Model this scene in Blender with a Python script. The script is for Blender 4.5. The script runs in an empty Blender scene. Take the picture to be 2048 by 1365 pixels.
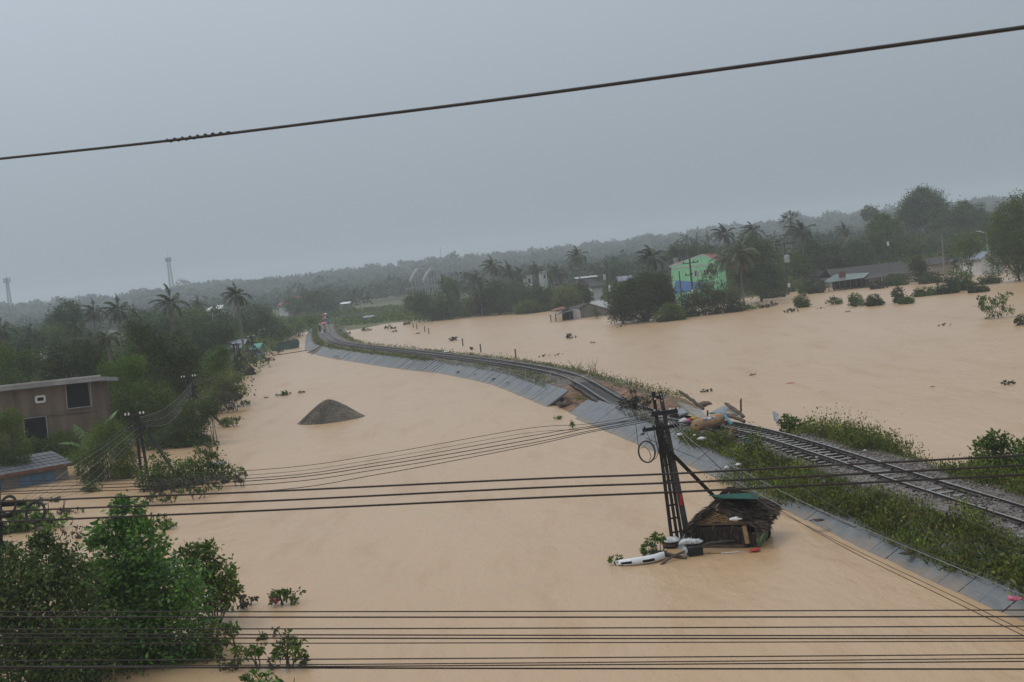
import bpy, math, random
import numpy as np
from mathutils import Vector, Matrix
random.seed(11); RNG = np.random.default_rng(11)
S = bpy.context.scene; COL = S.collection
# ---------------------------------------------------------------- camera
CAMZ = 9.8; FPX = 2400.0; PITCH = math.radians(3.5); ROLL = math.radians(6.2)
_f = Vector((0, math.cos(PITCH), -math.sin(PITCH)))
_u0 = Vector((0, math.sin(PITCH), math.cos(PITCH))); _r0 = Vector((1, 0, 0))
_U = _u0*math.cos(ROLL) + _r0*math.sin(ROLL); _R = _r0*math.cos(ROLL) - _u0*math.sin(ROLL)
cam = bpy.data.cameras.new('camera'); camo = bpy.data.objects.new('camera', cam); COL.objects.link(camo)
m = Matrix((_R, _U, -_f)).transposed().to_4x4(); m.translation = Vector((0, 0, CAMZ)); camo.matrix_world = m
cam.sensor_width = 36; cam.lens = 36*FPX/2048; cam.clip_start = 0.1; cam.clip_end = 6000
cam.dof.use_dof = True; cam.dof.focus_distance = 70; cam.dof.aperture_fstop = 7.1
S.camera = camo
# ---------------------------------------------------------------- sky
W = bpy.data.worlds.new('World'); S.world = W; W.use_nodes = True
nt = W.node_tree; nt.nodes.clear(); N = nt.nodes.new; Lk = nt.links.new
SUN_EL, SUN_AZ = math.radians(58), math.radians(-60)
sky = N('ShaderNodeTexSky'); sky.sky_type = 'NISHITA'; sky.sun_disc = False; sky.sun_elevation = SUN_EL; sky.sun_rotation = SUN_AZ
sky.air_density = 1.0; sky.dust_density = 3.0
hs = N('ShaderNodeHueSaturation'); hs.inputs['Saturation'].default_value = 0.35; Lk(sky.outputs[0], hs.inputs['Color'])
geo = N('ShaderNodeTexCoord'); sep = N('ShaderNodeSeparateXYZ'); Lk(geo.outputs['Generated'], sep.inputs[0])
rmp = N('ShaderNodeValToRGB'); Lk(sep.outputs['Z'], rmp.inputs[0])
e = rmp.color_ramp.elements; e[0].position = 0.0; e[0].color = (0.245, 0.297, 0.345, 1)
e[1].position = 1.0; e[1].color = (0.98, 1.04, 1.1, 1)
k = e.new(0.13); k.color = (0.345, 0.405, 0.465, 1)
k = e.new(0.22); k.color = (0.42, 0.485, 0.56, 1)
k = e.new(0.45); k.color = (0.66, 0.72, 0.79, 1)
no = N('ShaderNodeTexNoise'); no.inputs['Scale'].default_value = 2.2; no.inputs['Detail'].default_value = 3; Lk(geo.outputs['Generated'], no.inputs['Vector'])
mr = N('ShaderNodeMapRange'); mr.inputs['To Min'].default_value = 0.96; mr.inputs['To Max'].default_value = 1.04; Lk(no.outputs['Fac'], mr.inputs['Value'])
mu = N('ShaderNodeVectorMath'); mu.operation = 'MULTIPLY'; Lk(rmp.outputs[0], mu.inputs[0]); 
sx_ = N('ShaderNodeMapRange'); sx_.inputs['From Min'].default_value = -.7; sx_.inputs['From Max'].default_value = .7; sx_.inputs['To Min'].default_value = 1.03; sx_.inputs['To Max'].default_value = .77
Lk(sep.outputs['X'], sx_.inputs['Value']); m2_ = N('ShaderNodeMath'); m2_.operation = 'MULTIPLY'; Lk(mr.outputs[0], m2_.inputs[0]); Lk(sx_.outputs[0], m2_.inputs[1]); Lk(m2_.outputs[0], mu.inputs[1])
sc10 = N('ShaderNodeVectorMath'); sc10.operation = 'SCALE'; sc10.inputs['Scale'].default_value = 11.0; Lk(mu.outputs[0], sc10.inputs[0])
mx = N('ShaderNodeMix'); mx.data_type = 'RGBA'; mx.inputs[0].default_value = 0.93
Lk(hs.outputs[0], mx.inputs[6]); Lk(sc10.outputs[0], mx.inputs[7])
bg = N('ShaderNodeBackground'); bg.inputs['Strength'].default_value = 0.1; Lk(mx.outputs[2], bg.inputs['Color'])
wo = N('ShaderNodeOutputWorld'); Lk(bg.outputs[0], wo.inputs['Surface'])
sl = bpy.data.lights.new('sun', 'SUN'); sl.energy = 0.8; sl.angle = math.radians(22); sl.color = (1, 0.97, 0.93)
so = bpy.data.objects.new('sun', sl); COL.objects.link(so); so.location = (-60, -40, 90)
so.rotation_euler = (math.radians(90)-SUN_EL, 0, -SUN_AZ+math.pi)
S.view_settings.view_transform = 'Standard'; S.view_settings.look = 'None'; S.view_settings.exposure = 0.0; S.view_settings.gamma = 1.0
S.view_settings.use_curve_mapping = False
S.render.engine = 'CYCLES'
cy = S.cycles; cy.use_denoising = True; cy.max_bounces = 6; cy.diffuse_bounces = 3; cy.glossy_bounces = 2; cy.transmission_bounces = 3
cy.transparent_max_bounces = 6; cy.volume_bounces = 1; cy.use_adaptive_sampling = True
# ---------------------------------------------------------------- photo geometry -> world
def ray(px, py): return _f*FPX + _R*(px-1024) + _U*(682.5-py)
def G(px, py, z=0.0):
    d = ray(px, py); t = (z-CAMZ)/d.z; return Vector((d.x*t, d.y*t, z))
def A(px, py, Y):
    d = ray(px, py); t = Y/d.y; return Vector((d.x*t, Y, CAMZ+d.z*t))
def px_of(p):
    v = Vector(p)-Vector((0, 0, CAMZ)); w = v.dot(_f); return 1024+FPX*v.dot(_R)/w, 682.5-FPX*v.dot(_U)/w
def DG(px, py): return G(px, py).y
# ---------------------------------------------------------------- objects
def tag(o, label=None, cat=None, group=None, kind=None):
    if label: o['label'] = label
    if cat: o['category'] = cat
    if group: o['group'] = group
    if kind: o['kind'] = kind
    return o
def thing(name, label, cat, loc=(0, 0, 0), group=None):
    o = bpy.data.objects.new(name, None); COL.objects.link(o); o.location = loc; o.empty_display_size = .3
    return tag(o, label, cat, group)
def link(name, me, mt, parent=None, kind=None):
    o = bpy.data.objects.new(name, me); COL.objects.link(o)
    if mt is not None and len(me.materials) == 0: me.materials.append(mt)
    if parent is not None: o.parent = parent
    if kind: o['kind'] = kind
    return o
def kids(o): return [c for c in COL.objects if c.parent == o] if False else list(o.children)
def copy_tree(o, parent=None):
    c = o.copy(); COL.objects.link(c); c.parent = parent
    for ch in list(o.children): copy_tree(ch, c)
    return c
def org(parent):
    p = parent; off = Vector((0, 0, 0))
    while p is not None: off = off+Vector(p.location); p = p.parent
    return off
def npmesh(name, V, F):
    V = np.asarray(V, np.float32); F = np.asarray(F, np.int32); me = bpy.data.meshes.new(name)
    k = F.shape[1]; me.vertices.add(len(V)); me.vertices.foreach_set('co', V.ravel())
    me.loops.add(F.size); me.loops.foreach_set('vertex_index', F.ravel())
    me.polygons.add(len(F)); me.polygons.foreach_set('loop_start', np.arange(0, F.size, k, dtype=np.int32))
    me.update(calc_edges=True); return me
class MB:
    def __init__(s): s.v = []; s.f = []; s.mi = []
    def add(s, vs, fs):
        b = len(s.v); s.v += [tuple(v) for v in vs]; s.f += [tuple(b+i for i in f) for f in fs]; return s
    def quad(s, a, b, c, d): return s.add([a, b, c, d], [(0, 1, 2, 3)])
    def hexa(s, p):  # 4 bottom, 4 top
        return s.add(p, [(3, 2, 1, 0), (4, 5, 6, 7), (0, 1, 5, 4), (1, 2, 6, 5), (2, 3, 7, 6), (3, 0, 4, 7)])
    def box(s, c, sz, rz=0, tilt=None):
        c = Vector(c); M = Matrix.Rotation(rz, 3, 'Z')
        if tilt is not None: M = tilt @ M
        h = [Vector((x*sz[0]/2, y*sz[1]/2, z*sz[2]/2)) for z in (-1, 1) for x, y in ((-1, -1), (1, -1), (1, 1), (-1, 1))]
        return s.hexa([c+M @ q for q in h])
    def beam(s, a, b, w, h=None, upv=(0, 0, 1)):
        a = Vector(a); b = Vector(b); h = h or w; d = (b-a).normalized(); u = Vector(upv)
        if abs(d.dot(u)) > .97: u = Vector((0, 1, 0))
        x = d.cross(u).normalized(); y = x.cross(d).normalized()
        q = [(-1, -1), (1, -1), (1, 1), (-1, 1)]
        return s.hexa([a+x*i*w/2+y*j*h/2 for i, j in q]+[b+x*i*w/2+y*j*h/2 for i, j in q])
    def tube(s, pts, rad, n=6, closed=False, cap=True):
        pts = [Vector(p) for p in pts]; m_ = len(pts); rad = rad if hasattr(rad, '__len__') else [rad]*m_
        vs = []; prev = None
        for i, p in enumerate(pts):
            if closed: d = pts[(i+1) % m_]-pts[i-1]
            else: d = pts[min(i+1, m_-1)]-pts[max(i-1, 0)]
            d.normalize()
            if prev is None:
                prev = d.orthogonal().normalized()
            x = (prev-d*prev.dot(d)).normalized(); prev = x; y = d.cross(x)
            for k in range(n):
                t = 2*math.pi*k/n; vs.append(p+(x*math.cos(t)+y*math.sin(t))*rad[i])
        fs = []
        for i in range(m_ if closed else m_-1):
            j = (i+1) % m_
            for k in range(n): fs.append((i*n+k, i*n+(k+1) % n, j*n+(k+1) % n, j*n+k))
        if cap and not closed: fs.append(tuple(range(n-1, -1, -1))); fs.append(tuple((m_-1)*n+k for k in range(n)))
        return s.add(vs, fs)
    def prism(s, poly, d):  # polygon (3D points) pushed along vector d
        d = Vector(d); n = len(poly); p = [Vector(q) for q in poly]
        return s.add(p+[q+d for q in p], [tuple(range(n-1, -1, -1)), tuple(range(n, 2*n))]+[(i, (i+1) % n, n+(i+1) % n, n+i) for i in range(n)])
    def build(s, name, mt, parent=None, smooth=False, kind=None):
        o0 = org(parent) if parent is not None else Vector((0, 0, 0))
        me = bpy.data.meshes.new(name); me.from_pydata([(v[0]-o0.x, v[1]-o0.y, v[2]-o0.z) for v in s.v], [], s.f)
        if smooth: me.polygons.foreach_set('use_smooth', [True]*len(s.f))
        me.update(); return link(name, me, mt, parent, kind)
# ---------------------------------------------------------------- materials
def new_mat(name):
    mt = bpy.data.materials.new(name); mt.use_nodes = True; t = mt.node_tree
    return mt, t, t.nodes['Principled BSDF']
def mat(name, c1, c2=None, rough=.8, scale=3.0, bump=0.0, bscale=None, metal=0, stretch=None, detail=5, spec=.4):
    mt, t, b = new_mat(name); b.inputs['Roughness'].default_value = rough; b.inputs['Metallic'].default_value = metal
    b.inputs['Specular IOR Level'].default_value = spec
    c2 = c2 or tuple(x*.7 for x in c1); g = t.nodes.new('ShaderNodeTexCoord'); mp = t.nodes.new('ShaderNodeMapping')
    t.links.new(g.outputs['Object'], mp.inputs[0])
    if stretch: mp.inputs['Scale'].default_value = stretch
    n = t.nodes.new('ShaderNodeTexNoise'); n.inputs['Scale'].default_value = scale; n.inputs['Detail'].default_value = detail; n.inputs['Roughness'].default_value = .65
    t.links.new(mp.outputs[0], n.inputs['Vector']); r = t.nodes.new('ShaderNodeValToRGB')
    r.color_ramp.elements[0].position = .32; r.color_ramp.elements[1].position = .68
    r.color_ramp.elements[0].color = (*c2, 1); r.color_ramp.elements[1].color = (*c1, 1)
    t.links.new(n.outputs['Fac'], r.inputs[0]); t.links.new(r.outputs[0], b.inputs['Base Color'])
    if bump:
        n2 = t.nodes.new('ShaderNodeTexNoise'); n2.inputs['Scale'].default_value = bscale or scale*4; n2.inputs['Detail'].default_value = 4
        t.links.new(mp.outputs[0], n2.inputs['Vector']); bp = t.nodes.new('ShaderNodeBump'); bp.inputs['Strength'].default_value = bump
        bp.inputs['Distance'].default_value = .05; t.links.new(n2.outputs['Fac'], bp.inputs['Height']); t.links.new(bp.outputs[0], b.inputs['Normal'])
    return mt
def island(name, cols, rough=.6, trans=0.0, spec=.3):
    mt, t, b = new_mat(name); b.inputs['Roughness'].default_value = rough; b.inputs['Specular IOR Level'].default_value = spec
    g = t.nodes.new('ShaderNodeNewGeometry'); r = t.nodes.new('ShaderNodeValToRGB'); el = r.color_ramp.elements
    el[0].color = (*cols[0], 1); el[1].color = (*cols[-1], 1)
    for i, c in enumerate(cols[1:-1]): q = el.new((i+1)/(len(cols)-1)); q.color = (*c, 1)
    t.links.new(g.outputs['Random Per Island'], r.inputs[0])
    # broad patches of slightly different leaf age
    tc = t.nodes.new('ShaderNodeTexCoord'); n = t.nodes.new('ShaderNodeTexNoise'); n.inputs['Scale'].default_value = .7; n.inputs['Detail'].default_value = 2
    t.links.new(tc.outputs['Object'], n.inputs['Vector']); mr_ = t.nodes.new('ShaderNodeMapRange')
    mr_.inputs['From Min'].default_value = .3; mr_.inputs['From Max'].default_value = .7; mr_.inputs['To Min'].default_value = .55; mr_.inputs['To Max'].default_value = 1.5
    t.links.new(n.outputs['Fac'], mr_.inputs['Value']); h = t.nodes.new('ShaderNodeHueSaturation')
    t.links.new(mr_.outputs[0], h.inputs['Value']); t.links.new(r.outputs[0], h.inputs['Color']); t.links.new(h.outputs[0], b.inputs['Base Color'])
    if trans:
        tr = t.nodes.new('ShaderNodeBsdfTranslucent'); t.links.new(h.outputs[0], tr.inputs['Color']); ms = t.nodes.new('ShaderNodeMixShader')
        ms.inputs[0].default_value = trans; t.links.new(b.outputs[0], ms.inputs[1]); t.links.new(tr.outputs[0], ms.inputs[2])
        t.links.new(ms.outputs[0], t.nodes['Material Output'].inputs['Surface'])
    return mt
M = {}
M['leaf_dark'] = island('leaf_dark', [(0.015, 0.0286, 0.0048), (0.0302, 0.0534, 0.007), (0.0489, 0.0762, 0.0096), (0.0755, 0.0953, 0.015)], trans=.2)
M['leaf_mid'] = island('leaf_mid', [(0.0332, 0.0668, 0.0074), (0.0604, 0.1118, 0.0114), (0.0935, 0.1518, 0.0161), (0.1434, 0.1822, 0.0268)], trans=.25)
M['leaf_bright'] = island('leaf_bright', [(0.039, 0.0862, 0.0098), (0.0715, 0.138, 0.0154), (0.1105, 0.184, 0.021), (0.156, 0.2185, 0.035)], trans=.3)
M['leaf_yellow'] = island('leaf_yellow', [(0.0517, 0.0747, 0.0184), (0.0862, 0.1207, 0.0253), (0.138, 0.161, 0.0403), (0.1725, 0.1725, 0.0575)], trans=.25)
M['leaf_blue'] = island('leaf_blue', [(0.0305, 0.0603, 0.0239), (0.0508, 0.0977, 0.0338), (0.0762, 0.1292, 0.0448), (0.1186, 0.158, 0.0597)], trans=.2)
M['leaf_brown'] = island('leaf_brown', [(.05, .035, .02), (.09, .06, .035), (.05, .06, .025), (.13, .09, .055)], trans=.1)
M['leaf_near'] = island('leaf_near', [(0.0283, 0.0747, 0.0104), (0.0497, 0.1346, 0.0139), (0.0798, 0.2018, 0.0208), (0.142, 0.2691, 0.0347)], rough=.42, trans=.25, spec=.5)
M['leaf_fine'] = island('leaf_fine', [(0.0284, 0.0531, 0.0121), (0.046, 0.0838, 0.0166), (0.0707, 0.1188, 0.0228), (0.1061, 0.1397, 0.0303)], trans=.25)
M['weed'] = island('weed', [(.022, .042, .006), (.052, .09, .009), (.10, .15, .013), (.2, .22, .03), (.14, .10, .04)], trans=.25)
M['grassy'] = island('grassy', [(.05, .08, .02), (.09, .12, .03), (.15, .16, .05), (.12, .10, .05)], trans=.2)
M['palm'] = island('palm', [(0.0308, 0.0495, 0.0198), (0.0462, 0.0715, 0.0264), (0.066, 0.0902, 0.033), (0.099, 0.099, 0.044)], trans=.15, rough=.5)
M['palm_dark'] = island('palm_dark', [(0.0166, 0.0309, 0.0133), (0.0276, 0.0464, 0.0177), (0.0387, 0.0608, 0.0221), (0.0553, 0.0663, 0.0331)], trans=.1, rough=.5)
M['palm_dry'] = island('palm_dry', [(.12, .08, .035), (.17, .11, .05), (.09, .07, .03), (.2, .14, .07)], trans=.15)
M['banana'] = island('banana', [(.06, .13, .03), (.08, .17, .035), (.10, .19, .05), (.07, .14, .03)], trans=.35, rough=.4)
M['drift'] = island('drift', [(.03, .024, .016), (.05, .045, .022), (.03, .045, .018), (.075, .055, .035)])
M['forest'] = island('forest', [(0.0211, 0.0432, 0.0175), (0.0343, 0.0624, 0.0218), (0.0475, 0.0816, 0.0284), (0.066, 0.09, 0.0371)])
M['bark'] = mat('bark', (.11, .09, .07), (.05, .04, .03), .9, 6, .4, 20)
M['bark_pale'] = mat('bark_pale', (.2, .17, .14), (.1, .085, .07), .9, 6, .4, 20)
M['concrete'] = mat('concrete', (.235, .25, .26), (.16, .175, .19), .62, 1.3, .15, 18, detail=8)
M['concrete_old'] = mat('concrete_old', (.30, .28, .24), (.17, .155, .13), .8, 2.0, .3, 14, detail=8)
M['panel'] = mat('panel', (.150, .162, .172), (.085, .093, .10), .5, 1.6, .15, 20, detail=9, spec=.5)
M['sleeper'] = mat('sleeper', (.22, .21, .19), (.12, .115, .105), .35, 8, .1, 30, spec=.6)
M['sleeper_side_shade'] = mat('sleeper_side_shade', (.035, .031, .028), (.02, .018, .016), .9, 8)  # near-black sides: shade of the gaps between sleepers put into the colour
M['clod'] = mat('clod', (.07, .05, .035), (.035, .026, .02), .9, 8, .5)
M['rail'] = mat('rail', (.06, .045, .038), (.03, .024, .022), .55, 20, 0)
M['railtop'] = mat('railtop', (.42, .41, .40), (.25, .23, .22), .35, 20, 0, metal=.6)
M['stone'] = island('stone', [(.10, .09, .085), (.17, .15, .14), (.24, .20, .18), (.13, .10, .09), (.36, .33, .29)], rough=.8)
M['gravel'] = island('gravel', [(0.0853, 0.0751, 0.0592), (0.1341, 0.1159, 0.0907), (0.1828, 0.1546, 0.1193), (0.2316, 0.1987, 0.1575)], rough=.85)
M['black'] = mat('black', (.018, .018, .02), (.012, .012, .013), .6, 8)
M['cable'] = mat('cable', (.035, .028, .026), (.022, .018, .017), .65, 5)
M['cable_pale'] = mat('cable_pale', (.24, .25, .25), (.15, .16, .16), .6, 5)
M['cable_grey'] = mat('cable_grey', (.075, .075, .072), (.045, .045, .043), .6, 5)
M['steel_dark'] = mat('steel_dark', (.03, .029, .03), (.016, .016, .017), .85, 4, .1, spec=.2)
M['post'] = mat('post', (.085, .08, .075), (.045, .043, .04), .8, 5, .2)
M['white'] = mat('white', (.75, .76, .77), (.55, .56, .57), .5, 4)
M['porcelain'] = mat('porcelain', (.85, .86, .86), (.7, .71, .72), .3, 4)
M['bag'] = mat('bag', (.62, .63, .64), (.36, .37, .38), .5, 9, .5, 18)
M['thatch'] = island('thatch', [(.016, .012, .010), (.032, .024, .019), (.055, .040, .031), (.10, .072, .055)], rough=.9)
M['bamboo'] = mat('bamboo', (.42, .28, .13), (.24, .15, .075), .6, 5)
M['green_sheet'] = mat('green_sheet', (.014, .085, .06), (.009, .055, .04), .8, 3, spec=.2)
M['green_board'] = mat('green_board', (.03, .16, .08), (.02, .10, .05), .6, 3)
M['wood'] = mat('wood', (.15, .10, .065), (.07, .048, .032), .85, 3, .3, stretch=(1, 1, 6))
M['wood_red'] = mat('wood_red', (.19, .075, .045), (.09, .04, .03), .8, 3, .2)
M['render_brown'] = mat('render_brown', (.155, .12, .088), (.075, .06, .048), .9, 1.1, .25, 6, detail=9, stretch=(1, 1, .22))
M['roof_grey'] = mat('roof_grey', (.30, .31, .32), (.2, .205, .21), .6, 1)
M['tile_slate'] = mat('tile_slate', (.13, .14, .155), (.085, .09, .10), .5, 3, .1)
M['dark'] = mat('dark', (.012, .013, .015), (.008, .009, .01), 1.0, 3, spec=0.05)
M['alu'] = mat('alu', (.5, .51, .52), (.4, .41, .42), .5, 3)
M['roof_dark'] = mat('roof_dark', (.055, .05, .048), (.03, .028, .028), .9, 1.2, .3, 3)
M['roof_green'] = mat('roof_green', (.22, .27, .26), (.14, .18, .175), .5, .8, .2, 3)
M['roof_tin'] = mat('roof_tin', (.42, .42, .42), (.28, .28, .28), .5, 1)
M['roof_red'] = mat('roof_red', (.26, .075, .055), (.16, .05, .04), .7, 1)
M['roof_blue'] = mat('roof_blue', (.06, .13, .27), (.04, .09, .20), .9, 1, spec=.15)
M['roof_bluegrey'] = mat('roof_bluegrey', (.19, .22, .27), (.12, .14, .18), .5, 1)
M['green_wall'] = mat('green_wall', (.36, .80, .45), (.29, .68, .37), .9, .8)
M['wall_grey'] = mat('wall_grey', (.24, .23, .21), (.15, .145, .135), .9, .7, .1)
M['wall_white'] = mat('wall_white', (.62, .62, .60), (.45, .45, .44), .8, .5)
M['wall_peach'] = mat('wall_peach', (.38, .32, .26), (.26, .22, .18), .8, .6)
M['wall_blue'] = mat('wall_blue', (.10, .20, .30), (.06, .13, .2), .6, 1)
M['orange'] = mat('orange', (.45, .14, .05), (.32, .1, .04), .6, 2)
M['teal'] = mat('teal', (.07, .30, .24), (.05, .22, .18), .6, 1)
M['teal_dark'] = mat('teal_dark', (.03, .11, .085), (.02, .075, .06), .6, 1)
M['tarp_blue'] = mat('tarp_blue', (.08, .30, .45), (.05, .18, .30), .5, 2)
M['blue'] = mat('blue', (.05, .16, .42), (.04, .1, .3), .5, 4)
M['red'] = mat('red', (.50, .03, .03), (.35, .02, .02), .5, 4)
M['yellow'] = mat('yellow', (.55, .34, .03), (.4, .2, .02), .5, 4)
M['pink'] = mat('pink', (.62, .16, .24), (.45, .10, .16), .5, 6)
M['skin'] = mat('skin', (.28, .16, .10), (.24, .13, .08), .6, 4)
M['tan'] = mat('tan', (.40, .24, .12), (.26, .155, .08), .65, 1.6, .2, 8, detail=7)
M['pipe_blue'] = mat('pipe_blue', (.06, .22, .30), (.04, .15, .22), .4, 4)
M['mud'] = mat('mud', (.12, .085, .06), (.07, .05, .036), .85, 2, .3)
M['mast'] = mat('mast', (.22, .2, .2), (.15, .14, .14), .7, 2)

# a broken tide line of silt low on the concrete slope
t = M['panel'].node_tree; b = t.nodes['Principled BSDF']; src = b.inputs['Base Color'].links[0].from_socket
g = t.nodes.new('ShaderNodeNewGeometry'); sp = t.nodes.new('ShaderNodeSeparateXYZ'); t.links.new(g.outputs['Position'], sp.inputs[0])
n = t.nodes.new('ShaderNodeTexNoise'); n.inputs['Scale'].default_value = 1.1; n.inputs['Detail'].default_value = 7; t.links.new(g.outputs['Position'], n.inputs['Vector'])
ma = t.nodes.new('ShaderNodeMath'); ma.operation = 'MULTIPLY_ADD'; t.links.new(n.outputs['Fac'], ma.inputs[0]); ma.inputs[1].default_value = -.75; t.links.new(sp.outputs['Z'], ma.inputs[2])
mr = t.nodes.new('ShaderNodeMapRange'); mr.inputs['From Min'].default_value = -.32; mr.inputs['From Max'].default_value = -.18; mr.inputs['To Min'].default_value = .5; mr.inputs['To Max'].default_value = 0
t.links.new(ma.outputs[0], mr.inputs['Value']); x = t.nodes.new('ShaderNodeMix'); x.data_type = 'RGBA'; t.links.new(mr.outputs[0], x.inputs[0]); t.links.new(src, x.inputs[6]); x.inputs[7].default_value = (.22, .155, .09, 1)
t.links.new(x.outputs[2], b.inputs['Base Color'])
# ================================================================ noise helper
def vnoise(x, y, seed=0):
    x = np.asarray(x, float); y = np.asarray(y, float)
    xi = np.floor(x); yi = np.floor(y); xf = x-xi; yf = y-yi; u = xf*xf*(3-2*xf); v = yf*yf*(3-2*yf)
    def h(a, b):
        t = np.sin(a*127.1+b*311.7+seed*74.7)*43758.5453; return t-np.floor(t)
    return (h(xi, yi)*(1-u)+h(xi+1, yi)*u)*(1-v)+(h(xi, yi+1)*(1-u)+h(xi+1, yi+1)*u)*v
def fbm(x, y, seed=0, o=4):
    r = 0; a = .5
    for i in range(o): r = r+a*vnoise(x*2**i, y*2**i, seed+i); a *= .5
    return r
# ================================================================ water
def water_mat():
    mt, t, b = new_mat('muddy_water'); L = t.links.new; g = t.nodes.new('ShaderNodeNewGeometry')
    def noise(sc, stretch, det, rot=0):
        mp = t.nodes.new('ShaderNodeMapping'); mp.inputs['Scale'].default_value = stretch; mp.inputs['Rotation'].default_value = (0, 0, rot)
        L(g.outputs['Position'], mp.inputs[0]); n = t.nodes.new('ShaderNodeTexNoise'); n.inputs['Scale'].default_value = sc; n.inputs['Detail'].default_value = det
        n.inputs['Roughness'].default_value = .6
        L(mp.outputs[0], n.inputs['Vector']); return n
    n1 = noise(.05, (1, .35, 1), 5, -.3); r = t.nodes.new('ShaderNodeValToRGB'); r.color_ramp.elements[0].position = .35; r.color_ramp.elements[1].position = .7
    r.color_ramp.elements[0].color = (.445, .296, .17, 1); r.color_ramp.elements[1].color = (.485, .333, .2, 1)
    L(n1.outputs['Fac'], r.inputs[0])
    n4 = noise(.5, (1, .22, 1), 4, -.35); r4 = t.nodes.new('ShaderNodeValToRGB'); r4.color_ramp.elements[0].position = .52; r4.color_ramp.elements[1].position = .75
    r4.color_ramp.elements[0].color = (1, 1, 1, 1); r4.color_ramp.elements[1].color = (.86, .79, .67, 1); L(n4.outputs['Fac'], r4.inputs[0])
    mm = t.nodes.new('ShaderNodeMix'); mm.data_type = 'RGBA'; mm.blend_type = 'MULTIPLY'; mm.inputs[0].default_value = 1; L(r.outputs[0], mm.inputs[6]); L(r4.outputs[0], mm.inputs[7])
    L(mm.outputs[2], b.inputs['Base Color']); b.inputs['Roughness'].default_value = .32; b.inputs['IOR'].default_value = 1.33
    n2 = noise(2.2, (1, .45, 1), 4, -.35); n3 = noise(.35, (1, .5, 1), 3, -.2); ad = t.nodes.new('ShaderNodeMath'); ad.operation = 'MULTIPLY_ADD'
    L(n3.outputs['Fac'], ad.inputs[0]); ad.inputs[1].default_value = 2.2; L(n2.outputs['Fac'], ad.inputs[2])
    bp = t.nodes.new('ShaderNodeBump'); bp.inputs['Strength'].default_value = .8; bp.inputs['Distance'].default_value = .09
    L(ad.outputs[0], bp.inputs['Height']); L(bp.outputs[0], b.inputs['Normal']); return mt
WX = 2350
link('flood_water', npmesh('flood_water', [(-WX, -60, 0), (WX, -60, 0), (WX, 2400, 0), (-WX, 2400, 0)], [(0, 1, 2, 3)]), water_mat(), kind='structure')
# ================================================================ ground and hills
SH_PX = [-3000, -600, -300, 0, 130, 300, 430, 480, 545, 610, 660, 700, 800, 900, 1000, 1100, 1230, 1350, 1480, 1560, 1700, 1900, 2048, 2400, 5000]
SH_D = [90, 90, 90, 95, 98, 105, 125, 165, 215, 282, 290, 262, 280, 266, 270, 245, 220, 212, 212, 218, 226, 236, 250, 250, 250]
def pxaz(p): return math.atan2((p-1024), FPX)
AZ = np.array([pxaz(p) for p in SH_PX])
def ground_z(x, y):
    x = np.asarray(x, float); y = np.asarray(y, float); D = np.hypot(x, y); az = np.arctan2(x, np.maximum(y, 1e-3))
    Ds = np.interp(az, AZ, SH_D); Ds = Ds+8*(fbm(x/18, y/18, 3)-.5); t = D-Ds
    z = np.clip(-1.8+np.clip(t+8, 0, 1e9)*.22, -1.8, .12)+np.clip(t, 0, 1e9)*.0012+np.where(t > 0, .25*(fbm(x/9, y/9, 5)-.45), 0)
    hh = 18+8*(fbm(az*6+3, az*0+1.5, 9, 3)-.45)+6*(az+.4)*0
    z = z+hh*np.clip((D-650)/650, 0, 1)**1.6*np.where(D > 1300, np.clip(1-(D-1300)/500, .45, 1), 1)
    z = z+26*np.exp(-((D-1950)/260)**2)*np.clip(fbm(az*5+7, az*0+.2, 21, 2), 0, 1)
    return z+1.2*np.clip((D-420)/500, 0, 1)*(fbm(x/60, y/60, 6)-.4)
def ground_mesh():
    az = np.linspace(-1.0, 1.0, 260); R = np.concatenate([np.linspace(20, 150, 20), np.geomspace(155, 2280, 130)])
    a, r = np.meshgrid(az, R); x = np.sin(a)*r; y = np.cos(a)*r; z = ground_z(x, y)
    V = np.stack([x, y, z], -1).reshape(-1, 3); n = len(az); i = np.arange(len(R)-1)[:, None]*n+np.arange(n-1)[None, :]
    F = np.stack([i, i+1, i+n+1, i+n], -1).reshape(-1, 4); return npmesh('ground', V, F)
gm = mat('ground', (.085, .11, .035), (.12, .09, .05), .95, .05, .5, .6, detail=9)
o = link('ground', ground_mesh(), gm, kind='structure'); o.data.polygons.foreach_set('use_smooth', [True]*len(o.data.polygons))
# ================================================================ haze
hz, t, b = new_mat('haze'); t.nodes.remove(b); pv = t.nodes.new('ShaderNodeVolumePrincipled')
pv.inputs['Color'].default_value = (.86, .93, 1.0, 1); pv.inputs['Density'].default_value = .00053; pv.inputs['Anisotropy'].default_value = .1
t.links.new(pv.outputs[0], t.nodes['Material Output'].inputs['Volume'])
b = MB(); b.box((0, 1160, 31), (4800, 2600, 68)); b.build('haze', hz, kind='stuff')
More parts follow.
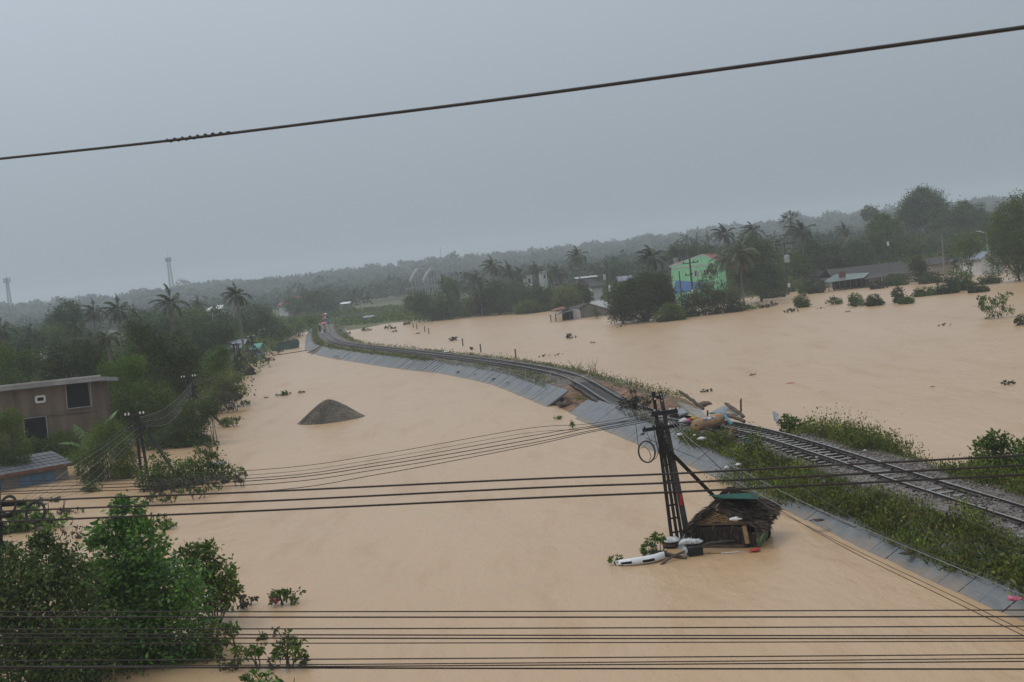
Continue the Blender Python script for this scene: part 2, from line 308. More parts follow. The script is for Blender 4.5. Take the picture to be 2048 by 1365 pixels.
# ================================================================ railway line
def smooth(P, sg):
    k = int(sg*3)+1; w = np.exp(-.5*(np.arange(-k, k+1)/sg)**2); w /= w.sum()
    Q = np.vstack([P[0]+(P[0]-P[1])*np.arange(k, 0, -1)[:, None], P, P[-1]+(P[-1]-P[-2])*np.arange(1, k+1)[:, None]])
    return np.stack([np.convolve(Q[:, i], w, 'valid') for i in range(P.shape[1])], 1)
def resample(P, st):
    P = np.asarray(P, float); d = np.r_[0, np.cumsum(np.linalg.norm(np.diff(P[:, :2], axis=0), axis=1))]
    s = np.arange(0, d[-1], st); return np.stack([np.interp(s, d, P[:, i]) for i in range(P.shape[1])], 1)
ZR = 1.2
FARP = [(651, 648), (654, 641), (662, 636.5), (680, 632), (700, 629.5), (720, 627), (770, 620), (830, 612)]
REFP = [(2048, 1026), (1905, 982), (1804, 951), (1713, 920), (1602, 885.5), (1535, 866), (1056, 731.5), (979, 720), (903, 711), (860, 706), (809, 699.5), (750, 693.5), (706, 688.5), (677, 683.5), (660, 675), (652, 666), (650, 656)]+FARP
REF = np.array([tuple(G(x, y, ZR)) for x, y in REFP])
REF = np.vstack([REF[0]+(REF[0]-REF[2])*k for k in (3, 2, 1)]+[REF])
REF = smooth(resample(REF, 1.0), 3.5)
TRP = [(2048, 1026, 1.2), (1905, 982, 1.2), (1804, 951, 1.2), (1713, 920, 1.2), (1602, 885.5, 1.18), (1535, 866, 1.12), (1461, 848, 1.0), (1400, 840, .9), (1340, 832, .82), (1290, 821, .78),
       (1242, 807, .75), (1209, 788, .78), (1183, 771, .88), (1160, 759, 1.0), (1137, 749, 1.1), (1101, 740, 1.18), (1056, 731.5, 1.2)]+[(x, y, 1.2) for x, y in REFP[7:]]
TR = np.array([tuple(G(*p)) for p in TRP]); TR = np.vstack([TR[0]+(TR[0]-TR[2])*k for k in (3, 2, 1)]+[TR])
TR = smooth(resample(TR, .5), 2.2)
def frame(P):
    d = np.gradient(P, axis=0); d[:, 2] = 0 if P.shape[1] > 2 else 0
    d /= np.linalg.norm(d, axis=1)[:, None]; return d, np.stack([-d[:, 1], d[:, 0], d[:, 0]*0], 1)   # tangent, left
RD, RLf = frame(REF)
WLP = [(2048, 1247), (1900, 1180), (1760, 1120), (1640, 1060), (1560, 1015), (1393, 939), (1332, 906), (1281, 882), (1222, 854), (1160, 829), (1096, 804), (1030, 785), (954, 763), (877, 747), (809, 741),
       (736, 730), (677, 720), (642, 714), (623, 708), (608, 700), (610, 680), (614, 665), (622, 654), (630, 648), (640, 640)]
WL = np.array([tuple(G(x, y, 0)) for x, y in WLP]); WL = np.vstack([WL[0]+(WL[0]-WL[1])*3, WL]); WL = resample(WL, .5)
LW = np.array([np.min(np.hypot(WL[:, 0]-p[0], WL[:, 1]-p[1])) for p in REF])
LW = np.clip(smooth(LW[:, None], 4)[:, 0], 3.5, 5.6)
def sstep(a, b, x): t_ = np.clip((x-a)/(b-a), 0, 1); return t_*t_*(3-2*t_)
RY = REF[:, 1]
WASH = sstep(66, 73, RY)*(1-sstep(84, 90, RY)); WASH[RY > 200] = 0
BR = sstep(52.5, 56, RY)*(1-sstep(68, 73, RY)); BR[RY > 200] = 0
EMB_OFF = None
def emb_z(i, off):
    """height of the bank at station i, sideways offset off (left positive)"""
    lw = LW[i]; n = fbm(REF[i][0]*.9+off*1.3, REF[i][1]*.9, 31, 3)-.45
    zz = float(np.interp(off, [-8, -4.1, -2.7, -1.7, 0, 1.6, lw-1.75, lw, lw+3], [-1.8, 0, .76, .93, .965, .93, .80, -.03, -1.8]))
    w = WASH[i]; 
    if w > 0: zz = zz*(1-w)+w*float(np.interp(off, [-8, -4.1, -2.8, -1.6, -.6, .5, 1.8, lw-1.2, lw, lw+3], [-1.8, 0, .75, .62, .3, .32, .25, .10, -.12, -1.8]))
    w = BR[i]
    if w > 0: zz = zz*(1-w)+w*float(np.interp(off, [-8, -4, -2.0, -1.2, 0, 1.4, lw-1.75, lw, lw+3], [-1.8, -1.0, -.5, .35, .6, .78, .8, -.03, -1.8]))
    if RY[i] < 47 and abs(off) < 2.0: zz = max(zz, 1.06+.03*math.sin(RY[i]*1.3+off*2)+n*.10*(1 if abs(off) > .6 else .7)-max(0, abs(off)-1.6)*.3)*(1-sstep(42, 47, RY[i]))+zz*sstep(42, 47, RY[i])
    return zz+n*.14*(1 if off < lw-.8 else .3)
OFFS = [-8, -6, -4.8, -4.1, -3.7, -3.3, -3.0, -2.7, -2.4, -2.1, -1.8, -1.5, -1.2, -.8, -.4, 0, .4, .8, 1.2, 1.5, 1.75]
def emb_mesh():
    V = []; so = []; gr = []; K = len(OFFS)+9
    for i in range(len(REF)):
        lw = LW[i]; offs = OFFS+list(np.linspace(2.0 if lw-1.75 > 1.95 else 1.8, lw-1.75, 5))+[lw-1.1, lw-.4, lw+.2, lw+3]
        for of in offs:
            z = emb_z(i, of)
            if of > lw-1.7 and WASH[i] < .5: z -= .13
            p = REF[i]+RLf[i]*of; V.append((p[0], p[1], z)); w = WASH[i]
            so.append(max(w*(1 if -1.9 < of < lw-.4 else .3), BR[i]*(1 if of < -1.0 else .15))); 
            gr.append(float(np.interp(abs(of), [1.6, 2.1], [0, 1])) if (of > 1.5 or of < -1.6) else 0)
    n = len(REF); i = np.arange(n-1)[:, None]*K+np.arange(K-1)[None, :]
    F = np.stack([i, i+K, i+K+1, i+1], -1).reshape(-1, 4); me = npmesh('railway_embankment', V, F)
    for nm, dat in (('soil', so), ('turf', gr)):
        a = me.attributes.new(nm, 'FLOAT', 'POINT'); a.data.foreach_set('value', np.array(dat, np.float32))
    return me
def emb_mat():
    mt, t, b = new_mat('railway_embankment'); L = t.links.new; g = t.nodes.new('ShaderNodeNewGeometry'); b.inputs['Roughness'].default_value = .9
    def vor(sc):
        v = t.nodes.new('ShaderNodeTexVoronoi'); v.inputs['Scale'].default_value = sc; L(g.outputs['Position'], v.inputs['Vector']); return v
    def noi(sc):
        v = t.nodes.new('ShaderNodeTexNoise'); v.inputs['Scale'].default_value = sc; v.inputs['Detail'].default_value = 8; L(g.outputs['Position'], v.inputs['Vector']); return v
    def ramp(src, cs):
        r = t.nodes.new('ShaderNodeValToRGB'); r.color_ramp.elements[0].position = cs[0][0]; r.color_ramp.elements[0].color = (*cs[0][1], 1)
        r.color_ramp.elements[1].position = cs[-1][0]; r.color_ramp.elements[1].color = (*cs[-1][1], 1)
        for p_, c in cs[1:-1]: q = r.color_ramp.elements.new(p_); q.color = (*c, 1)
        L(src, r.inputs[0]); return r.outputs[0]
    v = vor(16); sepc = t.nodes.new('ShaderNodeSeparateColor'); L(v.outputs['Color'], sepc.inputs[0])
    grav = ramp(sepc.outputs[0], [(0, (.07, .062, .058)), (.5, (.14, .125, .115)), (.85, (.2, .175, .16)), (1, (.33, .3, .27))])
    soil = ramp(noi(1.5).outputs['Fac'], [(.3, (.12, .06, .035)), (.55, (.25, .125, .065)), (.75, (.32, .19, .11))])
    turf = ramp(noi(3.0).outputs['Fac'], [(.35, (.05, .065, .02)), (.5, (.10, .095, .045)), (.7, (.15, .125, .08))])
    def mixn(f, a_, b_):
        x = t.nodes.new('ShaderNodeMix'); x.data_type = 'RGBA'; L(f, x.inputs[0]); L(a_, x.inputs[6]); L(b_, x.inputs[7]); return x.outputs[2]
    def att(nm):
        a_ = t.nodes.new('ShaderNodeAttribute'); a_.attribute_name = nm; ad = t.nodes.new('ShaderNodeMath'); ad.operation = 'MULTIPLY_ADD'
        n = noi(2.5); sb = t.nodes.new('ShaderNodeMath'); sb.operation = 'MULTIPLY_ADD'; L(n.outputs['Fac'], sb.inputs[0]); sb.inputs[1].default_value = 1.6; sb.inputs[2].default_value = -.8
        ad.use_clamp = True; L(a_.outputs['Fac'], ad.inputs[0]); ad.inputs[1].default_value = 1.35; L(sb.outputs[0], ad.inputs[2]); return ad.outputs[0]
    L(mixn(att('soil'), mixn(att('turf'), grav, turf), soil), b.inputs['Base Color'])
    bp = t.nodes.new('ShaderNodeBump'); bp.inputs['Strength'].default_value = .9; bp.inputs['Distance'].default_value = .06; L(v.outputs['Distance'], bp.inputs['Height']); L(bp.outputs[0], b.inputs['Normal'])
    return mt
EMB = link('railway_embankment', emb_mesh(), emb_mat(), kind='structure')
# concrete slope panels, each a piece of the bank
def rp(i, off, z):
    i0 = int(max(0, min(len(REF)-2, math.floor(i)))); f_ = i-i0; p = REF[i0]*(1-f_)+REF[i0+1]*f_; l = RLf[i0]*(1-f_)+RLf[i0+1]*f_
    return Vector((p[0]+l[0]*off, p[1]+l[1]*off, z))
def lwf(i): return float(np.interp(i, np.arange(len(LW)), LW))
panels = []
cul = DG(628, 706); i = 0.0
while i < len(REF)-12:
    p = rp(i+.5, lwf(i), 0); x, y = px_of(p) if p.y > 1 else (9999, 9999); near = p.y < 62
    skip = (1090 < x < 1126 and 760 < y < 840) or (abs(p.y-cul) < 2.2 and x < 660) or p.y < 14
    if not skip:
        lw = lwf(i+.5); j = lambda a=.012: random.uniform(-a, a); br = (1126 <= x < 1150); dz = -.18 if br else 0
        rows = [(lw-1.8, .88, lw+.95, -.62)]
        if near: rows = [(lw-1.8, .88, lw-.56, .235), (lw-.54, .225, lw+.95, -.62)]
        for (o0, z0, o1, z1) in rows:
            jj = j(.02)+dz; q = [rp(i+.012, o0, z0+jj+j()), rp(i+.985, o0, z0+jj+j()), rp(i+.985, o1, z1+jj+j()), rp(i+.012, o1, z1+jj+j())]
            panels.append((p.y, q))
    i += 1.0
i0r = int(np.argmin(abs(RY-DG(690, 694)))) ; ir = i0r
while ir < len(REF)-8:      # far right-hand slope past the bend
    q = [rp(ir+.012, -2.4, .86), rp(ir+.985, -2.4, .86), rp(ir+.985, -5.4, -.5), rp(ir+.012, -5.4, -.5)]
    if REF[int(ir)][1] < 345 and REF[int(ir)][1] > 218: panels.append((REF[int(ir)][1], q))
    ir += 1.0
panels.sort(key=lambda a: a[0]); rest = MB()
for k_, (d_, q) in enumerate(panels):
    dn = Vector((0, 0, -.07)); bb = MB() if k_ < 296 else rest; bb.hexa([v+dn for v in q]+[v+Vector((0, 0, .05)) for v in q])
    if k_ < 296: bb.build('concrete_panel', M['panel'], EMB)
if rest.v: rest.build('concrete_panels', M['panel'], EMB, kind='stuff')
# culvert cut in the slope
ci = int(np.argmin(abs(RY-cul)+np.where(np.arange(len(RY)) > 400, 1e3, 0)))
b = MB()
for s_ in (-2.4, 2.0): b.hexa([rp(ci+s_+a_, o_, z_-.5) for a_, o_, z_ in ((0, lwf(ci)-2.2, .9), (.4, lwf(ci)-2.2, .9), (.4, lwf(ci)+1.2, -.5), (0, lwf(ci)+1.2, -.5))]+
                         [rp(ci+s_+a_, o_, z_) for a_, o_, z_ in ((0, lwf(ci)-2.2, 1.1), (.4, lwf(ci)-2.2, 1.1), (.4, lwf(ci)+1.2, -.3), (0, lwf(ci)+1.2, -.3))])
b.hexa([rp(ci+a_, o_, z_) for a_, o_, z_ in ((-2, 2.2, -.6), (2, 2.2, -.6), (2, 2.5, -.6), (-2, 2.5, -.6), (-2, 2.2, 1.15), (2, 2.2, 1.15), (2, 2.5, 1.15), (-2, 2.5, 1.15))])
b.build('culvert_wing_wall', M['concrete_old'], EMB)
# track
TD, TL = frame(TR); tl0 = Vector(TR[30]); 
trk = thing('railway_track', 'single metre gauge railway track bent sideways over the washed out bank', 'railway track', (tl0.x, tl0.y, 0))
prof = [(-.065, 0), (.065, 0), (.065, .015), (.01, .03), (.01, .10), (.034, .112), (.034, .14), (-.034, .14), (-.034, .112), (-.01, .10), (-.01, .03), (-.065, .015)]
for sd in (1, -1):
    V = []; 
    for k_ in range(len(TR)):
        c = TR[k_]+TL[k_]*.53*sd
        for a_, h in prof: V.append((c[0]+TL[k_][0]*a_, c[1]+TL[k_][1]*a_, TR[k_][2]-.14+h))
    n = len(prof); F = [(k_*n+q, k_*n+(q+1) % n, (k_+1)*n+(q+1) % n, (k_+1)*n+q) for k_ in range(len(TR)-1) for q in range(n)]
    V = np.array(V)-np.array((tl0.x, tl0.y, 0)); me = npmesh('rail', V, F); me.materials.append(M['rail']); me.materials.append(M['railtop'])
    me.polygons.foreach_set('material_index', [1 if q in (6,) else 0 for k_ in range(len(TR)-1) for q in range(n)])
    link('rail', me, None, trk)
s_ = MB(); s_.add([(-1, -.11, -.17), (1, -.11, -.17), (1, .11, -.17), (-1, .11, -.17), (-1, -.10, 0), (1, -.10, 0), (1, .10, 0), (-1, .10, 0)], [(3, 2, 1, 0), (4, 5, 6, 7), (0, 1, 5, 4), (1, 2, 6, 5), (2, 3, 7, 6), (3, 0, 4, 7)])
sme = bpy.data.meshes.new('sleeper'); sme.from_pydata(s_.v, [], s_.f); sme.materials.append(M['sleeper']); sme.materials.append(M['sleeper_side_shade']); sme.polygons.foreach_set('material_index', [1, 0, 1, 1, 1, 1])
dT = np.r_[0, np.cumsum(np.linalg.norm(np.diff(TR[:, :2], axis=0), axis=1))]; ss = np.arange(4, dT[-1]-2, .64); clips = MB(); srest = MB()
for q, s0 in enumerate(ss):
    p = np.array([np.interp(s0, dT, TR[:, c]) for c in range(3)]); k_ = min(len(TR)-1, int(np.searchsorted(dT, s0))); ang = math.atan2(TL[k_][1], TL[k_][0])+random.uniform(-.02, .02)
    shift = random.uniform(-.05, .05)
    P = Vector((p[0]-tl0.x+TL[k_][0]*shift, p[1]-tl0.y+TL[k_][1]*shift, p[2]-.142))
    if q < 296:
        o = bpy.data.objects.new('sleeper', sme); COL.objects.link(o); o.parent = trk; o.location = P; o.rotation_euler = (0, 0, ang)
    else:
        Rz = Matrix.Rotation(ang, 3, 'Z'); srest.add([P+Vector((tl0.x, tl0.y, 0))+Rz @ Vector(v) for v in s_.v], s_.f)
    if p[1] < 110:
        for sd in (-.53, .53):
            for e_ in (-.1, .1):
                clips.box(P+Vector((tl0.x, tl0.y, .035))+Matrix.Rotation(ang, 3, 'Z') @ Vector((sd+e_, 0, 0)), (.09, .1, .07), ang)
srest.build('sleepers', M['sleeper'], trk, kind='stuff'); clips.build('rail_clips', M['rail'], trk, kind='stuff')
# loose ballast stones
def stones(name, C, sz, mt, parent=None, flat=.75):
    n = len(C); base = np.array([(1, 0, 0), (-.5, .87, 0), (-.5, -.87, 0), (.2, .3, 1), (-.2, -.3, -1)]); 
    ang = RNG.uniform(0, 6.28, n); c, s = np.cos(ang), np.sin(ang); J = base[None]+RNG.normal(0, .22, (n, 5, 3)); J[..., 2] *= flat
    X = J[..., 0]*c[:, None]-J[..., 1]*s[:, None]; Y = J[..., 0]*s[:, None]+J[..., 1]*c[:, None]
    V = (np.stack([X, Y, J[..., 2]], -1)*np.asarray(sz)[:, None, None]+C[:, None]).reshape(-1, 3)
    f = np.array([(0, 1, 3), (1, 2, 3), (2, 0, 3), (1, 0, 4), (2, 1, 4), (0, 2, 4)]); F = (np.arange(n)[:, None, None]*5+f[None]).reshape(-1, 3)
    if parent is not None: V = V-np.array(org(parent))
    return link(name, npmesh(name, V, F), mt, parent, 'stuff')
near_i = [i for i in range(len(REF)) if 18 < RY[i] < 150]; C = []; Z = []
for _ in range(42000):
    y_ = 20+130*random.random()**1.9; i = int(np.argmin(abs(RY[:near_i[-1]]-y_))); of = random.uniform(-2.6, 2.25); f_ = random.random()
    if WASH[i] > .35 and random.random() < .75: continue
    p = rp(i+f_, of, 0); C.append((p.x, p.y, emb_z(i, of)+random.uniform(-.01, .025))); Z.append(random.uniform(.028, .06)*(1 if y_ < 60 else 1.35))
stones('ballast_stones', np.array(C), Z, M['stone'])
# ================================================================ gravel pile
gp = G(657, 846); gp.y += 1.8
pile = thing('gravel_pile', 'conical heap of grey gravel rising out of the brown flood', 'gravel pile', (gp.x, gp.y, 0))
def pile_h(x, y):   # local metres, photo: 4.8 wide, 1.7 high with a gentler right flank
    r = np.hypot(x/np.where(x > 0, 2.5, 2.35), y/2.1)*(1+.10*(fbm(np.arctan2(y, x)*1.3+5, x*0, 77)-.45)); return 1.52*(1-np.clip(np.sqrt(r*r+.012)**1.0*1.09-.09, 0, 3))*(1+.10*np.sin(r*3.1))+.05*(fbm(x*3+9, y*3, 44)-.45)
gx, gy = np.meshgrid(np.linspace(-3.6, 3.6, 60), np.linspace(-3, 3, 50)); gz = np.maximum(pile_h(gx, gy), -.5)
V = np.stack([gx-.15, gy, gz], -1).reshape(-1, 3); i = np.arange(49)[:, None]*60+np.arange(59)[None]; F = np.stack([i, i+1, i+61, i+60], -1).reshape(-1, 4)
link('heap', npmesh('heap', V, F), M['gravel'], pile)
sx = RNG.uniform(-3.2, 3.2, 26000); sy = RNG.uniform(-2.7, 2.7, 26000); sz = pile_h(sx, sy); k_ = sz > -.1
stones('gravel', np.stack([sx-.15+gp.x, sy+gp.y, sz], -1)[k_], RNG.uniform(.03, .075, k_.sum()), M['gravel'], pile)
# ================================================================ vegetation builders
def unit(v): return v/np.maximum(np.linalg.norm(v, axis=-1, keepdims=True), 1e-9)
def leaf_quads(C, dirs, size, aspect=.45, fold=.18):
    n = len(C); size = np.broadcast_to(np.asarray(size, float), (n,))[:, None]; d = unit(dirs); s = unit(np.cross(d, RNG.normal(size=(n, 3)))); nn = np.cross(s, d)
    a = C; b_ = C+d*size*.45+s*size*aspect*.5+nn*size*fold*.5; c = C+d*size; e_ = C+d*size*.5-s*size*aspect*.5+nn*size*fold*.5
    V = np.stack([a, b_, c, e_], 1).reshape(-1, 3); return V, np.arange(4*n).reshape(-1, 4)
def foliage_pts(lobes, n, rc=.26, shell=(.4, 1.0), per=16, up=.25):
    """leaf positions in clumps sitting on the outer part of each lobe (cx,cy,cz,rx,ry,rz)"""
    L = np.array(lobes, float); w = (L[:, 3]*L[:, 5])**.9; nc = max(3, n//per); li = RNG.choice(len(L), nc, p=w/w.sum())
    d = unit(RNG.normal(size=(nc, 3))); d[:, 2] = d[:, 2]*.9+up*.4; d = unit(d); r = RNG.uniform(shell[0], shell[1], nc)[:, None]**.7
    r = r*(1+.18*np.sin(d[:, 0:1]*5+li[:, None])*np.cos(d[:, 2:3]*4+li[:, None]*2))
    c = L[li, :3]+d*L[li, 3:]*r; k = RNG.integers(0, nc, n); s = L[li, 3:].min(1)[:, None]*rc
    s = s*RNG.uniform(.6, 1.25, (nc, 1)); off = RNG.normal(size=(n, 3))*s[k]*np.array([1, 1, .75]); return c[k]+off, unit(d[k]+off/np.maximum(s[k], 1e-6)*.35)
def foliage(name, lobes, n, size, mt, parent, droop=.3, aspect=.5, wind=(-.25, 0, 0), **kw):
    P, o_ = foliage_pts(lobes, n, **kw); D = o_*.8+RNG.normal(size=P.shape)*.6+np.array(wind)-np.array([0, 0, droop])
    k = P[:, 2] > .03 if kw.get('clip', 1) else slice(None)
    P, D = P[k], D[k]; V, F = leaf_quads(P, D, size*RNG.uniform(.6, 1.35, len(P)), aspect); V = V-np.array(org(parent)) if parent is not None else V
    return link(name, npmesh(name, V, F), mt, parent)
def lobes_px(lst, D, depth=1.0, jit=.12):
    """(photo x, photo y, radius px[, ry]) at distance D -> world ellipsoids with real depth"""
    out = []
    for q in lst:
        x, y, r = q[:3]; ry = q[3] if len(q) > 3 else r; R_ = r*D/FPX; p = A(x, y, D+random.uniform(-1, 1)*R_*jit*4); out.append((p.x, p.y, p.z, R_, R_*depth, ry*D/FPX))
    return out
def trunk(base, lobes, r0, mt, parent, name='trunk'):
    b = MB(); L = sorted(lobes, key=lambda l: -l[3])[:7]; cx = sum(l[0] for l in L)/len(L); cy_ = sum(l[1] for l in L)/len(L); cz = min(l[2] for l in L)
    z1 = base[2]+(cz-base[2])*.55; f_ = Vector((base[0]*.6+cx*.4, base[1]*.6+cy_*.4, z1))
    b.tube([base, Vector(base).lerp(f_, .5)+Vector((r0*.4, 0, 0)), f_], [r0, r0*.85, r0*.7], 7)
    for l in L:
        e_ = Vector(l[:3])+Vector((0, 0, l[5]*.4)); m_ = f_.lerp(e_, .5)+Vector((0, 0, -.1*l[5])); b.tube([f_, m_, e_], [r0*.5, r0*.32, r0*.1], 5)
        for _ in range(3):
            q = e_+Vector((random.uniform(-1, 1)*l[3], random.uniform(-1, 1)*l[4], random.uniform(-.2, .9)*l[5]))*.75; b.tube([m_.lerp(e_, .5), q], [r0*.16, r0*.05], 4)
    return b.build(name, mt, parent)
def tree(name, label, cat, lst, D, mt='leaf_mid', dens=1.0, leaf=None, tr=.16, group=None, bark='bark', droop=.3, depth=1.0, zb=None, bx=None, **kw):
    lobes = lobes_px(lst, D, depth); x = bx if bx is not None else sum(l[0]*l[3] for l in lobes)/sum(l[3] for l in lobes)
    if zb is None: zb = float(ground_z(x, D))-.15
    root = thing(name, label, cat, (x, D, zb), group); leaf = leaf or max(.10, min(.62, 3.6*D/FPX))
    area = sum(l[3]*l[5] for l in lobes)*9; n = int(min(34000, max(220, area/(leaf*leaf*.30)*dens*1.75)))
    trunk((x, D, zb), lobes, tr*max(.5, math.sqrt(area)/10), M[bark], root); foliage('crown', lobes, n, leaf, M[mt], root, droop=droop, **kw); return root
def bush(label, lst, D, mt='leaf_mid', name='bush', cat='bush', dens=1.0, leaf=None, group=None, stems=6, **kw):
    yb = max(q[1]+(q[3] if len(q) > 3 else q[2]) for q in lst); xb = sum(q[0] for q in lst)/len(lst); Da = DG(xb, yb)
    if .6 < Da/D < 1.5: D = Da
    lobes = lobes_px(lst, D, kw.pop('depth', .8)); x = sum(l[0] for l in lobes)/len(lobes); root = thing(name, label, cat, (x, D, -.2), group)
    if name == 'bush' and max(l[2]+l[5] for l in lobes) > 1.0 and mt != 'drift': lobes = lobes+[(l[0], l[1], .3, l[3]*.95, l[4], .42) for l in lobes if l[2]-l[5] > -.2 and l[2]-l[5] < 1.6]
    leaf = leaf or max(.09, min(.5, 3.4*D/FPX)); area = sum(l[3]*l[5] for l in lobes)*9; n = int(min(20000, max(110, area/(leaf*leaf*.32)*dens*1.6)))
    foliage('foliage', lobes, n, leaf, M[mt], root, **kw); b = MB()
    for l in lobes:
        for _ in range(stems//2):
            a_ = Vector((l[0]+random.uniform(-.4, .4)*l[3], l[1], -.25)); e_ = Vector((l[0]+random.uniform(-.8, .8)*l[3], l[1]+random.uniform(-.6, .6)*l[4], l[2]+random.uniform(0, .9)*l[5]))
            b.tube([a_, a_.lerp(e_, .5)+Vector((random.uniform(-.1, .1), 0, 0)), e_], [.03+.012*l[3], .02+.008*l[3], .008], 4)
    b.build('stem', M['bark'], root); return root
# ---------------------------------------------------------------- palms
def frond_np(L, az, el, grav=1.0, wind=.8, nl=26, ll=.95, wdt=.115, W_=(-1, .1, 0)):
    st = 12; p = np.zeros(3); d = np.array([math.cos(az)*math.cos(el), math.sin(az)*math.cos(el), math.sin(el)]); pts = [p.copy()]; dirs = [d.copy()]
    for i in range(st):
        t_ = (i+1)/st; d = d+(np.array([0, 0, -1])*grav*.16*(0.4+t_)+np.array(W_)*wind*.075*(0.3+t_)); d /= np.linalg.norm(d); p = p+d*L/st; pts.append(p.copy()); dirs.append(d.copy())
    pts = np.array(pts); dirs = np.array(dirs); V = []; F = []
    # rachis: flat narrow ribbon with depth (3-sided)
    for i, (q, dd) in enumerate(zip(pts, dirs)):
        s = np.cross(dd, [0, 0, 1]); s = s/max(np.linalg.norm(s), 1e-6); w = .045*(1-i/(st+1))*L/4+.006; V += [q+s*w, q-s*w, q+np.array([0, 0, -w])]
    for i in range(st):
        for k in range(3): F.append((i*3+k, i*3+(k+1) % 3, (i+1)*3+(k+1) % 3, (i+1)*3+k))
    for j in range(nl):
        t_ = .14+.86*(j+.5)/nl; x = t_*st; i = min(st-1, int(x)); f_ = x-i; q = pts[i]*(1-f_)+pts[i+1]*f_; dd = dirs[i]
        s = np.cross(dd, [0, 0, 1]); s = s/max(np.linalg.norm(s), 1e-6); l_ = ll*L/4*(math.sin(math.pi*min(1, t_*.85+.12))**.6)*random.uniform(.8, 1.1)
        for sg in (1, -1):
            a_ = s*sg*.75+dd*.65+np.array([0, 0, -.35*random.uniform(.5, 1.6)])+np.array(W_)*wind*.35*random.uniform(.5, 1.3); a_ /= np.linalg.norm(a_)
            m_ = q+a_*l_*.5; e_ = m_+(a_+np.array([0, 0, -.75])+np.array(W_)*wind*.25)/1.35*l_*.5; w = dd*wdt*L/4*.9; b0 = len(V)
            V += [q-w*.5, q+w*.5, m_+w*.6, m_-w*.6, e_]; F += [(b0, b0+1, b0+2, b0+3), (b0+3, b0+2, b0+4, b0+4)]
    F = [f_ if len(set(f_)) == 4 else tuple(dict.fromkeys(f_)) for f_ in F]; return V, F
def palm(label, top, D, fl_px, n=20, mt='palm', wind=.8, name='coconut_palm', base=None, lean=0, dry=3, nl=30, group=None, el=(-.45, 1.35), zb=None, tw=.16, ll=1.0):
    """top = photo position of the crown centre, fl_px = frond length in photo pixels"""
    c = A(top[0], top[1], D); L = fl_px*D/FPX; bp = A(base[0], base[1], D) if base else Vector((c.x+lean, D, 0)); zb = float(ground_z(bp.x, D))-.2 if zb is None else zb
    root = thing(name, label, 'palm tree', (bp.x, D, zb), group); h = c.z-zb; b = MB()
    b.tube([(bp.x, D, zb), (bp.x*.85+c.x*.15, D, zb+h*.35), (bp.x*.4+c.x*.6, D, zb+h*.7), (c.x, D, c.z)], [tw*1.3, tw, tw*.85, tw*.75], 7); b.build('trunk', M['bark_pale'], root)
    loc = (c.x-bp.x, 0, c.z-zb)
    for i in range(n):
        az = i*2.399963+random.uniform(-.2, .2); t_ = i/(n-1); e_ = el[1]+(el[0]-el[1])*t_**.8; Lf = L*(.7+.3*math.sin(math.pi*min(1, .25+t_*.8)))*random.uniform(.9, 1.08)
        V, F = frond_np(Lf, az, e_, grav=.8+.5*t_, wind=wind, nl=nl, ll=ll); me = bpy.data.meshes.new('frond'); me.from_pydata([tuple(v) for v in V], [], F); me.update()
        o = link('frond', me, M['palm_dry'] if i >= n-dry else M[mt], root); o.location = loc
    b = MB(); 
    for k in range(6): a_ = k*1.05; b.box((c.x+.22*math.cos(a_)*L/3, D+.22*math.sin(a_)*L/3, c.z-.18*L/3), (.2, .2, .24), a_)
    b.build('coconuts', M['bark_pale'], root, kind='stuff'); return root
def palm_copy(src, label, top, D, scale, rz=0.0, base=None):
    """copy a palm: own place, size and small turn, trunk foot on the ground below"""
    r = copy_tree(src); c = A(top[0], top[1], D); fr = [o for o in src.children if o.name.startswith('frond')][0].location
    r.scale = (scale,)*3; r.rotation_euler = (0, 0, rz); r['label'] = label; v = Matrix.Rotation(rz, 3, 'Z') @ Vector(fr)*scale
    r.location = (c.x-v.x, D-v.y, c.z-v.z); return r
def fan_palm(label, top, D, r_px, base=None):
    c = A(top[0], top[1], D); R_ = r_px*D/FPX; zb = float(ground_z(c.x, D))-.2; root = thing('fan_palm', label, 'palm tree', (c.x, D, zb)); b = MB()
    bp = A(base[0], base[1], D) if base else c
    b.tube([(bp.x, D, zb), ((bp.x+c.x)/2+.1, D, (zb+c.z)/2), (c.x, D, c.z)], [.3, .24, .22], 7); b.build('trunk', M['bark_pale'], root)
    for i in range(20):
        az = i*2.4; e_ = 1.3-i*.09; d = np.array([math.cos(az)*math.cos(e_)-.25, math.sin(az)*math.cos(e_), math.sin(e_)]); d /= np.linalg.norm(d); q = np.array(c)+d*R_*.62
        s = np.cross(d, [0, 0, 1]); s /= np.linalg.norm(s); u = np.cross(s, d); b = MB(); b.tube([c, q], [.04, .03], 3)
        for k in range(13):
            a_ = -1.9+3.8*k/12; e1 = math.cos(a_)*d+math.sin(a_)*s; t1 = math.cos(a_+.13)*d+math.sin(a_+.13)*s; rr = R_*.5*random.uniform(.85, 1.1)
            m1 = q+e1*rr*.6+u*.03; m2 = q+t1*rr*.6; e2 = q+(e1+t1)/2*rr+np.array([-.12, 0, -.18])*rr; b.add([q, m1, e2, m2], [(0, 1, 2, 3)])
        b.build('leaf', M['palm_dark'], root)
    return root
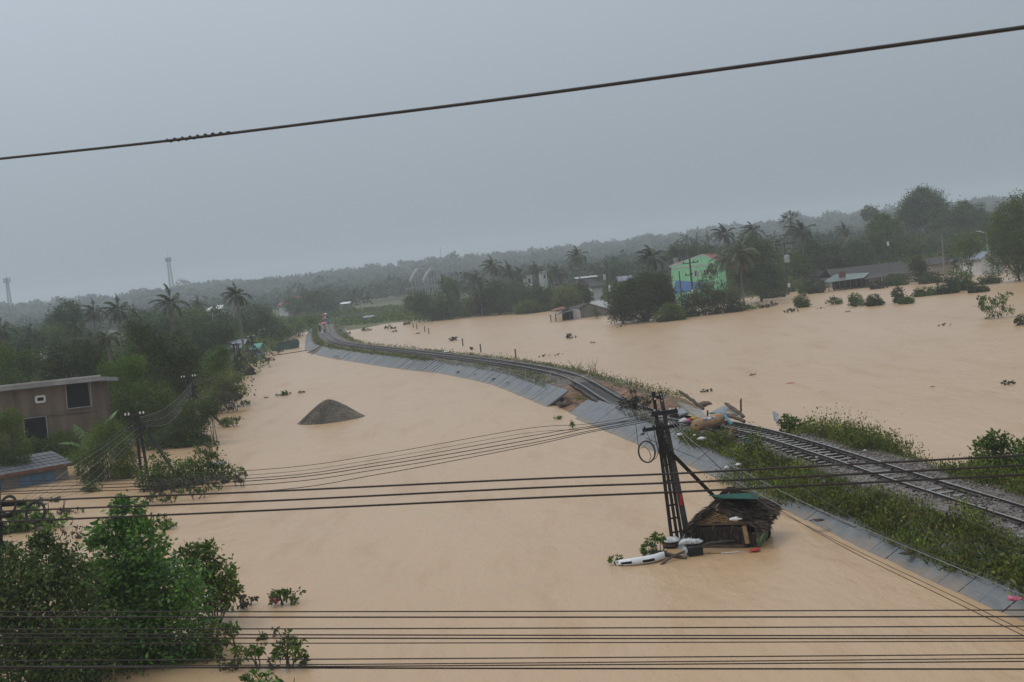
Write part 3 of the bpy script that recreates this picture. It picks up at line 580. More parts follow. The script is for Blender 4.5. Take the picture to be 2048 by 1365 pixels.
def banana(label, base, D, h_px, n=8, lean=(-.3, 0), name='banana_plant'):
    p = A(base[0], base[1], D); p.z = max(p.z, -.3); h = h_px*D/FPX; root = thing(name, label, 'banana plant', (p.x, D, 0)); b = MB(); s0 = Vector((p.x, D, -.3)); s1 = Vector((p.x, D, h*.35))
    b.tube([s0, s1], [.13, .09], 7); b.build('stem', M['banana'], root)
    for i in range(n):
        az = i*2.4+.4; e_ = 1.25-.12*i; d = Vector((math.cos(az)*math.cos(e_), math.sin(az)*math.cos(e_), math.sin(e_))); q = s1.copy(); pts = [q.copy()]; L = h*.85*random.uniform(.8, 1.1)
        for k in range(8): d = (d+Vector((lean[0]*.16, lean[1]*.16, -.13*(.3+k/5)))).normalized(); q = q+d*L/8; pts.append(q.copy())
        b = MB()
        for k in range(8):
            w0 = .20*L*math.sin(math.pi*min(1, max(.04, (k-.6)/7.6)))**.6 if k > 1 else .03; w1 = .20*L*math.sin(math.pi*min(.985, max(.04, (k+.4)/7.6)))**.6 if k > 0 else .03
            dd = (pts[k+1]-pts[k]).normalized(); s = dd.cross(Vector((0, 0, 1))).normalized(); up = s.cross(dd); tear = random.uniform(.0, .12)*L if k > 2 else 0
            for sg in (1, -1): b.add([pts[k], pts[k+1], pts[k+1]+s*sg*w1-up*w1*.35-dd*tear, pts[k]+s*sg*w0-up*w0*.35], [(0, 1, 2, 3)])
        b.build('leaf', M['banana'], root)
    return root
# ================================================================ far forest on the hills
def forest():
    n = 7600; az = RNG.uniform(-.56, .56, n); u = RNG.uniform(0, 1, n); D = 345*(1560/345)**(u**.85)
    x = np.tan(az)*D; y = D; z = ground_z(x, y); r = RNG.uniform(2.6, 5.2, n)*(1+.25*(D > 1000)); 
    ax = 1024+np.tan(az)*FPX; k = ~((ax > 540) & (ax < 860) & (D < 520) & (RNG.uniform(0, 1, n) < .93)); k &= ~((ax > 380) & (ax < 620) & (D < 430) & (RNG.uniform(0, 1, n) < .5))
    k &= ~((ax > 700) & (ax < 1000) & (D < 700) & (RNG.uniform(0, 1, n) < .4))
    k &= ~((ax > 790) & (ax < 905) & (D < 520)); k &= ~((ax < 600) & (D < 620) & (RNG.uniform(0, 1, n) < .7)); k &= ~((ax > 900) & (ax < 1350) & (D < 560) & (RNG.uniform(0, 1, n) < .6))
    Vs, Fs, b0 = [], [], 0
    for sel, per, qs, asp in ((k & (D < 620), 230, .30, .6), (k & (D >= 620), 84, .48, .8)):
        X, Y, Z, R_, DD = x[sel], y[sel], z[sel], r[sel], D[sel]; m_ = len(X)
        d = unit(RNG.normal(size=(m_, per, 3))); d[..., 2] = abs(d[..., 2])*1.0-.15; tall = RNG.uniform(.75, 1.15, m_); tall = np.where(RNG.uniform(0, 1, m_) > .985, tall*1.6, tall)
        rad = np.stack([R_, R_, R_*tall], -1)[:, None]; lump = 1+.22*np.sin(d[..., 0:1]*6+X[:, None, None])*np.cos(d[..., 1:2]*5+Y[:, None, None])
        c = np.stack([X, Y, Z+R_*tall*.75], -1)[:, None]+d*rad*RNG.uniform(.7, 1.05, (m_, per, 1))*lump
        dr = unit(d+RNG.normal(size=d.shape)*.6); sz = np.repeat((R_*qs)[:, None], per, 1)*RNG.uniform(.6, 1.2, (m_, per))
        V, F = leaf_quads(c.reshape(-1, 3), dr.reshape(-1, 3), sz.ravel(), asp); Vs.append(V); Fs.append(F+b0); b0 += len(V)
    return link('forest', npmesh('forest', np.concatenate(Vs), np.concatenate(Fs)), M['forest'], kind='stuff')
FOR = forest()
# ================================================================ individual trees, left bank (near to far)
tree('rain_tree', 'big dark leafy tree with a feathery crown at the bottom left corner of the flood', 'tree',
     [(95, 1130, 50), (40, 1160, 50, 40), (150, 1150, 45), (30, 1240, 60), (110, 1230, 75), (60, 1330, 80), (150, 1320, 80), (-40, 1230, 60), (10, 1110, 26), (85, 1085, 18)], 31, 'leaf_fine', dens=1.15, leaf=.13, tr=.2, zb=-1.8, droop=.45, rc=.3)
tree('broadleaf_tree', 'tall bright green tree with whorled glossy leaves rising from the flood at bottom left', 'tree',
     [(258, 1030, 34), (222, 1070, 36), (290, 1085, 40), (245, 1130, 65), (300, 1160, 60), (205, 1180, 55), (340, 1180, 60), (250, 1250, 90), (350, 1270, 75), (180, 1300, 70), (300, 1350, 90), (385, 1330, 50), (240, 1010, 14), (300, 1050, 14), (190, 1085, 14)],
     33, 'leaf_near', dens=1.25, leaf=.15, tr=.22, zb=-1.8, rc=.24, bx=-10.6)
tree('broadleaf_tree', 'lower spreading side tree right of the tall whorled tree in the bottom left corner', 'tree',
     [(405, 1125, 30, 40), (440, 1150, 28), (400, 1190, 45, 40), (455, 1190, 25), (370, 1120, 26), (420, 1100, 14), (470, 1175, 12)], 36, 'leaf_mid', dens=1.15, leaf=.15, tr=.14, zb=-1.8)
bush('leafy bush below the side tree just above the lowest cables', [(440, 1270, 28, 22), (420, 1295, 22), (462, 1262, 12)], 32, 'leaf_mid', leaf=.13)
bush('small upright green shrub in the water right of the bottom left trees', [(578, 1300, 28, 26), (570, 1275, 14), (602, 1318, 14, 10), (545, 1325, 12, 8)], 31, 'leaf_mid', leaf=.13)
bush('low ragged shrub between the corner trees and the upright shrub', [(470, 1310, 28, 20), (510, 1300, 20, 12), (450, 1330, 20, 12)], 30.5, 'leaf_mid', leaf=.13, dens=.8)
bush('sparse floating sprig just above the lowest cable bundle', [(530, 1268, 20, 8), (552, 1262, 10, 6)], 33.5, 'leaf_mid', leaf=.13, dens=.7)
bush('leaf mass cut by the bottom edge of the view', [(520, 1360, 40, 14), (570, 1362, 30, 10)], 30, 'leaf_near', leaf=.15)
bush('small green bush with a pink bag caught in it', [(560, 1195, 18, 14), (585, 1192, 18, 16)], 38.2, 'leaf_mid', leaf=.13)
bush('dark drifted twigs at the foot of the side tree', [(475, 1205, 30, 9), (498, 1200, 14, 8)], 37.5, 'drift', leaf=.13, dens=.8)
bush('little fir-shaped green sprig left of the tall whorled tree top', [(338, 1050, 16, 8), (333, 1040, 8, 9)], 53, 'leaf_bright', leaf=.14)
# brush around the nearer left pole
bush('ragged half drowned shrubs around the nearer leaning ladder pole on the left', [(300, 950, 30, 26), (340, 945, 35, 25), (380, 950, 30, 25), (320, 920, 22, 16)], 66, 'leaf_mid', leaf=.17, dens=.75)
bush('tall twiggy shrub right of the nearer leaning pole', [(405, 915, 22, 26), (425, 905, 20, 18), (390, 935, 25, 25), (440, 928, 22, 9), (460, 938, 25, 8)], 66.5, 'leaf_mid', leaf=.17, dens=.5)
bush('brown drift brush trapped under the twiggy shrub', [(350, 968, 60, 10), (430, 958, 40, 10), (480, 955, 22, 7)], 65, 'drift', leaf=.16, dens=.8)
bush('long floating raft of creepers below the leaning pole', [(330, 992, 45, 7), (400, 980, 40, 7), (300, 1000, 40, 6)], 61, 'leaf_fine', leaf=.16, dens=.7)
bush('small floating heap of leaves beside the pole brush', [(190, 975, 24, 8), (178, 972, 10, 10)], 66, 'leaf_mid', leaf=.16)
bush('drowned banana leaves and creepers by the coil pole at the left edge', [(60, 1035, 45, 12), (20, 1050, 40, 12), (110, 1040, 30, 8), (40, 1015, 40, 9)], 50, 'leaf_bright', leaf=.3, dens=.9, stems=0)
bush('thin line of floating creeper right of the coil pole', [(110, 1027, 40, 4), (150, 1022, 20, 3), (90, 1003, 40, 4), (120, 1000, 22, 3)], 54, 'leaf_fine', leaf=.14, dens=.9)
bush('brown dead reeds beside the corner trees', [(120, 1068, 22, 10), (155, 1062, 20, 10)], 47, 'leaf_brown', leaf=.16, dens=.35)
# bank row
bush('round vine covered bush standing in the water left of the leaning pole', [(215, 905, 55, 50), (180, 925, 30, 35), (250, 920, 28, 38), (215, 865, 30)], 70, 'leaf_mid', dens=1.2)
bush('dark tree foliage at the left edge beside the tiled shed', [(15, 880, 35, 50), (35, 920, 25, 35), (-10, 930, 40, 40), (20, 840, 22)], 66, 'leaf_mid', dens=1.1)
bush('bright green hedge between the brown house and the tiled shed', [(80, 895, 35, 18), (120, 885, 30, 20), (150, 905, 20, 20), (60, 890, 20, 15)], 77, 'leaf_bright')
banana('banana plant with broad torn leaves in front of the brown house', (188, 905), 74, 110, 9, (.1, 0))
banana('small banana plant right of the tiled shed', (155, 930), 73, 50, 5, (-.2, 0))
tree('mango_tree', 'large very dark dense tree behind the leaning poles', 'tree',
     [(285, 690, 38), (275, 665, 22), (345, 700, 38), (310, 740, 60), (370, 750, 40), (260, 740, 40), (335, 800, 55), (380, 720, 22)], 98, 'leaf_dark', dens=1.25, tr=.2)
tree('mango_tree', 'dark brown-green tree above the brown house roof', 'tree',
     [(130, 725, 38, 34), (180, 725, 40, 36), (110, 745, 30), (205, 750, 35), (160, 695, 22, 14)], 108, 'leaf_dark', dens=1.2)
tree('broadleaf_tree', 'mid green tree at the far left behind the house roof', 'tree', [(25, 745, 42, 36), (60, 725, 25, 24), (0, 715, 30, 26)], 112, 'leaf_mid', dens=1.1)
tree('broadleaf_tree', 'bright green tree in front of the very dark tree', 'tree',
     [(265, 735, 26), (245, 760, 30), (215, 740, 18)], 88, 'leaf_bright', dens=1.0)
tree('broadleaf_tree', 'thick green tree right of the brown house', 'tree',
     [(255, 800, 45, 36), (300, 800, 40, 40), (330, 830, 45, 40), (230, 830, 40, 36), (280, 850, 60, 30), (360, 855, 45, 26)], 87, 'leaf_mid', dens=1.15)
bush('creeper draped mound at the water edge right of the thick green tree', [(390, 830, 32, 30), (375, 860, 40, 20), (420, 815, 20, 24), (330, 875, 50, 16)], 89, 'leaf_fine', dens=1.1)
tree('vine_tree', 'vine smothered column of bright leaves near the end of the left tree line', 'tree', [(437, 720, 18, 22), (425, 750, 26, 32), (442, 702, 10)], 112, 'leaf_bright', dens=1.2)
tree('bamboo_clump', 'yellow-green feathery bush leaning over the water', 'tree', [(460, 765, 28, 22), (478, 785, 18, 12), (445, 785, 26, 22)], 108, 'leaf_yellow', dens=.9)
bush('brown brush below the yellow-green bush', [(440, 800, 30, 12), (420, 815, 24, 12), (465, 795, 22, 8)], 104, 'drift')
bush('low green floating shrub at the foot of the second pole stay', [(462, 842, 22, 7), (448, 846, 10, 8)], 92, 'leaf_mid')
bush('brown tuft floating off the left bank', [(455, 817, 16, 5)], 99, 'drift')
bush('flat weed raft off the left bank', [(490, 806, 12, 4), (482, 812, 8, 2)], 104, 'leaf_fine')
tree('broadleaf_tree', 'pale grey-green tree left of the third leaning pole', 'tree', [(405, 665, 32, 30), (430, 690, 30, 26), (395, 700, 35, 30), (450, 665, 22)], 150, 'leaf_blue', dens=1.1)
bush('dark rounded brush around the third leaning pole', [(487, 742, 20, 10), (500, 745, 20, 7), (470, 735, 14, 14)], 143, 'drift', leaf=.25)
bush('leafy brush left of the third pole', [(462, 730, 16, 20), (480, 722, 10, 14)], 148, 'leaf_fine', leaf=.24)
tree('broadleaf_tree', 'hazy round tree left of the tallest far left palms', 'tree', [(135, 620, 24, 18), (120, 640, 24, 20), (155, 640, 20, 18), (137, 655, 26, 18)], 205, 'leaf_blue', dens=1.0)
XS = [(35, 680, 45, 26, 'misty tree at the far left above the darker trees'), (95, 672, 36, 24, 'misty tree left of the lowest palm'), (175, 685, 40, 26, 'misty broad tree between the palms and the dark tree'),
      (300, 645, 40, 22, 'misty tree behind the left pair of palms'), (375, 640, 34, 24, 'misty tree right of the wide coconut palm'), (430, 640, 30, 26, 'misty tree left of the tallest palm by the tin roof'),
      (510, 640, 36, 32, 'misty tree right of the tallest palm by the tin roof'), (545, 655, 26, 22, 'misty low tree behind the floating green shed'), (335, 665, 40, 30, 'misty tree in front of the wide coconut palm')]
for i, (x, y, r, ry, lb) in enumerate(XS):
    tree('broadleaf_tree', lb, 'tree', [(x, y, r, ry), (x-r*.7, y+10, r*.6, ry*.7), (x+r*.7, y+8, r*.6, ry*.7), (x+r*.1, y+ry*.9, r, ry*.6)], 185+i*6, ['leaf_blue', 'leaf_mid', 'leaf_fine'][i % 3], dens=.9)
# palms, left
pL = palm('tall leaning-crowned coconut palm, second from the left in the far left row', (236, 622), 172, 44, base=(243, 700), n=20)
palm_copy(pL, 'coconut palm leftmost in the far left row of palms', (187, 625), 190, .9, .3)
palm_copy(pL, 'hazy coconut palm between the two tallest of the far left row', (270, 637), 205, .95, -.4)
pW = palm('wide coconut palm with fronds swept left, near the right of the left row', (340, 608), 165, 46, n=21, wind=1.1, base=(346, 660))
palm_copy(pW, 'small pale coconut palm right of the wide swept palm', (397, 612), 235, .8, .3)
pT = palm('tallest coconut palm beside the grey tin roof with a bare dark trunk', (472, 592), 168, 36, n=22, wind=1.0, base=(484, 668), mt='palm_dark')
palm_copy(pL, 'coconut palm half hidden at the very left edge', (0, 660), 150, .8, .2)
palm_copy(pL, 'short drooping coconut palm above the dark trees on the left', (148, 658), 160, .7, -.3)
palm_copy(pL, 'small misty coconut palm between the left edge and the drooping palm', (62, 665), 180, .62, .5)
palm('dark slim areca palm in front of the very dark tree', (214, 675), 90, 40, n=12, mt='palm_dark', wind=.9, name='areca_palm', base=(229, 790), dry=1, el=(-.2, 1.2), tw=.13)
palm('young coconut palm with brown fronds drooping into the water', (385, 815), 86, 52, n=12, mt='palm', wind=.5, dry=5, el=(-.5, .9), base=(380, 850))
palm('pale arching coconut fronds rising among the green trees', (300, 790), 92, 46, n=9, wind=-.3, el=(0, 1.2), dry=1)
# ================================================================ centre
tree('broadleaf_tree', 'wide dark tree at the end of the track beyond the people', 'tree', [(628, 600, 26, 18), (655, 600, 22, 16), (605, 612, 22, 16), (640, 618, 34, 16), (612, 588, 10, 8)], 385, 'leaf_blue', dens=1.1)
tree('broadleaf_tree', 'round bush-like tree left of the wide dark tree', 'tree', [(582, 608, 14, 13), (590, 615, 16, 12)], 390, 'leaf_blue')
bush('pale green thicket beyond the people on the track', [(660, 632, 22, 8), (690, 622, 24, 8), (625, 632, 20, 8)], 372, 'leaf_mid')
bush('bright green field edge thicket left of the far slope', [(600, 645, 30, 10), (585, 660, 22, 7), (620, 640, 22, 8), (560, 668, 20, 6)], 298, 'leaf_bright', leaf=.35)
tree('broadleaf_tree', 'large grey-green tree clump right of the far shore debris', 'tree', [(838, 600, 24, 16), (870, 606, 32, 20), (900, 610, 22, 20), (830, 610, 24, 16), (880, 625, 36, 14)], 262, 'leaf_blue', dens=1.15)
tree('broadleaf_tree', 'round crowned taller tree above the grey-green clump', 'tree', [(892, 566, 14, 11), (903, 578, 14, 13)], 285, 'leaf_fine', dens=.9)
tree('broadleaf_tree', 'narrow upright tree at the right of the grey-green clump', 'tree', [(907, 590, 10, 20), (905, 612, 13, 16)], 264, 'leaf_blue')
CX = [(965, 600, 26, 22, 'leaf_blue', 'leftmost dark tree at the middle waterline'), (995, 590, 30, 28, 'leaf_dark', 'dark tree under the tallest pair of middle palms'), (1040, 590, 30, 28, 'leaf_blue', 'bushy tree in the middle of the palm grove'),
      (1082, 598, 28, 26, 'leaf_dark', 'dense dark tree at the right of the palm grove'), (1055, 612, 24, 12, 'leaf_mid', 'brighter low tree at the front of the palm grove'), (1135, 595, 24, 20, 'leaf_yellow', 'yellow-green tree behind the tin shed'),
      (1165, 585, 16, 18, 'leaf_dark', 'small round dark tree left of the tall utility pole')]
for i, (x, y, r, ry, mt_, lb) in enumerate(CX):
    tree('broadleaf_tree', lb, 'tree', [(x, y, r, ry), (x-r*.6, y+ry*.45, r*.7, ry*.7), (x+r*.6, y+ry*.4, r*.7, ry*.7), (x, y+ry*.8, r, ry*.5)], 262-i*4 if i != 5 else 222, mt_, dens=1.1)
pC = palm('tallest coconut palm of the middle grove, left of a pair', (985, 535), 272, 32, n=22, mt='palm', wind=1.2)
palm_copy(pC, 'second tall coconut palm of the middle grove', (1018, 545), 268, .95, .35)
palm_copy(pC, 'low coconut palm at the left end of the middle grove', (955, 562), 264, .9, -.3)
palm_copy(pC, 'bushy coconut palm right of centre in the middle grove', (1037, 552), 275, .8, .8)
palm_copy(pC, 'coconut palm in front of the small white house', (1071, 540), 285, .75, .2)
palm_copy(pC, 'coconut palm right of the small white house', (1115, 545), 262, .8, -.3)
palm_copy(pC, 'high solitary swept palm standing above the roofs', (1155, 515), 285, 1.05, .1)
palm_copy(pC, 'drooping palm at the left front of the middle grove', (960, 585), 258, .85, .5)
palm_copy(pC, 'young palm in front of the grey gable wall', (1192, 625), 196, .42, .2)
tree('broadleaf_tree', 'round dark hazy tree behind the tall utility pole', 'tree', [(1235, 540, 20, 17), (1245, 555, 22, 14), (1222, 550, 14, 14)], 300, 'leaf_blue')
tree('fig_tree', 'big dark tree hanging into the flood at the centre right', 'tree',
     [(1255, 600, 34, 34), (1290, 580, 36, 34), (1320, 585, 24, 34), (1240, 625, 22, 24), (1285, 625, 40, 24), (1315, 562, 24, 18), (1335, 600, 16, 30), (1262, 572, 14)], 172, 'leaf_dark', dens=1.3, tr=.2)
pK = palm('swept coconut palm growing out of the big dark tree', (1302, 518), 178, 42, n=22, wind=1.5, mt='palm_dark', base=(1308, 600))
bush('round green bush at the water in front of the grey-blue wall', [(1345, 622, 24, 16), (1330, 630, 20, 12), (1362, 628, 10, 12)], 168, 'leaf_mid', dens=1.15)
bush('dark hedge below the blue roof', [(1385, 604, 24, 17), (1415, 598, 26, 22), (1445, 600, 28, 22), (1470, 612, 20, 14), (1380, 618, 14, 12)], 176, 'leaf_dark', dens=1.15)
tree('young_tree', 'thin white-flowering tree in front of the green house', 'tree', [(1412, 565, 14, 20), (1425, 545, 9, 18), (1405, 580, 16, 14)], 184, 'leaf_blue', dens=.6)
pB = palm('broad coconut palm with heavy drooping fronds right of the green house', (1478, 505), 184, 58, n=24, wind=.7, mt='palm', base=(1487, 600), dry=6, el=(-.9, 1.1))
palm_copy(pB, 'slightly lower drooping palm just left of the broad one', (1450, 515), 190, .75, .9)
tree('broadleaf_tree', 'tall brushy dark tree right of the broad drooping palm', 'tree', [(1500, 500, 30, 30), (1530, 520, 28, 34), (1515, 560, 36, 34), (1550, 560, 20, 24), (1480, 545, 20, 30)], 192, 'leaf_blue', dens=1.1)
tree('broadleaf_tree', 'dark rounded tree behind the green house roof', 'tree', [(1360, 500, 22, 16), (1385, 505, 20, 14), (1345, 512, 14, 12), (1410, 505, 22, 14)], 262, 'leaf_blue', dens=1.1)
pA = palm('left areca palm above the green house roof', (1372, 478), 255, 20, n=14, mt='palm_dark', name='areca_palm', dry=0, wind=.6, nl=16, el=(-.4, 1.3))
palm_copy(pA, 'right areca palm above the green house roof', (1393, 483), 255, .95, .8)
palm_copy(pA, 'areca palm left of the broad drooping palm crown', (1416, 477), 262, .9, 1.5)
palm_copy(pA, 'small areca palm in the far tree line right of the fan palm', (1634, 470), 245, .7, .4)
palm_copy(pA, 'dark areca palm beside the lattice utility pole', (1548, 478), 215, .8, .4)
palm_copy(pK, 'swept palm crown above the broad palm, against the hill', (1448, 470), 240, 1.1, .2)
palm_copy(pK, 'swept palm crown right of it, above the brushy dark tree', (1505, 465), 235, 1.0, -.2)
fan_palm('round headed fan palm standing highest against the sky', (1582, 445), 232, 26, base=(1592, 560))
palm_copy(pK, 'coconut palm touching the tall fan palm', (1603, 465), 228, 1.15, .3)
palm_copy(pC, 'lone small palm with a thin leaning trunk against the hill', (1688, 462), 265, .75, .1)
RX = [(1625, 505, 30, 26, 235, 'leaf_blue', 'dense tree below the round headed fan palm'), (1670, 510, 30, 20, 240, 'leaf_dark', 'dark tree behind the upper brown roof'), (1590, 530, 30, 24, 228, 'leaf_mid', 'low tree between the utility poles and the brown roof'),
      (1715, 505, 26, 24, 236, 'leaf_blue', 'tree below the lone leaning palm'), (1770, 450, 30, 22, 262, 'leaf_mid', 'tall rounded tree with a pole in front'), (1760, 490, 44, 26, 255, 'leaf_fine', 'broad lower crown under the tall rounded tree'),
      (1820, 495, 34, 22, 262, 'leaf_mid', 'middle sized tree right of the tall rounded tree'), (1860, 495, 34, 22, 270, 'leaf_blue', 'tree behind the street lamp pole'), (1850, 405, 38, 30, 320, 'leaf_blue', 'huge round crowned tree highest on the right'),
      (1825, 420, 24, 26, 322, 'leaf_blue', 'left shoulder crown beside the huge round tree'), (1935, 430, 38, 24, 300, 'leaf_blue', 'wide hazy tree right of the huge round tree'), (1900, 445, 30, 26, 305, 'leaf_fine', 'lower tree between the huge round tree and the wide hazy one'),
      (1905, 480, 40, 22, 285, 'leaf_blue', 'understorey tree right of the street lamp'), (1980, 470, 26, 26, 270, 'leaf_fine', 'tree left of the tree at the right edge'), (1740, 425, 14, 12, 420, 'leaf_blue', 'small far pointed tree on the right ridge')]
for i, (x, y, r, ry, D, mt_, lb) in enumerate(RX):
    tree('broadleaf_tree', lb, 'tree', [(x, y, r, ry), (x-r*.65, y+ry*.4, r*.6, ry*.65), (x+r*.65, y+ry*.35, r*.62, ry*.7), (x+r*.1, y+ry*.85, r, ry*.6), (x-r*.2, y-ry*.6, r*.4, ry*.4)], D, mt_, dens=1.0)
tree('rubber_tree', 'leafy light green tree filling the right edge above the water', 'tree',
     [(2020, 430, 30, 26), (2045, 410, 26, 22), (2000, 470, 26, 26), (2040, 470, 40, 34), (1998, 515, 22, 22), (2035, 525, 34, 30), (2062, 500, 40, 60)], 172, 'leaf_mid', dens=.85, tr=.13)
tree('broadleaf_tree', 'slender light tree with a small crown in front of the dark roofs', 'tree', [(1937, 478, 20, 18), (1925, 500, 18, 16), (1950, 495, 16, 16), (1935, 520, 16, 12)], 190, 'leaf_mid', dens=.8, tr=.12)
tree('broadleaf_tree', 'thin open tree left of the slender light tree', 'tree', [(1910, 490, 12, 14), (1905, 510, 14, 14), (1915, 530, 10, 12)], 195, 'leaf_fine', dens=.6, tr=.12)
tree('broadleaf_tree', 'dark upright tree in front of the long dark roof', 'tree', [(1838, 528, 12, 18), (1835, 545, 16, 16), (1845, 556, 14, 12)], 196, 'leaf_dark', dens=1.1, tr=.13)
BX = [(1632, 572, 18, 15, 183, 'leaf_dark', 'dark bush in the water left of the green lean-to'), (1610, 575, 12, 12, 192, 'leaf_mid', 'paler bush behind the dark bush near the green lean-to'),
      (1605, 600, 14, 15, 168, 'leaf_mid', 'isolated leafy bush standing in open water left of the drowned hedge'), (1670, 602, 16, 7, 169, 'leaf_mid', 'left end of the drowned hedge in open water'),
      (1712, 597, 12, 9, 171, 'leaf_mid', 'bushy tuft in the middle of the drowned hedge'), (1725, 606, 26, 6, 162, 'leaf_fine', 'low weedy strip in front of the drowned hedge'),
      (1750, 601, 16, 11, 160, 'leaf_dark', 'round dark bush right of the weedy strip'), (1798, 588, 11, 18, 156, 'leaf_dark', 'tall cone shaped bush with a pale plank at its foot'),
      (1812, 600, 14, 8, 155, 'leaf_mid', 'lower skirt of leaves right of the cone shaped bush'), (1850, 584, 26, 8, 165, 'leaf_mid', 'flat drowned bushes right of the cone shaped bush'),
      (1895, 570, 20, 18, 166, 'leaf_dark', 'dark spreading bush left of the green round bush'), (1920, 560, 24, 22, 168, 'leaf_mid', 'high round green bush before the beige wall'),
      (1955, 575, 20, 10, 163, 'leaf_dark', 'low dark bush right of the high round one'), (1980, 556, 20, 12, 172, 'leaf_mid', 'bush at the foot of the white house'),
      (1790, 560, 22, 12, 182, 'leaf_fine', 'shrub under the end of the long dark roof'), (1755, 570, 20, 8, 184, 'drift', 'brown brush along the water under the long dark roof'),
      (1860, 555, 22, 12, 186, 'leaf_fine', 'grey-green shrub right of the dark upright tree'), (1575, 575, 14, 10, 196, 'leaf_mid', 'low shrub at the foot of the transformer pole'), (1545, 588, 26, 8, 200, 'leaf_dark', 'dark shrub line left of the transformer pole')]
for x, y, r, ry, D, mt_, lb in BX:
    bush(lb, [(x, y, r, ry), (x-r*.5, y+ry*.45, r*.6, ry*.55), (x+r*.5, y+ry*.5, r*.6, ry*.5)], D, mt_)
tree('young_tree', 'small open tree standing alone in the flood near the right edge', 'tree', [(1975, 610, 17, 14), (2000, 600, 16, 9), (2015, 618, 14, 12), (1985, 628, 16, 9), (1965, 600, 9, 7), (2018, 592, 7, 6)], 114, 'leaf_mid', dens=.6, leaf=.24, tr=.12)
bush('dark shrub cut by the right edge below the lone flooded tree', [(2045, 640, 14, 10), (2036, 645, 8, 6)], 110, 'leaf_dark')
for x, y, w, h, D, mt_, lb in [(1490, 615, 60, 5, 172, 'leaf_fine', 'long pale fallen trunk with creepers at the water edge'), (1545, 608, 10, 4, 178, 'drift', 'dark drift clump right of the fallen trunk'), (1530, 613, 14, 3, 172, 'drift', 'smaller drift clump beside the fallen trunk'),
                            (1580, 622, 16, 3, 155, 'drift', 'flat pointed drift raft in open water below the bushes'), (1140, 673, 11, 4, 157, 'drift', 'dark mound of weeds alone in the middle of the right-hand flood'),
                            (572, 785, 10, 6, 106, 'leaf_mid', 'small round weed clump floating above the gravel heap'), (905, 678, 12, 4, 185, 'drift', 'reedy drift clump near the far fence posts'), (1490, 612, 12, 3, 168, 'leaf_fine', 'low green weed raft left of the drift clumps'),
                            (730, 659, 12, 3.5, 250, 'drift', 'dark weed heap on the far sandy shore'), (780, 655, 14, 3.5, 252, 'drift', 'larger dark weed heap along the far shore'), (812, 647, 12, 3, 256, 'drift', 'weed patch near the grey-green tree clump'),
                            (945, 697, 7, 2.5, 146, 'drift', 'tiny peaked weed clump near the long curve of track'), (1145, 848, 6, 7, 70, 'leaf_bright', 'green sprig afloat beside the broken slabs'), (1115, 835, 9, 4, 72, 'leaf_bright', 'pair of floating green leaves left of the broken slabs')]:
    bush(lb, [(x, y, w*.6, h), (x+w*.5, y+h*.2, w*.5, h*.6), (x-w*.4, y+h*.3, w*.4, h*.5)], D, mt_, name='weed_clump', cat='weed clump', stems=0)
SM = [(2010, 770, 'dark speck of drift near the right edge, above the three cables'), (555, 793, 'drift scrap just left below the round weed clump above the gravel heap'), (530, 797, 'leftmost drift scrap above the gravel heap'),
      (600, 787, 'drift scrap just right of the round weed clump above the gravel heap'), (1183, 687, 'small lone drift speck right below the dark mound of weeds'), (1085, 714, 'left speck of drift behind the long curve of track'),
      (1115, 711, 'right speck of drift behind the long curve of track'), (1240, 655, 'thin drift stick below the big dark flooded tree'), (1640, 618, 'drift speck below the isolated leafy bush'),
      (1885, 652, 'lone drift speck in the open flood left of the flooded tree'), (1460, 615, 'drift bit at the hedge foot near the fallen trunk'), (1420, 624, 'drift bit at the water edge right of the grey-blue wall'),
      (835, 668, 'drift twig among the far fence posts'), (700, 668, 'drift heap where the far slope meets the sand'), (790, 664, 'drift bit on the far sand near the larger weed heap'), (1400, 786, 'flat drift stick in the flood above the tan tank'),
      (1860, 775, 'small drift speck in the flood right of the pink scrap'), (1500, 752, 'drift stick in the flood left above the pink scrap'), (1740, 575, 'drift under the long dark roofed row house'), (1690, 625, 'drift speck below the weedy strip of the drowned hedge')]
for i, (x, y, lb) in enumerate(SM):
    p = G(x, y)
    if i % 5 == 0:
        proto_d = thing('drift_clump', lb, 'drift', (p.x, p.y, 0), 'small clumps of drift on the flood')
        foliage('leaves', [(p.x, p.y, .02, .55, .3, .12), (p.x+.5, p.y, .0, .4, .3, .08)], 90, .2, M['drift'], proto_d)
    else:
        c = copy_tree(proto_d); c['label'] = lb; c.location = (p.x, p.y, 0); c.rotation_euler.z = random.uniform(-.6, .6); c.scale = (random.uniform(.5, 1.2)*max(.5, p.y/130),)*3
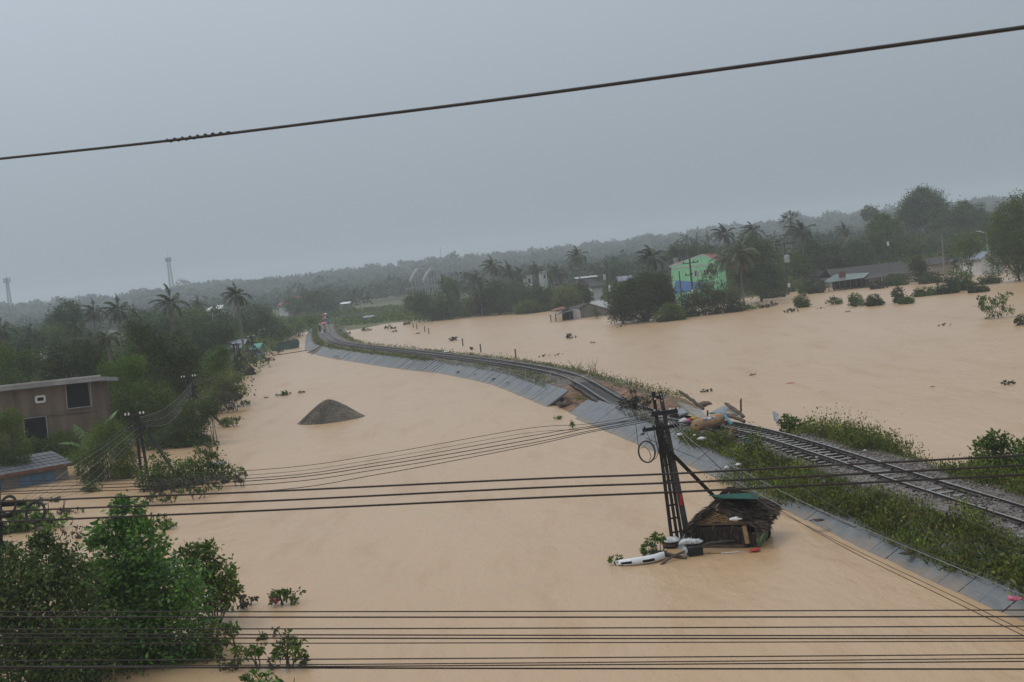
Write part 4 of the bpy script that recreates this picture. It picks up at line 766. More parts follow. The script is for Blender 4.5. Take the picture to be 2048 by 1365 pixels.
# ---------------------------------------------------------------- weeds on the bank
def bank_weeds():
    C = []; D_ = []; Z = []
    def put(i, off, n, h, s, r=.16):
        p = rp(i, off, 0); z = emb_z(int(i), off); c = np.array([p.x, p.y, z]); k = RNG.normal(size=(n, 3))*np.array([r, r, h*.4]); k[:, 2] = abs(k[:, 2])
        C.append(c+k); D_.append(RNG.normal(size=(n, 3))*.6+np.array([0, 0, .9])-k*[0, 0, .3]); Z.append(np.full(n, s)*RNG.uniform(.6, 1.3, n))
    for _ in range(5200):       # near left shoulder, hanging over the panels
        y_ = 16+42*random.random()**1.2; i = float(np.argmin(abs(RY[:90]-y_)))+random.random(); i = min(i, len(REF)-3); lw = lwf(i); yy = RY[int(i)]
        edge = lw-.75+.75*(vnoise(yy*.45, 3.3, 8)-.35)
        if 49 < yy < 60: edge = lw-1.5+.9*(vnoise(yy*.5, 1, 9)-.5)
        if yy > 58: edge = lw-1.6
        off = random.uniform(1.6+.45*float(vnoise(yy*.6, 7, 4)), max(2.2, edge)); h = .18+1.0*float(vnoise(yy*.75, off*1.1, 12))**2.0; put(i, off, 17, h, (.075+yy*.0006)*random.choice((1, 1, 1.5)))
    for _ in range(250):        # the thicket that grows down over the panels beside the hut
        y_ = random.uniform(43.5, 50); i = float(np.argmin(abs(RY[:90]-y_)))+random.random(); lw = lwf(i); put(i, random.uniform(lw-1.9, lw+.15), 26, .5, .11, .25)
    for _ in range(3100):       # near right shoulder
        y_ = 20+36*random.random(); i = float(np.argmin(abs(RY[:90]-y_)))+random.random(); yy = RY[int(i)]; q = float(vnoise(yy*.33, 5, 17))
        if q < .33 and yy > 33: continue
        off = -random.uniform(1.5 if yy < 48 else 1.85, 4.4); put(i, off, 20, (.4+1.0*q)*min(1, max(.35, (-off-1.0)/1.4)), .09+yy*.0007, .2)
    for _ in range(900):        # middle: sparse tufts left, green bank right before the breach
        y_ = random.uniform(74, 135); i = float(np.argmin(abs(RY[:190]-y_)))+random.random(); yy = RY[int(i)]; lw = lwf(i)
        if random.random() < .42: 
            if vnoise(yy*.25, 2, 33) > .5: put(i, random.uniform(lw-2.6, lw-1.85), 8, .3, .13)
        elif yy < 112 and random.random() < .8: put(i, -random.uniform(2.0, 4.1), 14, .55 if yy < 98 else .3, .14, .25)
        elif vnoise(yy*.3, 6, 3) > .45: put(i, -random.uniform(2.6, 4.1), 10, .5, .15)
    for _ in range(2200):       # far: green strip above the panels
        y_ = random.uniform(128, 300); i = float(np.argmin(abs(RY[:400]-y_)+np.where(np.arange(len(RY[:400])) > 330, 0, 0)))+random.random(); yy = RY[int(min(i, len(RY)-1))]; 
        if i > len(REF)-4: continue
        lw = lwf(i); q = random.random()
        if q < .6: put(i, random.uniform(max(1.9, lw-2.9), lw-1.8), 8, .38, .2, .25)
        elif q < .85: put(i, -random.uniform(2.2, 3.9), 8, .4, .2, .3)
    C = np.concatenate(C); D_ = np.concatenate(D_); Z = np.concatenate(Z); V, F = leaf_quads(C, D_, Z, .42); link('weeds', npmesh('weeds', V, F), M['weed'], kind='stuff')
    # grass blades in front of them
    n = 16000; C = []
    for _ in range(n):
        y_ = 16+130*random.random()**2; i = float(np.argmin(abs(RY[:200]-y_)))+random.random(); lw = lwf(i)
        off = random.uniform(1.7, max(2.1, lw-1.5)) if random.random() < .65 else -random.uniform(2.0, 3.9)
        if WASH[int(i)] > .4 or (off < 0 and BR[int(i)] > .2): continue
        p = rp(i, off, 0); C.append((p.x, p.y, emb_z(int(i), off)))
    C = np.array(C); V, F = leaf_quads(C, RNG.normal(size=C.shape)*.35+np.array([-.1, 0, 1.]), RNG.uniform(.15, .4, len(C)), .09); link('grass', npmesh('grass', V, F), M['grassy'], kind='stuff')
bank_weeds()
bush('bushy green shrub on the right shoulder of the track at the right edge', [(1975, 905, 30, 26), (2030, 915, 38, 34), (1995, 882, 24, 18), (2000, 940, 50, 26), (2050, 950, 40, 34), (1950, 940, 26, 18)], 41, 'leaf_bright', leaf=.15, dens=1.2)
bush('leafy shrub on the right shoulder beside the pale slab corner', [(1590, 848, 20, 14), (1570, 842, 14, 12), (1615, 858, 16, 12)], 56, 'leaf_mid', leaf=.15)
bush('tangle of uprooted branches caught on the twisted rails', [(1255, 815, 18, 20), (1280, 805, 20, 12), (1245, 835, 16, 10), (1265, 790, 8, 14)], 69, 'drift', leaf=.14, dens=.8, stems=14)
bush('green broken branch with leaves behind the tall pole', [(1300, 800, 18, 9), (1320, 806, 12, 8)], 66.5, 'leaf_mid', leaf=.16)
for x, y, lb, r in [(1398, 737, 'bare dead twigs left of the green bank by the bent track', 9), (1190, 728, 'bare dead twigs on the green bank right of the bent track', 9)]:
    D = 97; root = thing('dead_shrub', lb, 'shrub', tuple(A(x-220 if x > 1300 else x, y, D)), None); b = MB(); p0 = A(1155 if x > 1300 else 1185, 742, D)
    for k in range(14): e_ = p0+Vector((random.uniform(-.8, .8), random.uniform(-.3, .3), random.uniform(.4, 1.1))); b.tube([p0+Vector((random.uniform(-.3, .3), 0, -.3)), p0.lerp(e_, .6), e_], [.02, .013, .006], 3)
    b.build('twigs', M['bark_pale'], root)
# ================================================================ buildings
def win(parent, a, b_, c, d, nrm, fr='alu', pane='dark', w=.07, mull=1):
    """window in the quad a b c d (clockwise from top left) standing on a wall whose outward normal is nrm"""
    a, b_, c, d = map(Vector, (a, b_, c, d)); n = Vector(nrm).normalized(); f = MB()
    for p, q in ((a, b_), (b_, c), (c, d), (d, a)): f.beam(p+n*.03, q+n*.03, w, .10, upv=tuple(n))
    for i in range(mull): t_ = (i+1)/(mull+1); f.beam(a.lerp(b_, t_)+n*.03, d.lerp(c, t_)+n*.03, w*.6, .06, upv=tuple(n))
    o = f.build('window', M[fr], parent); p = MB(); p.hexa([v-n*.02 for v in (d, c, b_, a)]+[v+n*.012 for v in (d, c, b_, a)]); p.build('pane', M[pane], o); return o
def slab4(b, pts, th):  # sheet through four points with thickness
    pts = [Vector(p) for p in pts]; n = (pts[1]-pts[0]).cross(pts[3]-pts[0]).normalized()
    if n.z < 0: n = -n
    return b.hexa([p-n*th/2 for p in pts]+[p+n*th/2 for p in pts])
def wallq(b, p0, p1, z0, z1a, z1b, th=.15):
    p0, p1 = Vector(p0), Vector(p1); d = (p1-p0).normalized(); n = Vector((-d.y, d.x, 0))*th
    f = lambda p, z: Vector((p.x, p.y, z)); b.hexa([f(p0, z0), f(p1, z0), f(p1, z0)+n, f(p0, z0)+n, f(p0, z1a), f(p1, z1b), f(p1, z1b)+n, f(p0, z1a)+n])
# --- brown rendered house, left
hL = A(-60, 770, 82.3); hR = A(186, 762, 82); dv = Vector((hR.x-hL.x, hR.y-hL.y, 0)).normalized(); nv = Vector((dv.y, -dv.x, 0)); zr = A(186, 762, 82).z
H1 = thing('brown_house', 'unfinished brown rendered two storey house with a flat pale roof, flooded at the left edge', 'house', (hR.x, hR.y, 0))
def hw(px, py):  # point of the photo on the house's front wall plane
    d = ray(px, py); o0 = Vector((0, 0, CAMZ)); t_ = (Vector((hR.x, hR.y, 0))-o0).dot(nv)/d.dot(nv); return o0+d*t_
b = MB(); fl = Vector((hL.x, hL.y, 0)); fr_ = Vector((hR.x, hR.y, 0)); holes = [((132, 768), (181, 764), (184, 812), (136, 818)), ((73, 794), (90, 792), (91, 803), (74, 805)), ((48, 838), (93, 832), (98, 880), (52, 886))]
depth = nv*-2.6
b.hexa([fl+Vector((0, 0, -1.5)), fr_+Vector((0, 0, -1.5)), fr_+depth+Vector((0, 0, -1.5)), fl+depth+Vector((0, 0, -1.5)), Vector((fl.x, fl.y, zr)), Vector((fr_.x, fr_.y, zr)), Vector((fr_.x, fr_.y, zr-.34))+depth, Vector((fl.x, fl.y, zr-.34))+depth])
b.build('wall', M['render_brown'], H1)
b = MB()
for px_ in (24, 184): q = hw(px_, 800); b.beam((q.x, q.y, -1.2), (q.x, q.y, zr-.01), .3, .12, upv=tuple(nv))
q0, q1 = hw(0, 825), hw(184, 818); b.beam((fl.x, fl.y, q1.z-.1), (fr_.x, fr_.y, q1.z-.1), .08, .25, upv=tuple(nv)); b.build('pillar', M['render_brown'], H1)
for i, hq in enumerate(holes):
    P_ = [hw(*h)+nv*.03 for h in hq]; w = win(H1, *P_, nv, 'wall_white' if i == 1 else 'roof_grey', 'dark', w=.14 if i == 1 else .05, mull=0)
b = MB(); e0 = A(-70, 768, 88.5); e1 = hw(210, 752)+nv*.5; up = Vector((0, 0, 1)); c0 = Vector((fl.x, fl.y, zr))+nv*.6-dv*2; c1 = Vector((fr_.x, fr_.y, zr))+nv*.6+dv*.8
dq = depth*1.2-up*.32; b.hexa([c0, c1, c1+dq, c0+dq, c0+up*.26, c1+up*.26, c1+dq+up*.26, c0+dq+up*.26]); b.build('roof', M['roof_grey'], H1)
b = MB(); b.beam(c0+up*.33+nv*.02, c1+up*.33+nv*.02, .05, .12, upv=(0, 0, 1)); b.build('gutter', M['roof_tin'], H1)
# --- tiled shed, left
sh = thing('flooded_shed', 'low shed with a slate grey tiled roof and blue window drowned on the left', 'shed', tuple(G(70, 965)))
a0, a1 = G(-12, 985), G(138, 958); sd = (a1-a0).normalized(); sn = Vector((sd.y, -sd.x, 0)); b = MB()
b.hexa([a0-up*1.5, a1-up*1.5, a1-sn*4-up*1.5, a0-sn*4-up*1.5, a0+up*1.0, a1+up*1.0, a1-sn*4+up*1.3, a0-sn*4+up*1.3]); b.build('wall', M['wall_grey'], sh)
r0, r1 = a0-sd*.4+sn*.45+up*.95, a1+sd*.3+sn*.45+up*.95; r3, r2 = a0-sd*.4-sn*3.4+up*1.42, a1+sd*.0-sn*3.4+up*1.42
b = MB(); b.beam(r0-up*.06, r1-up*.06, .06, .16); b.build('fascia', M['wood_red'], sh)
cols, rows = 13, 5
for i in range(cols):
    for j in range(rows):
        u0, u1 = i/cols+.004, (i+1)/cols-.004; v0, v1 = j/rows+.0, (j+1)/rows+.06; f = lambda u, v: r0.lerp(r1, u).lerp(r3.lerp(r2, u), v)
        lift = .05; b = MB(); q = [f(u0, v0)+up*lift, f(u1, v0)+up*lift, f(u1, v1)+up*.005, f(u0, v1)+up*.005]; b.hexa([v-up*.03 for v in q]+q); b.build('tile', M['tile_slate'], sh)
for x0, x1 in ((64, 77), (79, 92), (94, 106), (20, 42)):
    t0, t1 = [(a0+sd*((G(x, 965).x-a0.x)/sd.x)) for x in (x0, x1)]
    win(sh, t0+up*.62+sn*.01, t1+up*.62+sn*.01, t1+up*.05+sn*.01, t0+up*.05+sn*.01, sn, 'wall_blue', 'wall_blue' if x0 > 50 else 'dark', w=.05, mull=0)
# --- generic far buildings
def gable(name, label, cat, L, R_, D, zt, za, wall, roof, dep=8, slant=.3, apex=.5, zb=-1.5, over=.4, wins=(), roofk=.12):
    """gable end facing us between photo x L and R; zt eave height, za apex height; ridge runs away"""
    x0, x1 = A(L, 600, D).x, A(R_, 600, D).x; root = thing(name, label, cat, ((x0+x1)/2, D, 0)); xa = x0+(x1-x0)*apex; b = MB(); bk = Vector((slant*dep, dep, 0))
    b.prism([(x0, D, zb), (x1, D, zb), (x1, D, zt), (xa, D, za), (x0, D, zt)], bk); b.build('wall', M[wall], root)
    for s_, xe in (('l', x0), ('r', x1)):
        e_ = Vector((xe, D, zt)); a_ = Vector((xa, D, za)); dd = (e_-a_).normalized(); e_ = e_+dd*over; f0 = -bk.normalized()*over; b = MB()
        q = [e_+f0, a_+f0, a_+bk-f0, e_+bk-f0]; q = [v+Vector((0, 0, roofk+.02)) for v in q]; slab4(b, q, roofk); b.build('roof', M[roof], root)
    for (u0, z0, u1, z1) in wins: win(root, (x0+(x1-x0)*u0, D-.02, z1), (x0+(x1-x0)*u1, D-.02, z1), (x0+(x1-x0)*u1, D-.02, z0), (x0+(x1-x0)*u0, D-.02, z0), (0, -1, 0), 'wall_white', 'dark', w=.14)
    return root
def longroof(name, label, cat, L, R_, D, ztop, zeave, wall, roof, dep=5, zb=-1.5, over=.5, hip=0.0, wins=(), seams=0):
    """eave side facing us"""
    x0, x1 = A(L, 600, D).x, A(R_, 600, D).x; root = thing(name, label, cat, ((x0+x1)/2, D, 0)); b = MB()
    b.box(((x0+x1)/2, D+dep/2, (zeave+zb)/2), (x1-x0-over*2, dep-.3, zeave-zb)); b.build('wall', M[wall], root); ym = D+dep*.5; hx = hip*(x1-x0)
    b = MB(); slab4(b, [(x0, D-over, zeave), (x1, D-over, zeave), (x1-hx, ym, ztop), (x0+hx, ym, ztop)], .1); b.build('roof', M[roof], root)
    b = MB(); slab4(b, [(x0, D+dep+over, zeave), (x1, D+dep+over, zeave), (x1-hx, ym, ztop+.004), (x0+hx, ym, ztop+.004)], .1); b.build('roof', M[roof], root)
    if not hip: b = MB(); b.prism([(x0+.3, D+.1, zeave-.05), (x0+.3, D+dep-.1, zeave-.05), (x0+.3, ym, ztop-.1)], (.15, 0, 0)); b.prism([(x1-.45, D+.1, zeave-.05), (x1-.45, D+dep-.1, zeave-.05), (x1-.45, ym, ztop-.1)], (.15, 0, 0)); b.build('gable', M[wall], root)
    if seams:
        b = MB()
        for i in range(seams+1):
            u = i/seams; b.beam((x0+(x1-x0)*u, D-over, zeave+.08), (x0+hx+(x1-x0-2*hx)*u, ym, ztop+.08), .06, .05)
        b.build('roof_seams', M[roof], root, kind='stuff')
    for (u0, z0, u1, z1) in wins: win(root, (x0+(x1-x0)*u0, D-.0, z1), (x0+(x1-x0)*u1, D-.0, z1), (x0+(x1-x0)*u1, D-.0, z0), (x0+(x1-x0)*u0, D-.0, z0), (0, -1, 0), 'wall_white', 'dark', w=.12)
    return root
# green house
Dg = 216; gx = lambda x, y: A(x, y, Dg)
gl, gr_ = gx(1342, 534).x, gx(1428, 523).x; gh = thing('green_house', 'lime green two storey house with white trim and red roof, right bank', 'house', ((gl+gr_)/2, Dg, 0))
za = gx(1405, 511).z; xa = gx(1405, 511).x; zl = gx(1342, 534).z; zrr = gx(1428, 522).z; bk = Vector((3.6, 8, 0)); b = MB()
b.prism([(gl, Dg, -1), (gr_, Dg, -1), (gr_, Dg, zrr), (xa, Dg, za), (gl, Dg, zl)], bk); b.build('wall', M['green_wall'], gh)
for e_, zz in ((gl, zl), (gr_, zrr)):
    b = MB(); a_ = Vector((xa, Dg, za)); q = Vector((e_, Dg, zz)); q = q+(q-a_).normalized()*.4; f0 = bk.normalized()*.02; slab4(b, [v+Vector((0, 0, .13)) for v in (q+f0, a_+f0, a_+bk-f0, q+bk-f0)], .1); b.build('roof', M['roof_red'], gh)
b = MB(); tr_ = lambda p, q, w=.14: b.beam(Vector(p)+Vector((0, -.04, 0)), Vector(q)+Vector((0, -.04, 0)), w, .1, upv=(0, -1, 0))
tr_((gl-.3, Dg, zl+.02), (xa, Dg, za+.12), .3); tr_((xa, Dg, za+.12), (gr_+.3, Dg, zrr+.05), .3); tr_((gl, Dg, zl-.35), (gr_, Dg, zl-.25), .22)
for px_, t0, t1 in ((1366, -1, 6.0), (1395, -1, 6.3), (1425, -1, 6.0), (1394, 6.6, 7.7), (1405, 6.6, za-.1), (1366, 6.6, 7.0), (1343, -1, 6.0)):
    q = gx(px_, 545).x; tr_((q, Dg, t0), (q, Dg, t1), .13)
tr_((gl, Dg, 2.9), (gr_, Dg, 3.0), .3); b.build('trim', M['wall_white'], gh)
for p0, p1 in (((1388, 542), (1397, 553)), ((1406, 540), (1418, 550))):
    a_, c_ = gx(*p0), gx(*p1); win(gh, (a_.x, Dg-.05, a_.z), (c_.x, Dg-.05, a_.z), (c_.x, Dg-.05, c_.z), (a_.x, Dg-.05, c_.z), (0, -1, 0), 'wall_white', 'dark', w=.16)
cw = gx(1357, 527); b = MB(); 
for k in range(4): b.tube([(cw.x, Dg+3, cw.z-.2+k*.32), (cw.x, Dg+3, cw.z+.06+k*.32)], .42 if k < 3 else .5, 10)
tk = thing('water_tank', 'pale stacked ring water tank above the left eave of the green house', 'water tank', (cw.x, Dg+3, cw.z-.2)); b.build('ring', M['roof_tin'], tk)
an = thing('blue_roof_annex', 'low blue sheet roofed annex in front of the green house', 'annex', tuple(A(1380, 590, 206))); b = MB()
Q = [A(1348, 588, 203), A(1412, 576, 203), A(1400, 566, 210), A(1352, 562, 210)]; slab4(b, Q, .1); b.build('roof', M['roof_blue'], an); b = MB()
for i in range(9): t_ = i/8; b.beam(Q[0].lerp(Q[1], t_)+up*.08, Q[3].lerp(Q[2], t_)+up*.08, .07, .05)
b.build('roof_seams', M['roof_blue'], an, kind='stuff'); b = MB()
for i in range(6): t_ = .05+i*.18; p = Q[0].lerp(Q[1], t_); b.beam((p.x, 203.2, -1), (p.x, 203.2, p.z-.1), .16)
b.build('post', M['wall_white'], an); b = MB(); p0, p1 = A(1355, 600, 207), A(1415, 592, 207); b.box(((p0.x+p1.x)/2, 208, .2), (p1.x-p0.x, .2, 3.2)); b.build('wall', M['green_wall'], an)
gw = thing('grey_wall_house', 'blue-grey block wall with an orange top band beside the blue roof', 'building', tuple(A(1340, 600, 200))); b = MB(); x0, x1 = A(1322, 590, 199).x, A(1349, 590, 199).x
zt = A(1340, 584, 199).z; b.box(((x0+x1)/2, 201, (zt-1.5)/2), (x1-x0, 4, zt+1.5)); b.build('wall', M['roof_bluegrey'], gw); b = MB(); b.box(((x0+x1)/2, 201, zt+.3), (x1-x0+.1, 4.1, .58)); b.build('parapet', M['orange'], gw)
# grey gable shed at the water
sx0, sx1, sxa = A(1160, 620, 203).x, A(1228, 628, 203).x, A(1178, 607, 203).x; za_ = A(1178, 608, 203).z; ze = A(1160, 619, 203).z; zq = A(1228, 624, 203).z
gs = thing('grey_gable_shed', 'grey gable ended shed with a white sheet roof standing in the flood', 'shed', ((sx0+sx1)/2, 203, 0)); b = MB(); b.prism([(sx0, 203, -1.5), (sx1, 203, -1.5), (sx1, 203, zq), (sxa, 203, za_), (sx0, 203, ze)], (2.5, 9, 0)); b.build('wall', M['wall_grey'], gs)
b = MB(); slab4(b, [(sxa, 202.6, za_+.12), (sx1+.5, 202.6, zq), (sx1+3.0, 212, zq), (sxa+2.6, 212, za_+.12)], .1); b.build('roof', M['roof_tin'], gs); b = MB(); slab4(b, [(sxa, 202.6, za_+.13), (sx0-.5, 202.6, ze-.1), (sx0+2, 212, ze-.1), (sxa+2.6, 212, za_+.13)], .1); b.build('roof', M['roof_dark'], gs)
aw = thing('open_boat_shelter', 'collapsed open shelter with tilted tin sheets, left of the grey shed', 'shelter', tuple(A(1130, 635, 201))); b = MB()
slab4(b, [A(1096, 632, 200), A(1100, 629, 202), A(1133, 617, 203), A(1128, 618, 200)], .08); b.build('tin_sheet', M['roof_tin'], aw); b = MB()
slab4(b, [A(1112, 630, 199), A(1117, 627, 202), A(1150, 619, 203), A(1146, 621, 199)], .08); b.build('tin_sheet', M['roof_bluegrey'], aw); b = MB()
slab4(b, [A(1140, 624, 202), A(1138, 616, 206), A(1172, 606, 206), A(1160, 617, 202)], .1); b.build('roof', M['roof_dark'], aw); b = MB()
for x, y, y2 in ((1102, 641, 629), (1112, 641, 628), (1126, 641, 624), (1140, 640, 622)): b.beam(A(x, y+6, 201), A(x-1, y2, 201), .16)
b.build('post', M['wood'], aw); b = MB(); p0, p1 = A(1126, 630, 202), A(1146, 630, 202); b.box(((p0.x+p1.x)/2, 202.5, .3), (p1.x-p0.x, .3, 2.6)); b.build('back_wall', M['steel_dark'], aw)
b = MB(); slab4(b, [A(1104, 623, 208), A(1130, 617, 208), A(1128, 614, 212), A(1106, 619, 212)], .1); tag(b.build('red_sheet', M['roof_red']), 'dull red roofing sheet behind the collapsed shelter', 'roof sheet')
pw0, pw1 = A(1146, 630, 201), A(1160, 630, 201); b = MB(); b.box(((pw0.x+pw1.x)/2, 201.3, .55), (pw1.x-pw0.x, .15, 2.1)); dn = thing('white_door_panel', 'white corrugated door panel beside the grey gable wall', 'door', ((pw0.x+pw1.x)/2, 201.3, 0)); b.build('panel', M['wall_white'], dn)
b = MB()
for k in range(5): b.box((pw0.x+(pw1.x-pw0.x)*(k+.5)/5, 201.21, .55), (.05, .04, 2.0))
b.build('rib', M['roof_tin'], dn)
for bid, (l, r, D, yt, ye, lb) in enumerate([(1120, 1134, 232, 600, 604, 'left of two small blue sheet roofs behind the yellow-green tree'), (1143, 1161, 232, 596, 602, 'right of two small blue sheet roofs behind the yellow-green tree')]):
    longroof('blue_roof_hut', lb, 'hut', l, r, D, A(l, yt, D+2).z, A(l, ye, D).z, 'wall_grey', 'roof_blue', dep=5)
gable('peach_house', 'peach coloured gable wall with a brown roof beside the tall utility pole', 'house', 1204, 1262, 225, A(1204, 596, 225).z, A(1250, 574, 225).z, 'wall_peach', 'roof_dark', dep=9, apex=.85, zb=-1)
longroof('grey_roof_house', 'grey roofed house just left of the big dark flooded tree', 'house', 1240, 1275, 236, A(1250, 553, 238).z, A(1250, 563, 236).z, 'wall_grey', 'roof_bluegrey', dep=7)
longroof('white_wall_house', 'small white walled house partly hidden behind the tall utility pole', 'house', 1180, 1212, 245, A(1195, 565, 247).z, A(1195, 573, 245).z, 'wall_white', 'roof_dark', dep=6)
longroof('long_tin_roof', 'long pale tin roof above the palm grove trees', 'building', 1155, 1200, 300, A(1175, 553, 302).z, A(1175, 556, 300).z, 'wall_grey', 'roof_tin', dep=7)
for l, r, yt, yb, lb in ((1078, 1093, 546, 565, 'little white upper storey showing between two middle palms'), (1045, 1064, 555, 572, 'lower white wall left of the little white upper storey')):
    x0, x1 = A(l, yt, 300).x, A(r, yt, 300).x; z1 = A(l, yt, 300).z; z0 = 0; root = thing('white_house', lb, 'house', ((x0+x1)/2, 300, 0)); b = MB(); b.box(((x0+x1)/2, 303, z1/2), (x1-x0, 6, z1)); b.build('wall', M['wall_white'], root)
    b = MB(); b.box(((x0+x1)/2, 303, z1+.1), (x1-x0+.5, 6.5, .2)); b.build('roof', M['roof_tin'], root); win(root, (x0+(x1-x0)*.55, 299.98, z1-.5), (x0+(x1-x0)*.85, 299.98, z1-.5), (x0+(x1-x0)*.85, 299.98, z1-1.6), (x0+(x1-x0)*.55, 299.98, z1-1.6), (0, -1, 0), 'wall_white', 'dark')
gable('small_gable_house', 'brown gabled house with a pale front behind the palms', 'house', 1158, 1178, 270, A(1165, 570, 270).z, A(1165, 562, 270).z, 'wall_peach', 'roof_dark')
# right bank long roofs
longroof('brown_roof_house', 'upper dark brown roof of the tiered house on the right bank', 'house', 1628, 1722, 240, A(1670, 520, 243).z, A(1670, 535, 240).z, 'wall_grey', 'roof_dark', dep=9, hip=.12)
longroof('brown_roof_house', 'wide lower dark brown roof in front of the tiered upper one', 'house', 1572, 1665, 226, A(1615, 542, 229).z, A(1615, 555, 226).z, 'wall_grey', 'roof_dark', dep=8, hip=.15)
longroof('long_house', 'long dark roofed row house behind the green lean-to', 'house', 1668, 1832, 212, A(1750, 530, 216).z, A(1750, 549, 212).z, 'wall_grey', 'roof_dark', dep=10, hip=.03, wins=[(.35, .2, .4, 1.2), (.55, .2, .6, 1.2)])
ln = thing('green_lean_to', 'pale green metal lean-to roof over dark posts at the water', 'lean-to', tuple(A(1690, 565, 205))); Q = [A(1643, 567, 201), A(1728, 556, 201), A(1738, 546, 209), A(1672, 550, 209)]; b = MB(); slab4(b, Q, .08); b.build('roof', M['roof_green'], ln); b = MB()
for i in range(13): t_ = i/12; b.beam(Q[0].lerp(Q[1], t_)+up*.07, Q[3].lerp(Q[2], t_)+up*.07, .06, .05)
b.build('roof_seams', M['roof_green'], ln, kind='stuff'); b = MB()
for i in range(8): t_ = .04+i*.13; p = Q[0].lerp(Q[1], t_); b.beam((p.x, 201.3, -1.2), (p.x, 201.3, p.z-.1), .12)
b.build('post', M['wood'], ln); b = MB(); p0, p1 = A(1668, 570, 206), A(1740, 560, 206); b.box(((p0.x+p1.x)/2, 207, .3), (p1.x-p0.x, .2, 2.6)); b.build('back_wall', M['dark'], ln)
b = MB(); p = A(1686, 552, 203); b.box((p.x, 203.5, p.z+.2), (1.0, .8, 1.0)); bo = b.build('cabinet', M['wood_red']); tag(bo, 'brown box standing on the pale green lean-to roof', 'box')
b = MB(); p = A(1760, 565, 199); eq = [A(1728, 560, 200), A(1832, 545, 203), A(1832, 541, 210), A(1735, 549, 210)]; slab4(b, eq, .1); lb_ = thing('dark_verandah', 'dark sagging verandah roof along the long row house', 'verandah', (p.x, 200, 0)); b.build('roof', M['roof_dark'], lb_); b = MB()
for i in range(6): q = eq[0].lerp(eq[1], .05+i*.18); b.beam((q.x, 200.4, -1.2), (q.x, 200.4, q.z-.1), .14)
b.build('post', M['wood'], lb_)
longroof('dark_roof_house', 'dark roofed house with a beige end wall, left of the white house', 'house', 1856, 1972, 218, A(1900, 512, 222).z, A(1900, 526, 218).z, 'wall_peach', 'roof_dark', dep=9, hip=.02)
longroof('dark_roof_house', 'far dark roof glimpsed above the end of the long row house', 'house', 1790, 1862, 250, A(1820, 520, 253).z, A(1820, 528, 250).z, 'wall_grey', 'roof_dark', dep=8)
gable('white_gable_house', 'white walled house with a grey gable roof near the right edge', 'house', 1968, 2012, 200, A(1990, 516, 200).z, A(1990, 504, 200).z, 'wall_white', 'roof_bluegrey', dep=8, slant=-.2, wins=[(.45, 1.6, .65, 2.6)])
# left far
longroof('grey_tin_house', 'blue-grey tin roofed hut at the end of the left tree line', 'hut', 428, 476, 178, A(450, 684, 181).z, A(450, 700, 178).z, 'wall_grey', 'roof_bluegrey', dep=8, hip=.06, seams=10)
b = MB(); p = A(432, 672, 182); b.tube([(p.x, 182, p.z-.6), (p.x, 182, p.z+.5)], .42, 10); b.beam((p.x, 182, 0), (p.x, 182, p.z-.6), .3); tag(b.build('water_tank', M['roof_tin']), 'small pale water tank on a stand behind the blue-grey hut', 'water tank')
longroof('teal_shed', 'tiny teal roofed blue shed between the third and fourth leaning poles', 'shed', 488, 508, 180, A(498, 690, 182).z, A(498, 700, 180).z, 'wall_blue', 'teal', dep=5)
longroof('pink_roof_hut', 'low pinkish roof left of the tiny teal shed', 'hut', 476, 490, 184, A(483, 698, 186).z, A(483, 703, 184).z, 'wall_grey', 'roof_red', dep=5)
fs = thing('floating_green_shed', 'green walled shed with a bowed tin roof adrift off the left bank', 'shed', tuple(G(560, 701))); Df = G(560, 701).y; b = MB()
w0, w1, w2, w3 = A(543, 703, Df), A(578, 699, Df), A(576, 682, Df), A(541, 691, Df); bk = Vector((1.2, 3, 0)); b.prism([w0, w1, A(579, 690, Df), w2, w3], bk); b.build('wall', M['teal_dark'], fs)
b = MB(); slab4(b, [w3+Vector((-.3, -.4, .1)), w2+Vector((.6, -.4, .25)), w2+bk+Vector((.6, .3, .3)), w3+bk+Vector((-.3, .3, .15))], .1); b.build('roof', M['wall_grey'], fs)
longroof('red_roof_house', 'left of two hazy pink-red roofs beyond the left tree line', 'house', 553, 576, 430, A(565, 606, 433).z, A(565, 613, 430).z, 'wall_white', 'roof_red', dep=9)
gable('red_roof_house', 'right of two hazy pink-red roofs, half hidden by the round tree', 'house', 578, 602, 430, A(590, 604, 430).z, A(590, 594, 430).z, 'roof_red', 'roof_red', dep=9)
longroof('white_roof_shed', 'thin long white roof beyond the far bend of the track', 'shed', 679, 699, 400, A(690, 605, 402).z, A(690, 608, 400).z, 'wall_grey', 'white', dep=6)
for l, r, y, D, lb in ((408, 418, 621, 420, 'tiny white roof in the misty distance left of the tallest left palm'), (428, 441, 617, 430, 'second tiny white roof right beside the tallest left palm')):
    longroof('white_roof_house', lb, 'house', l, r, D, A(l, y, D).z+.8, A(l, y+3, D).z, 'wall_white', 'white', dep=7)
longroof('grey_house', 'grey house glimpsed between dark trees above the brown house roof', 'house', 66, 96, 135, A(80, 711, 138).z, A(80, 722, 135).z, 'wall_white', 'roof_bluegrey', dep=7, wins=[(.2, 2.6, .4, 3.4)])
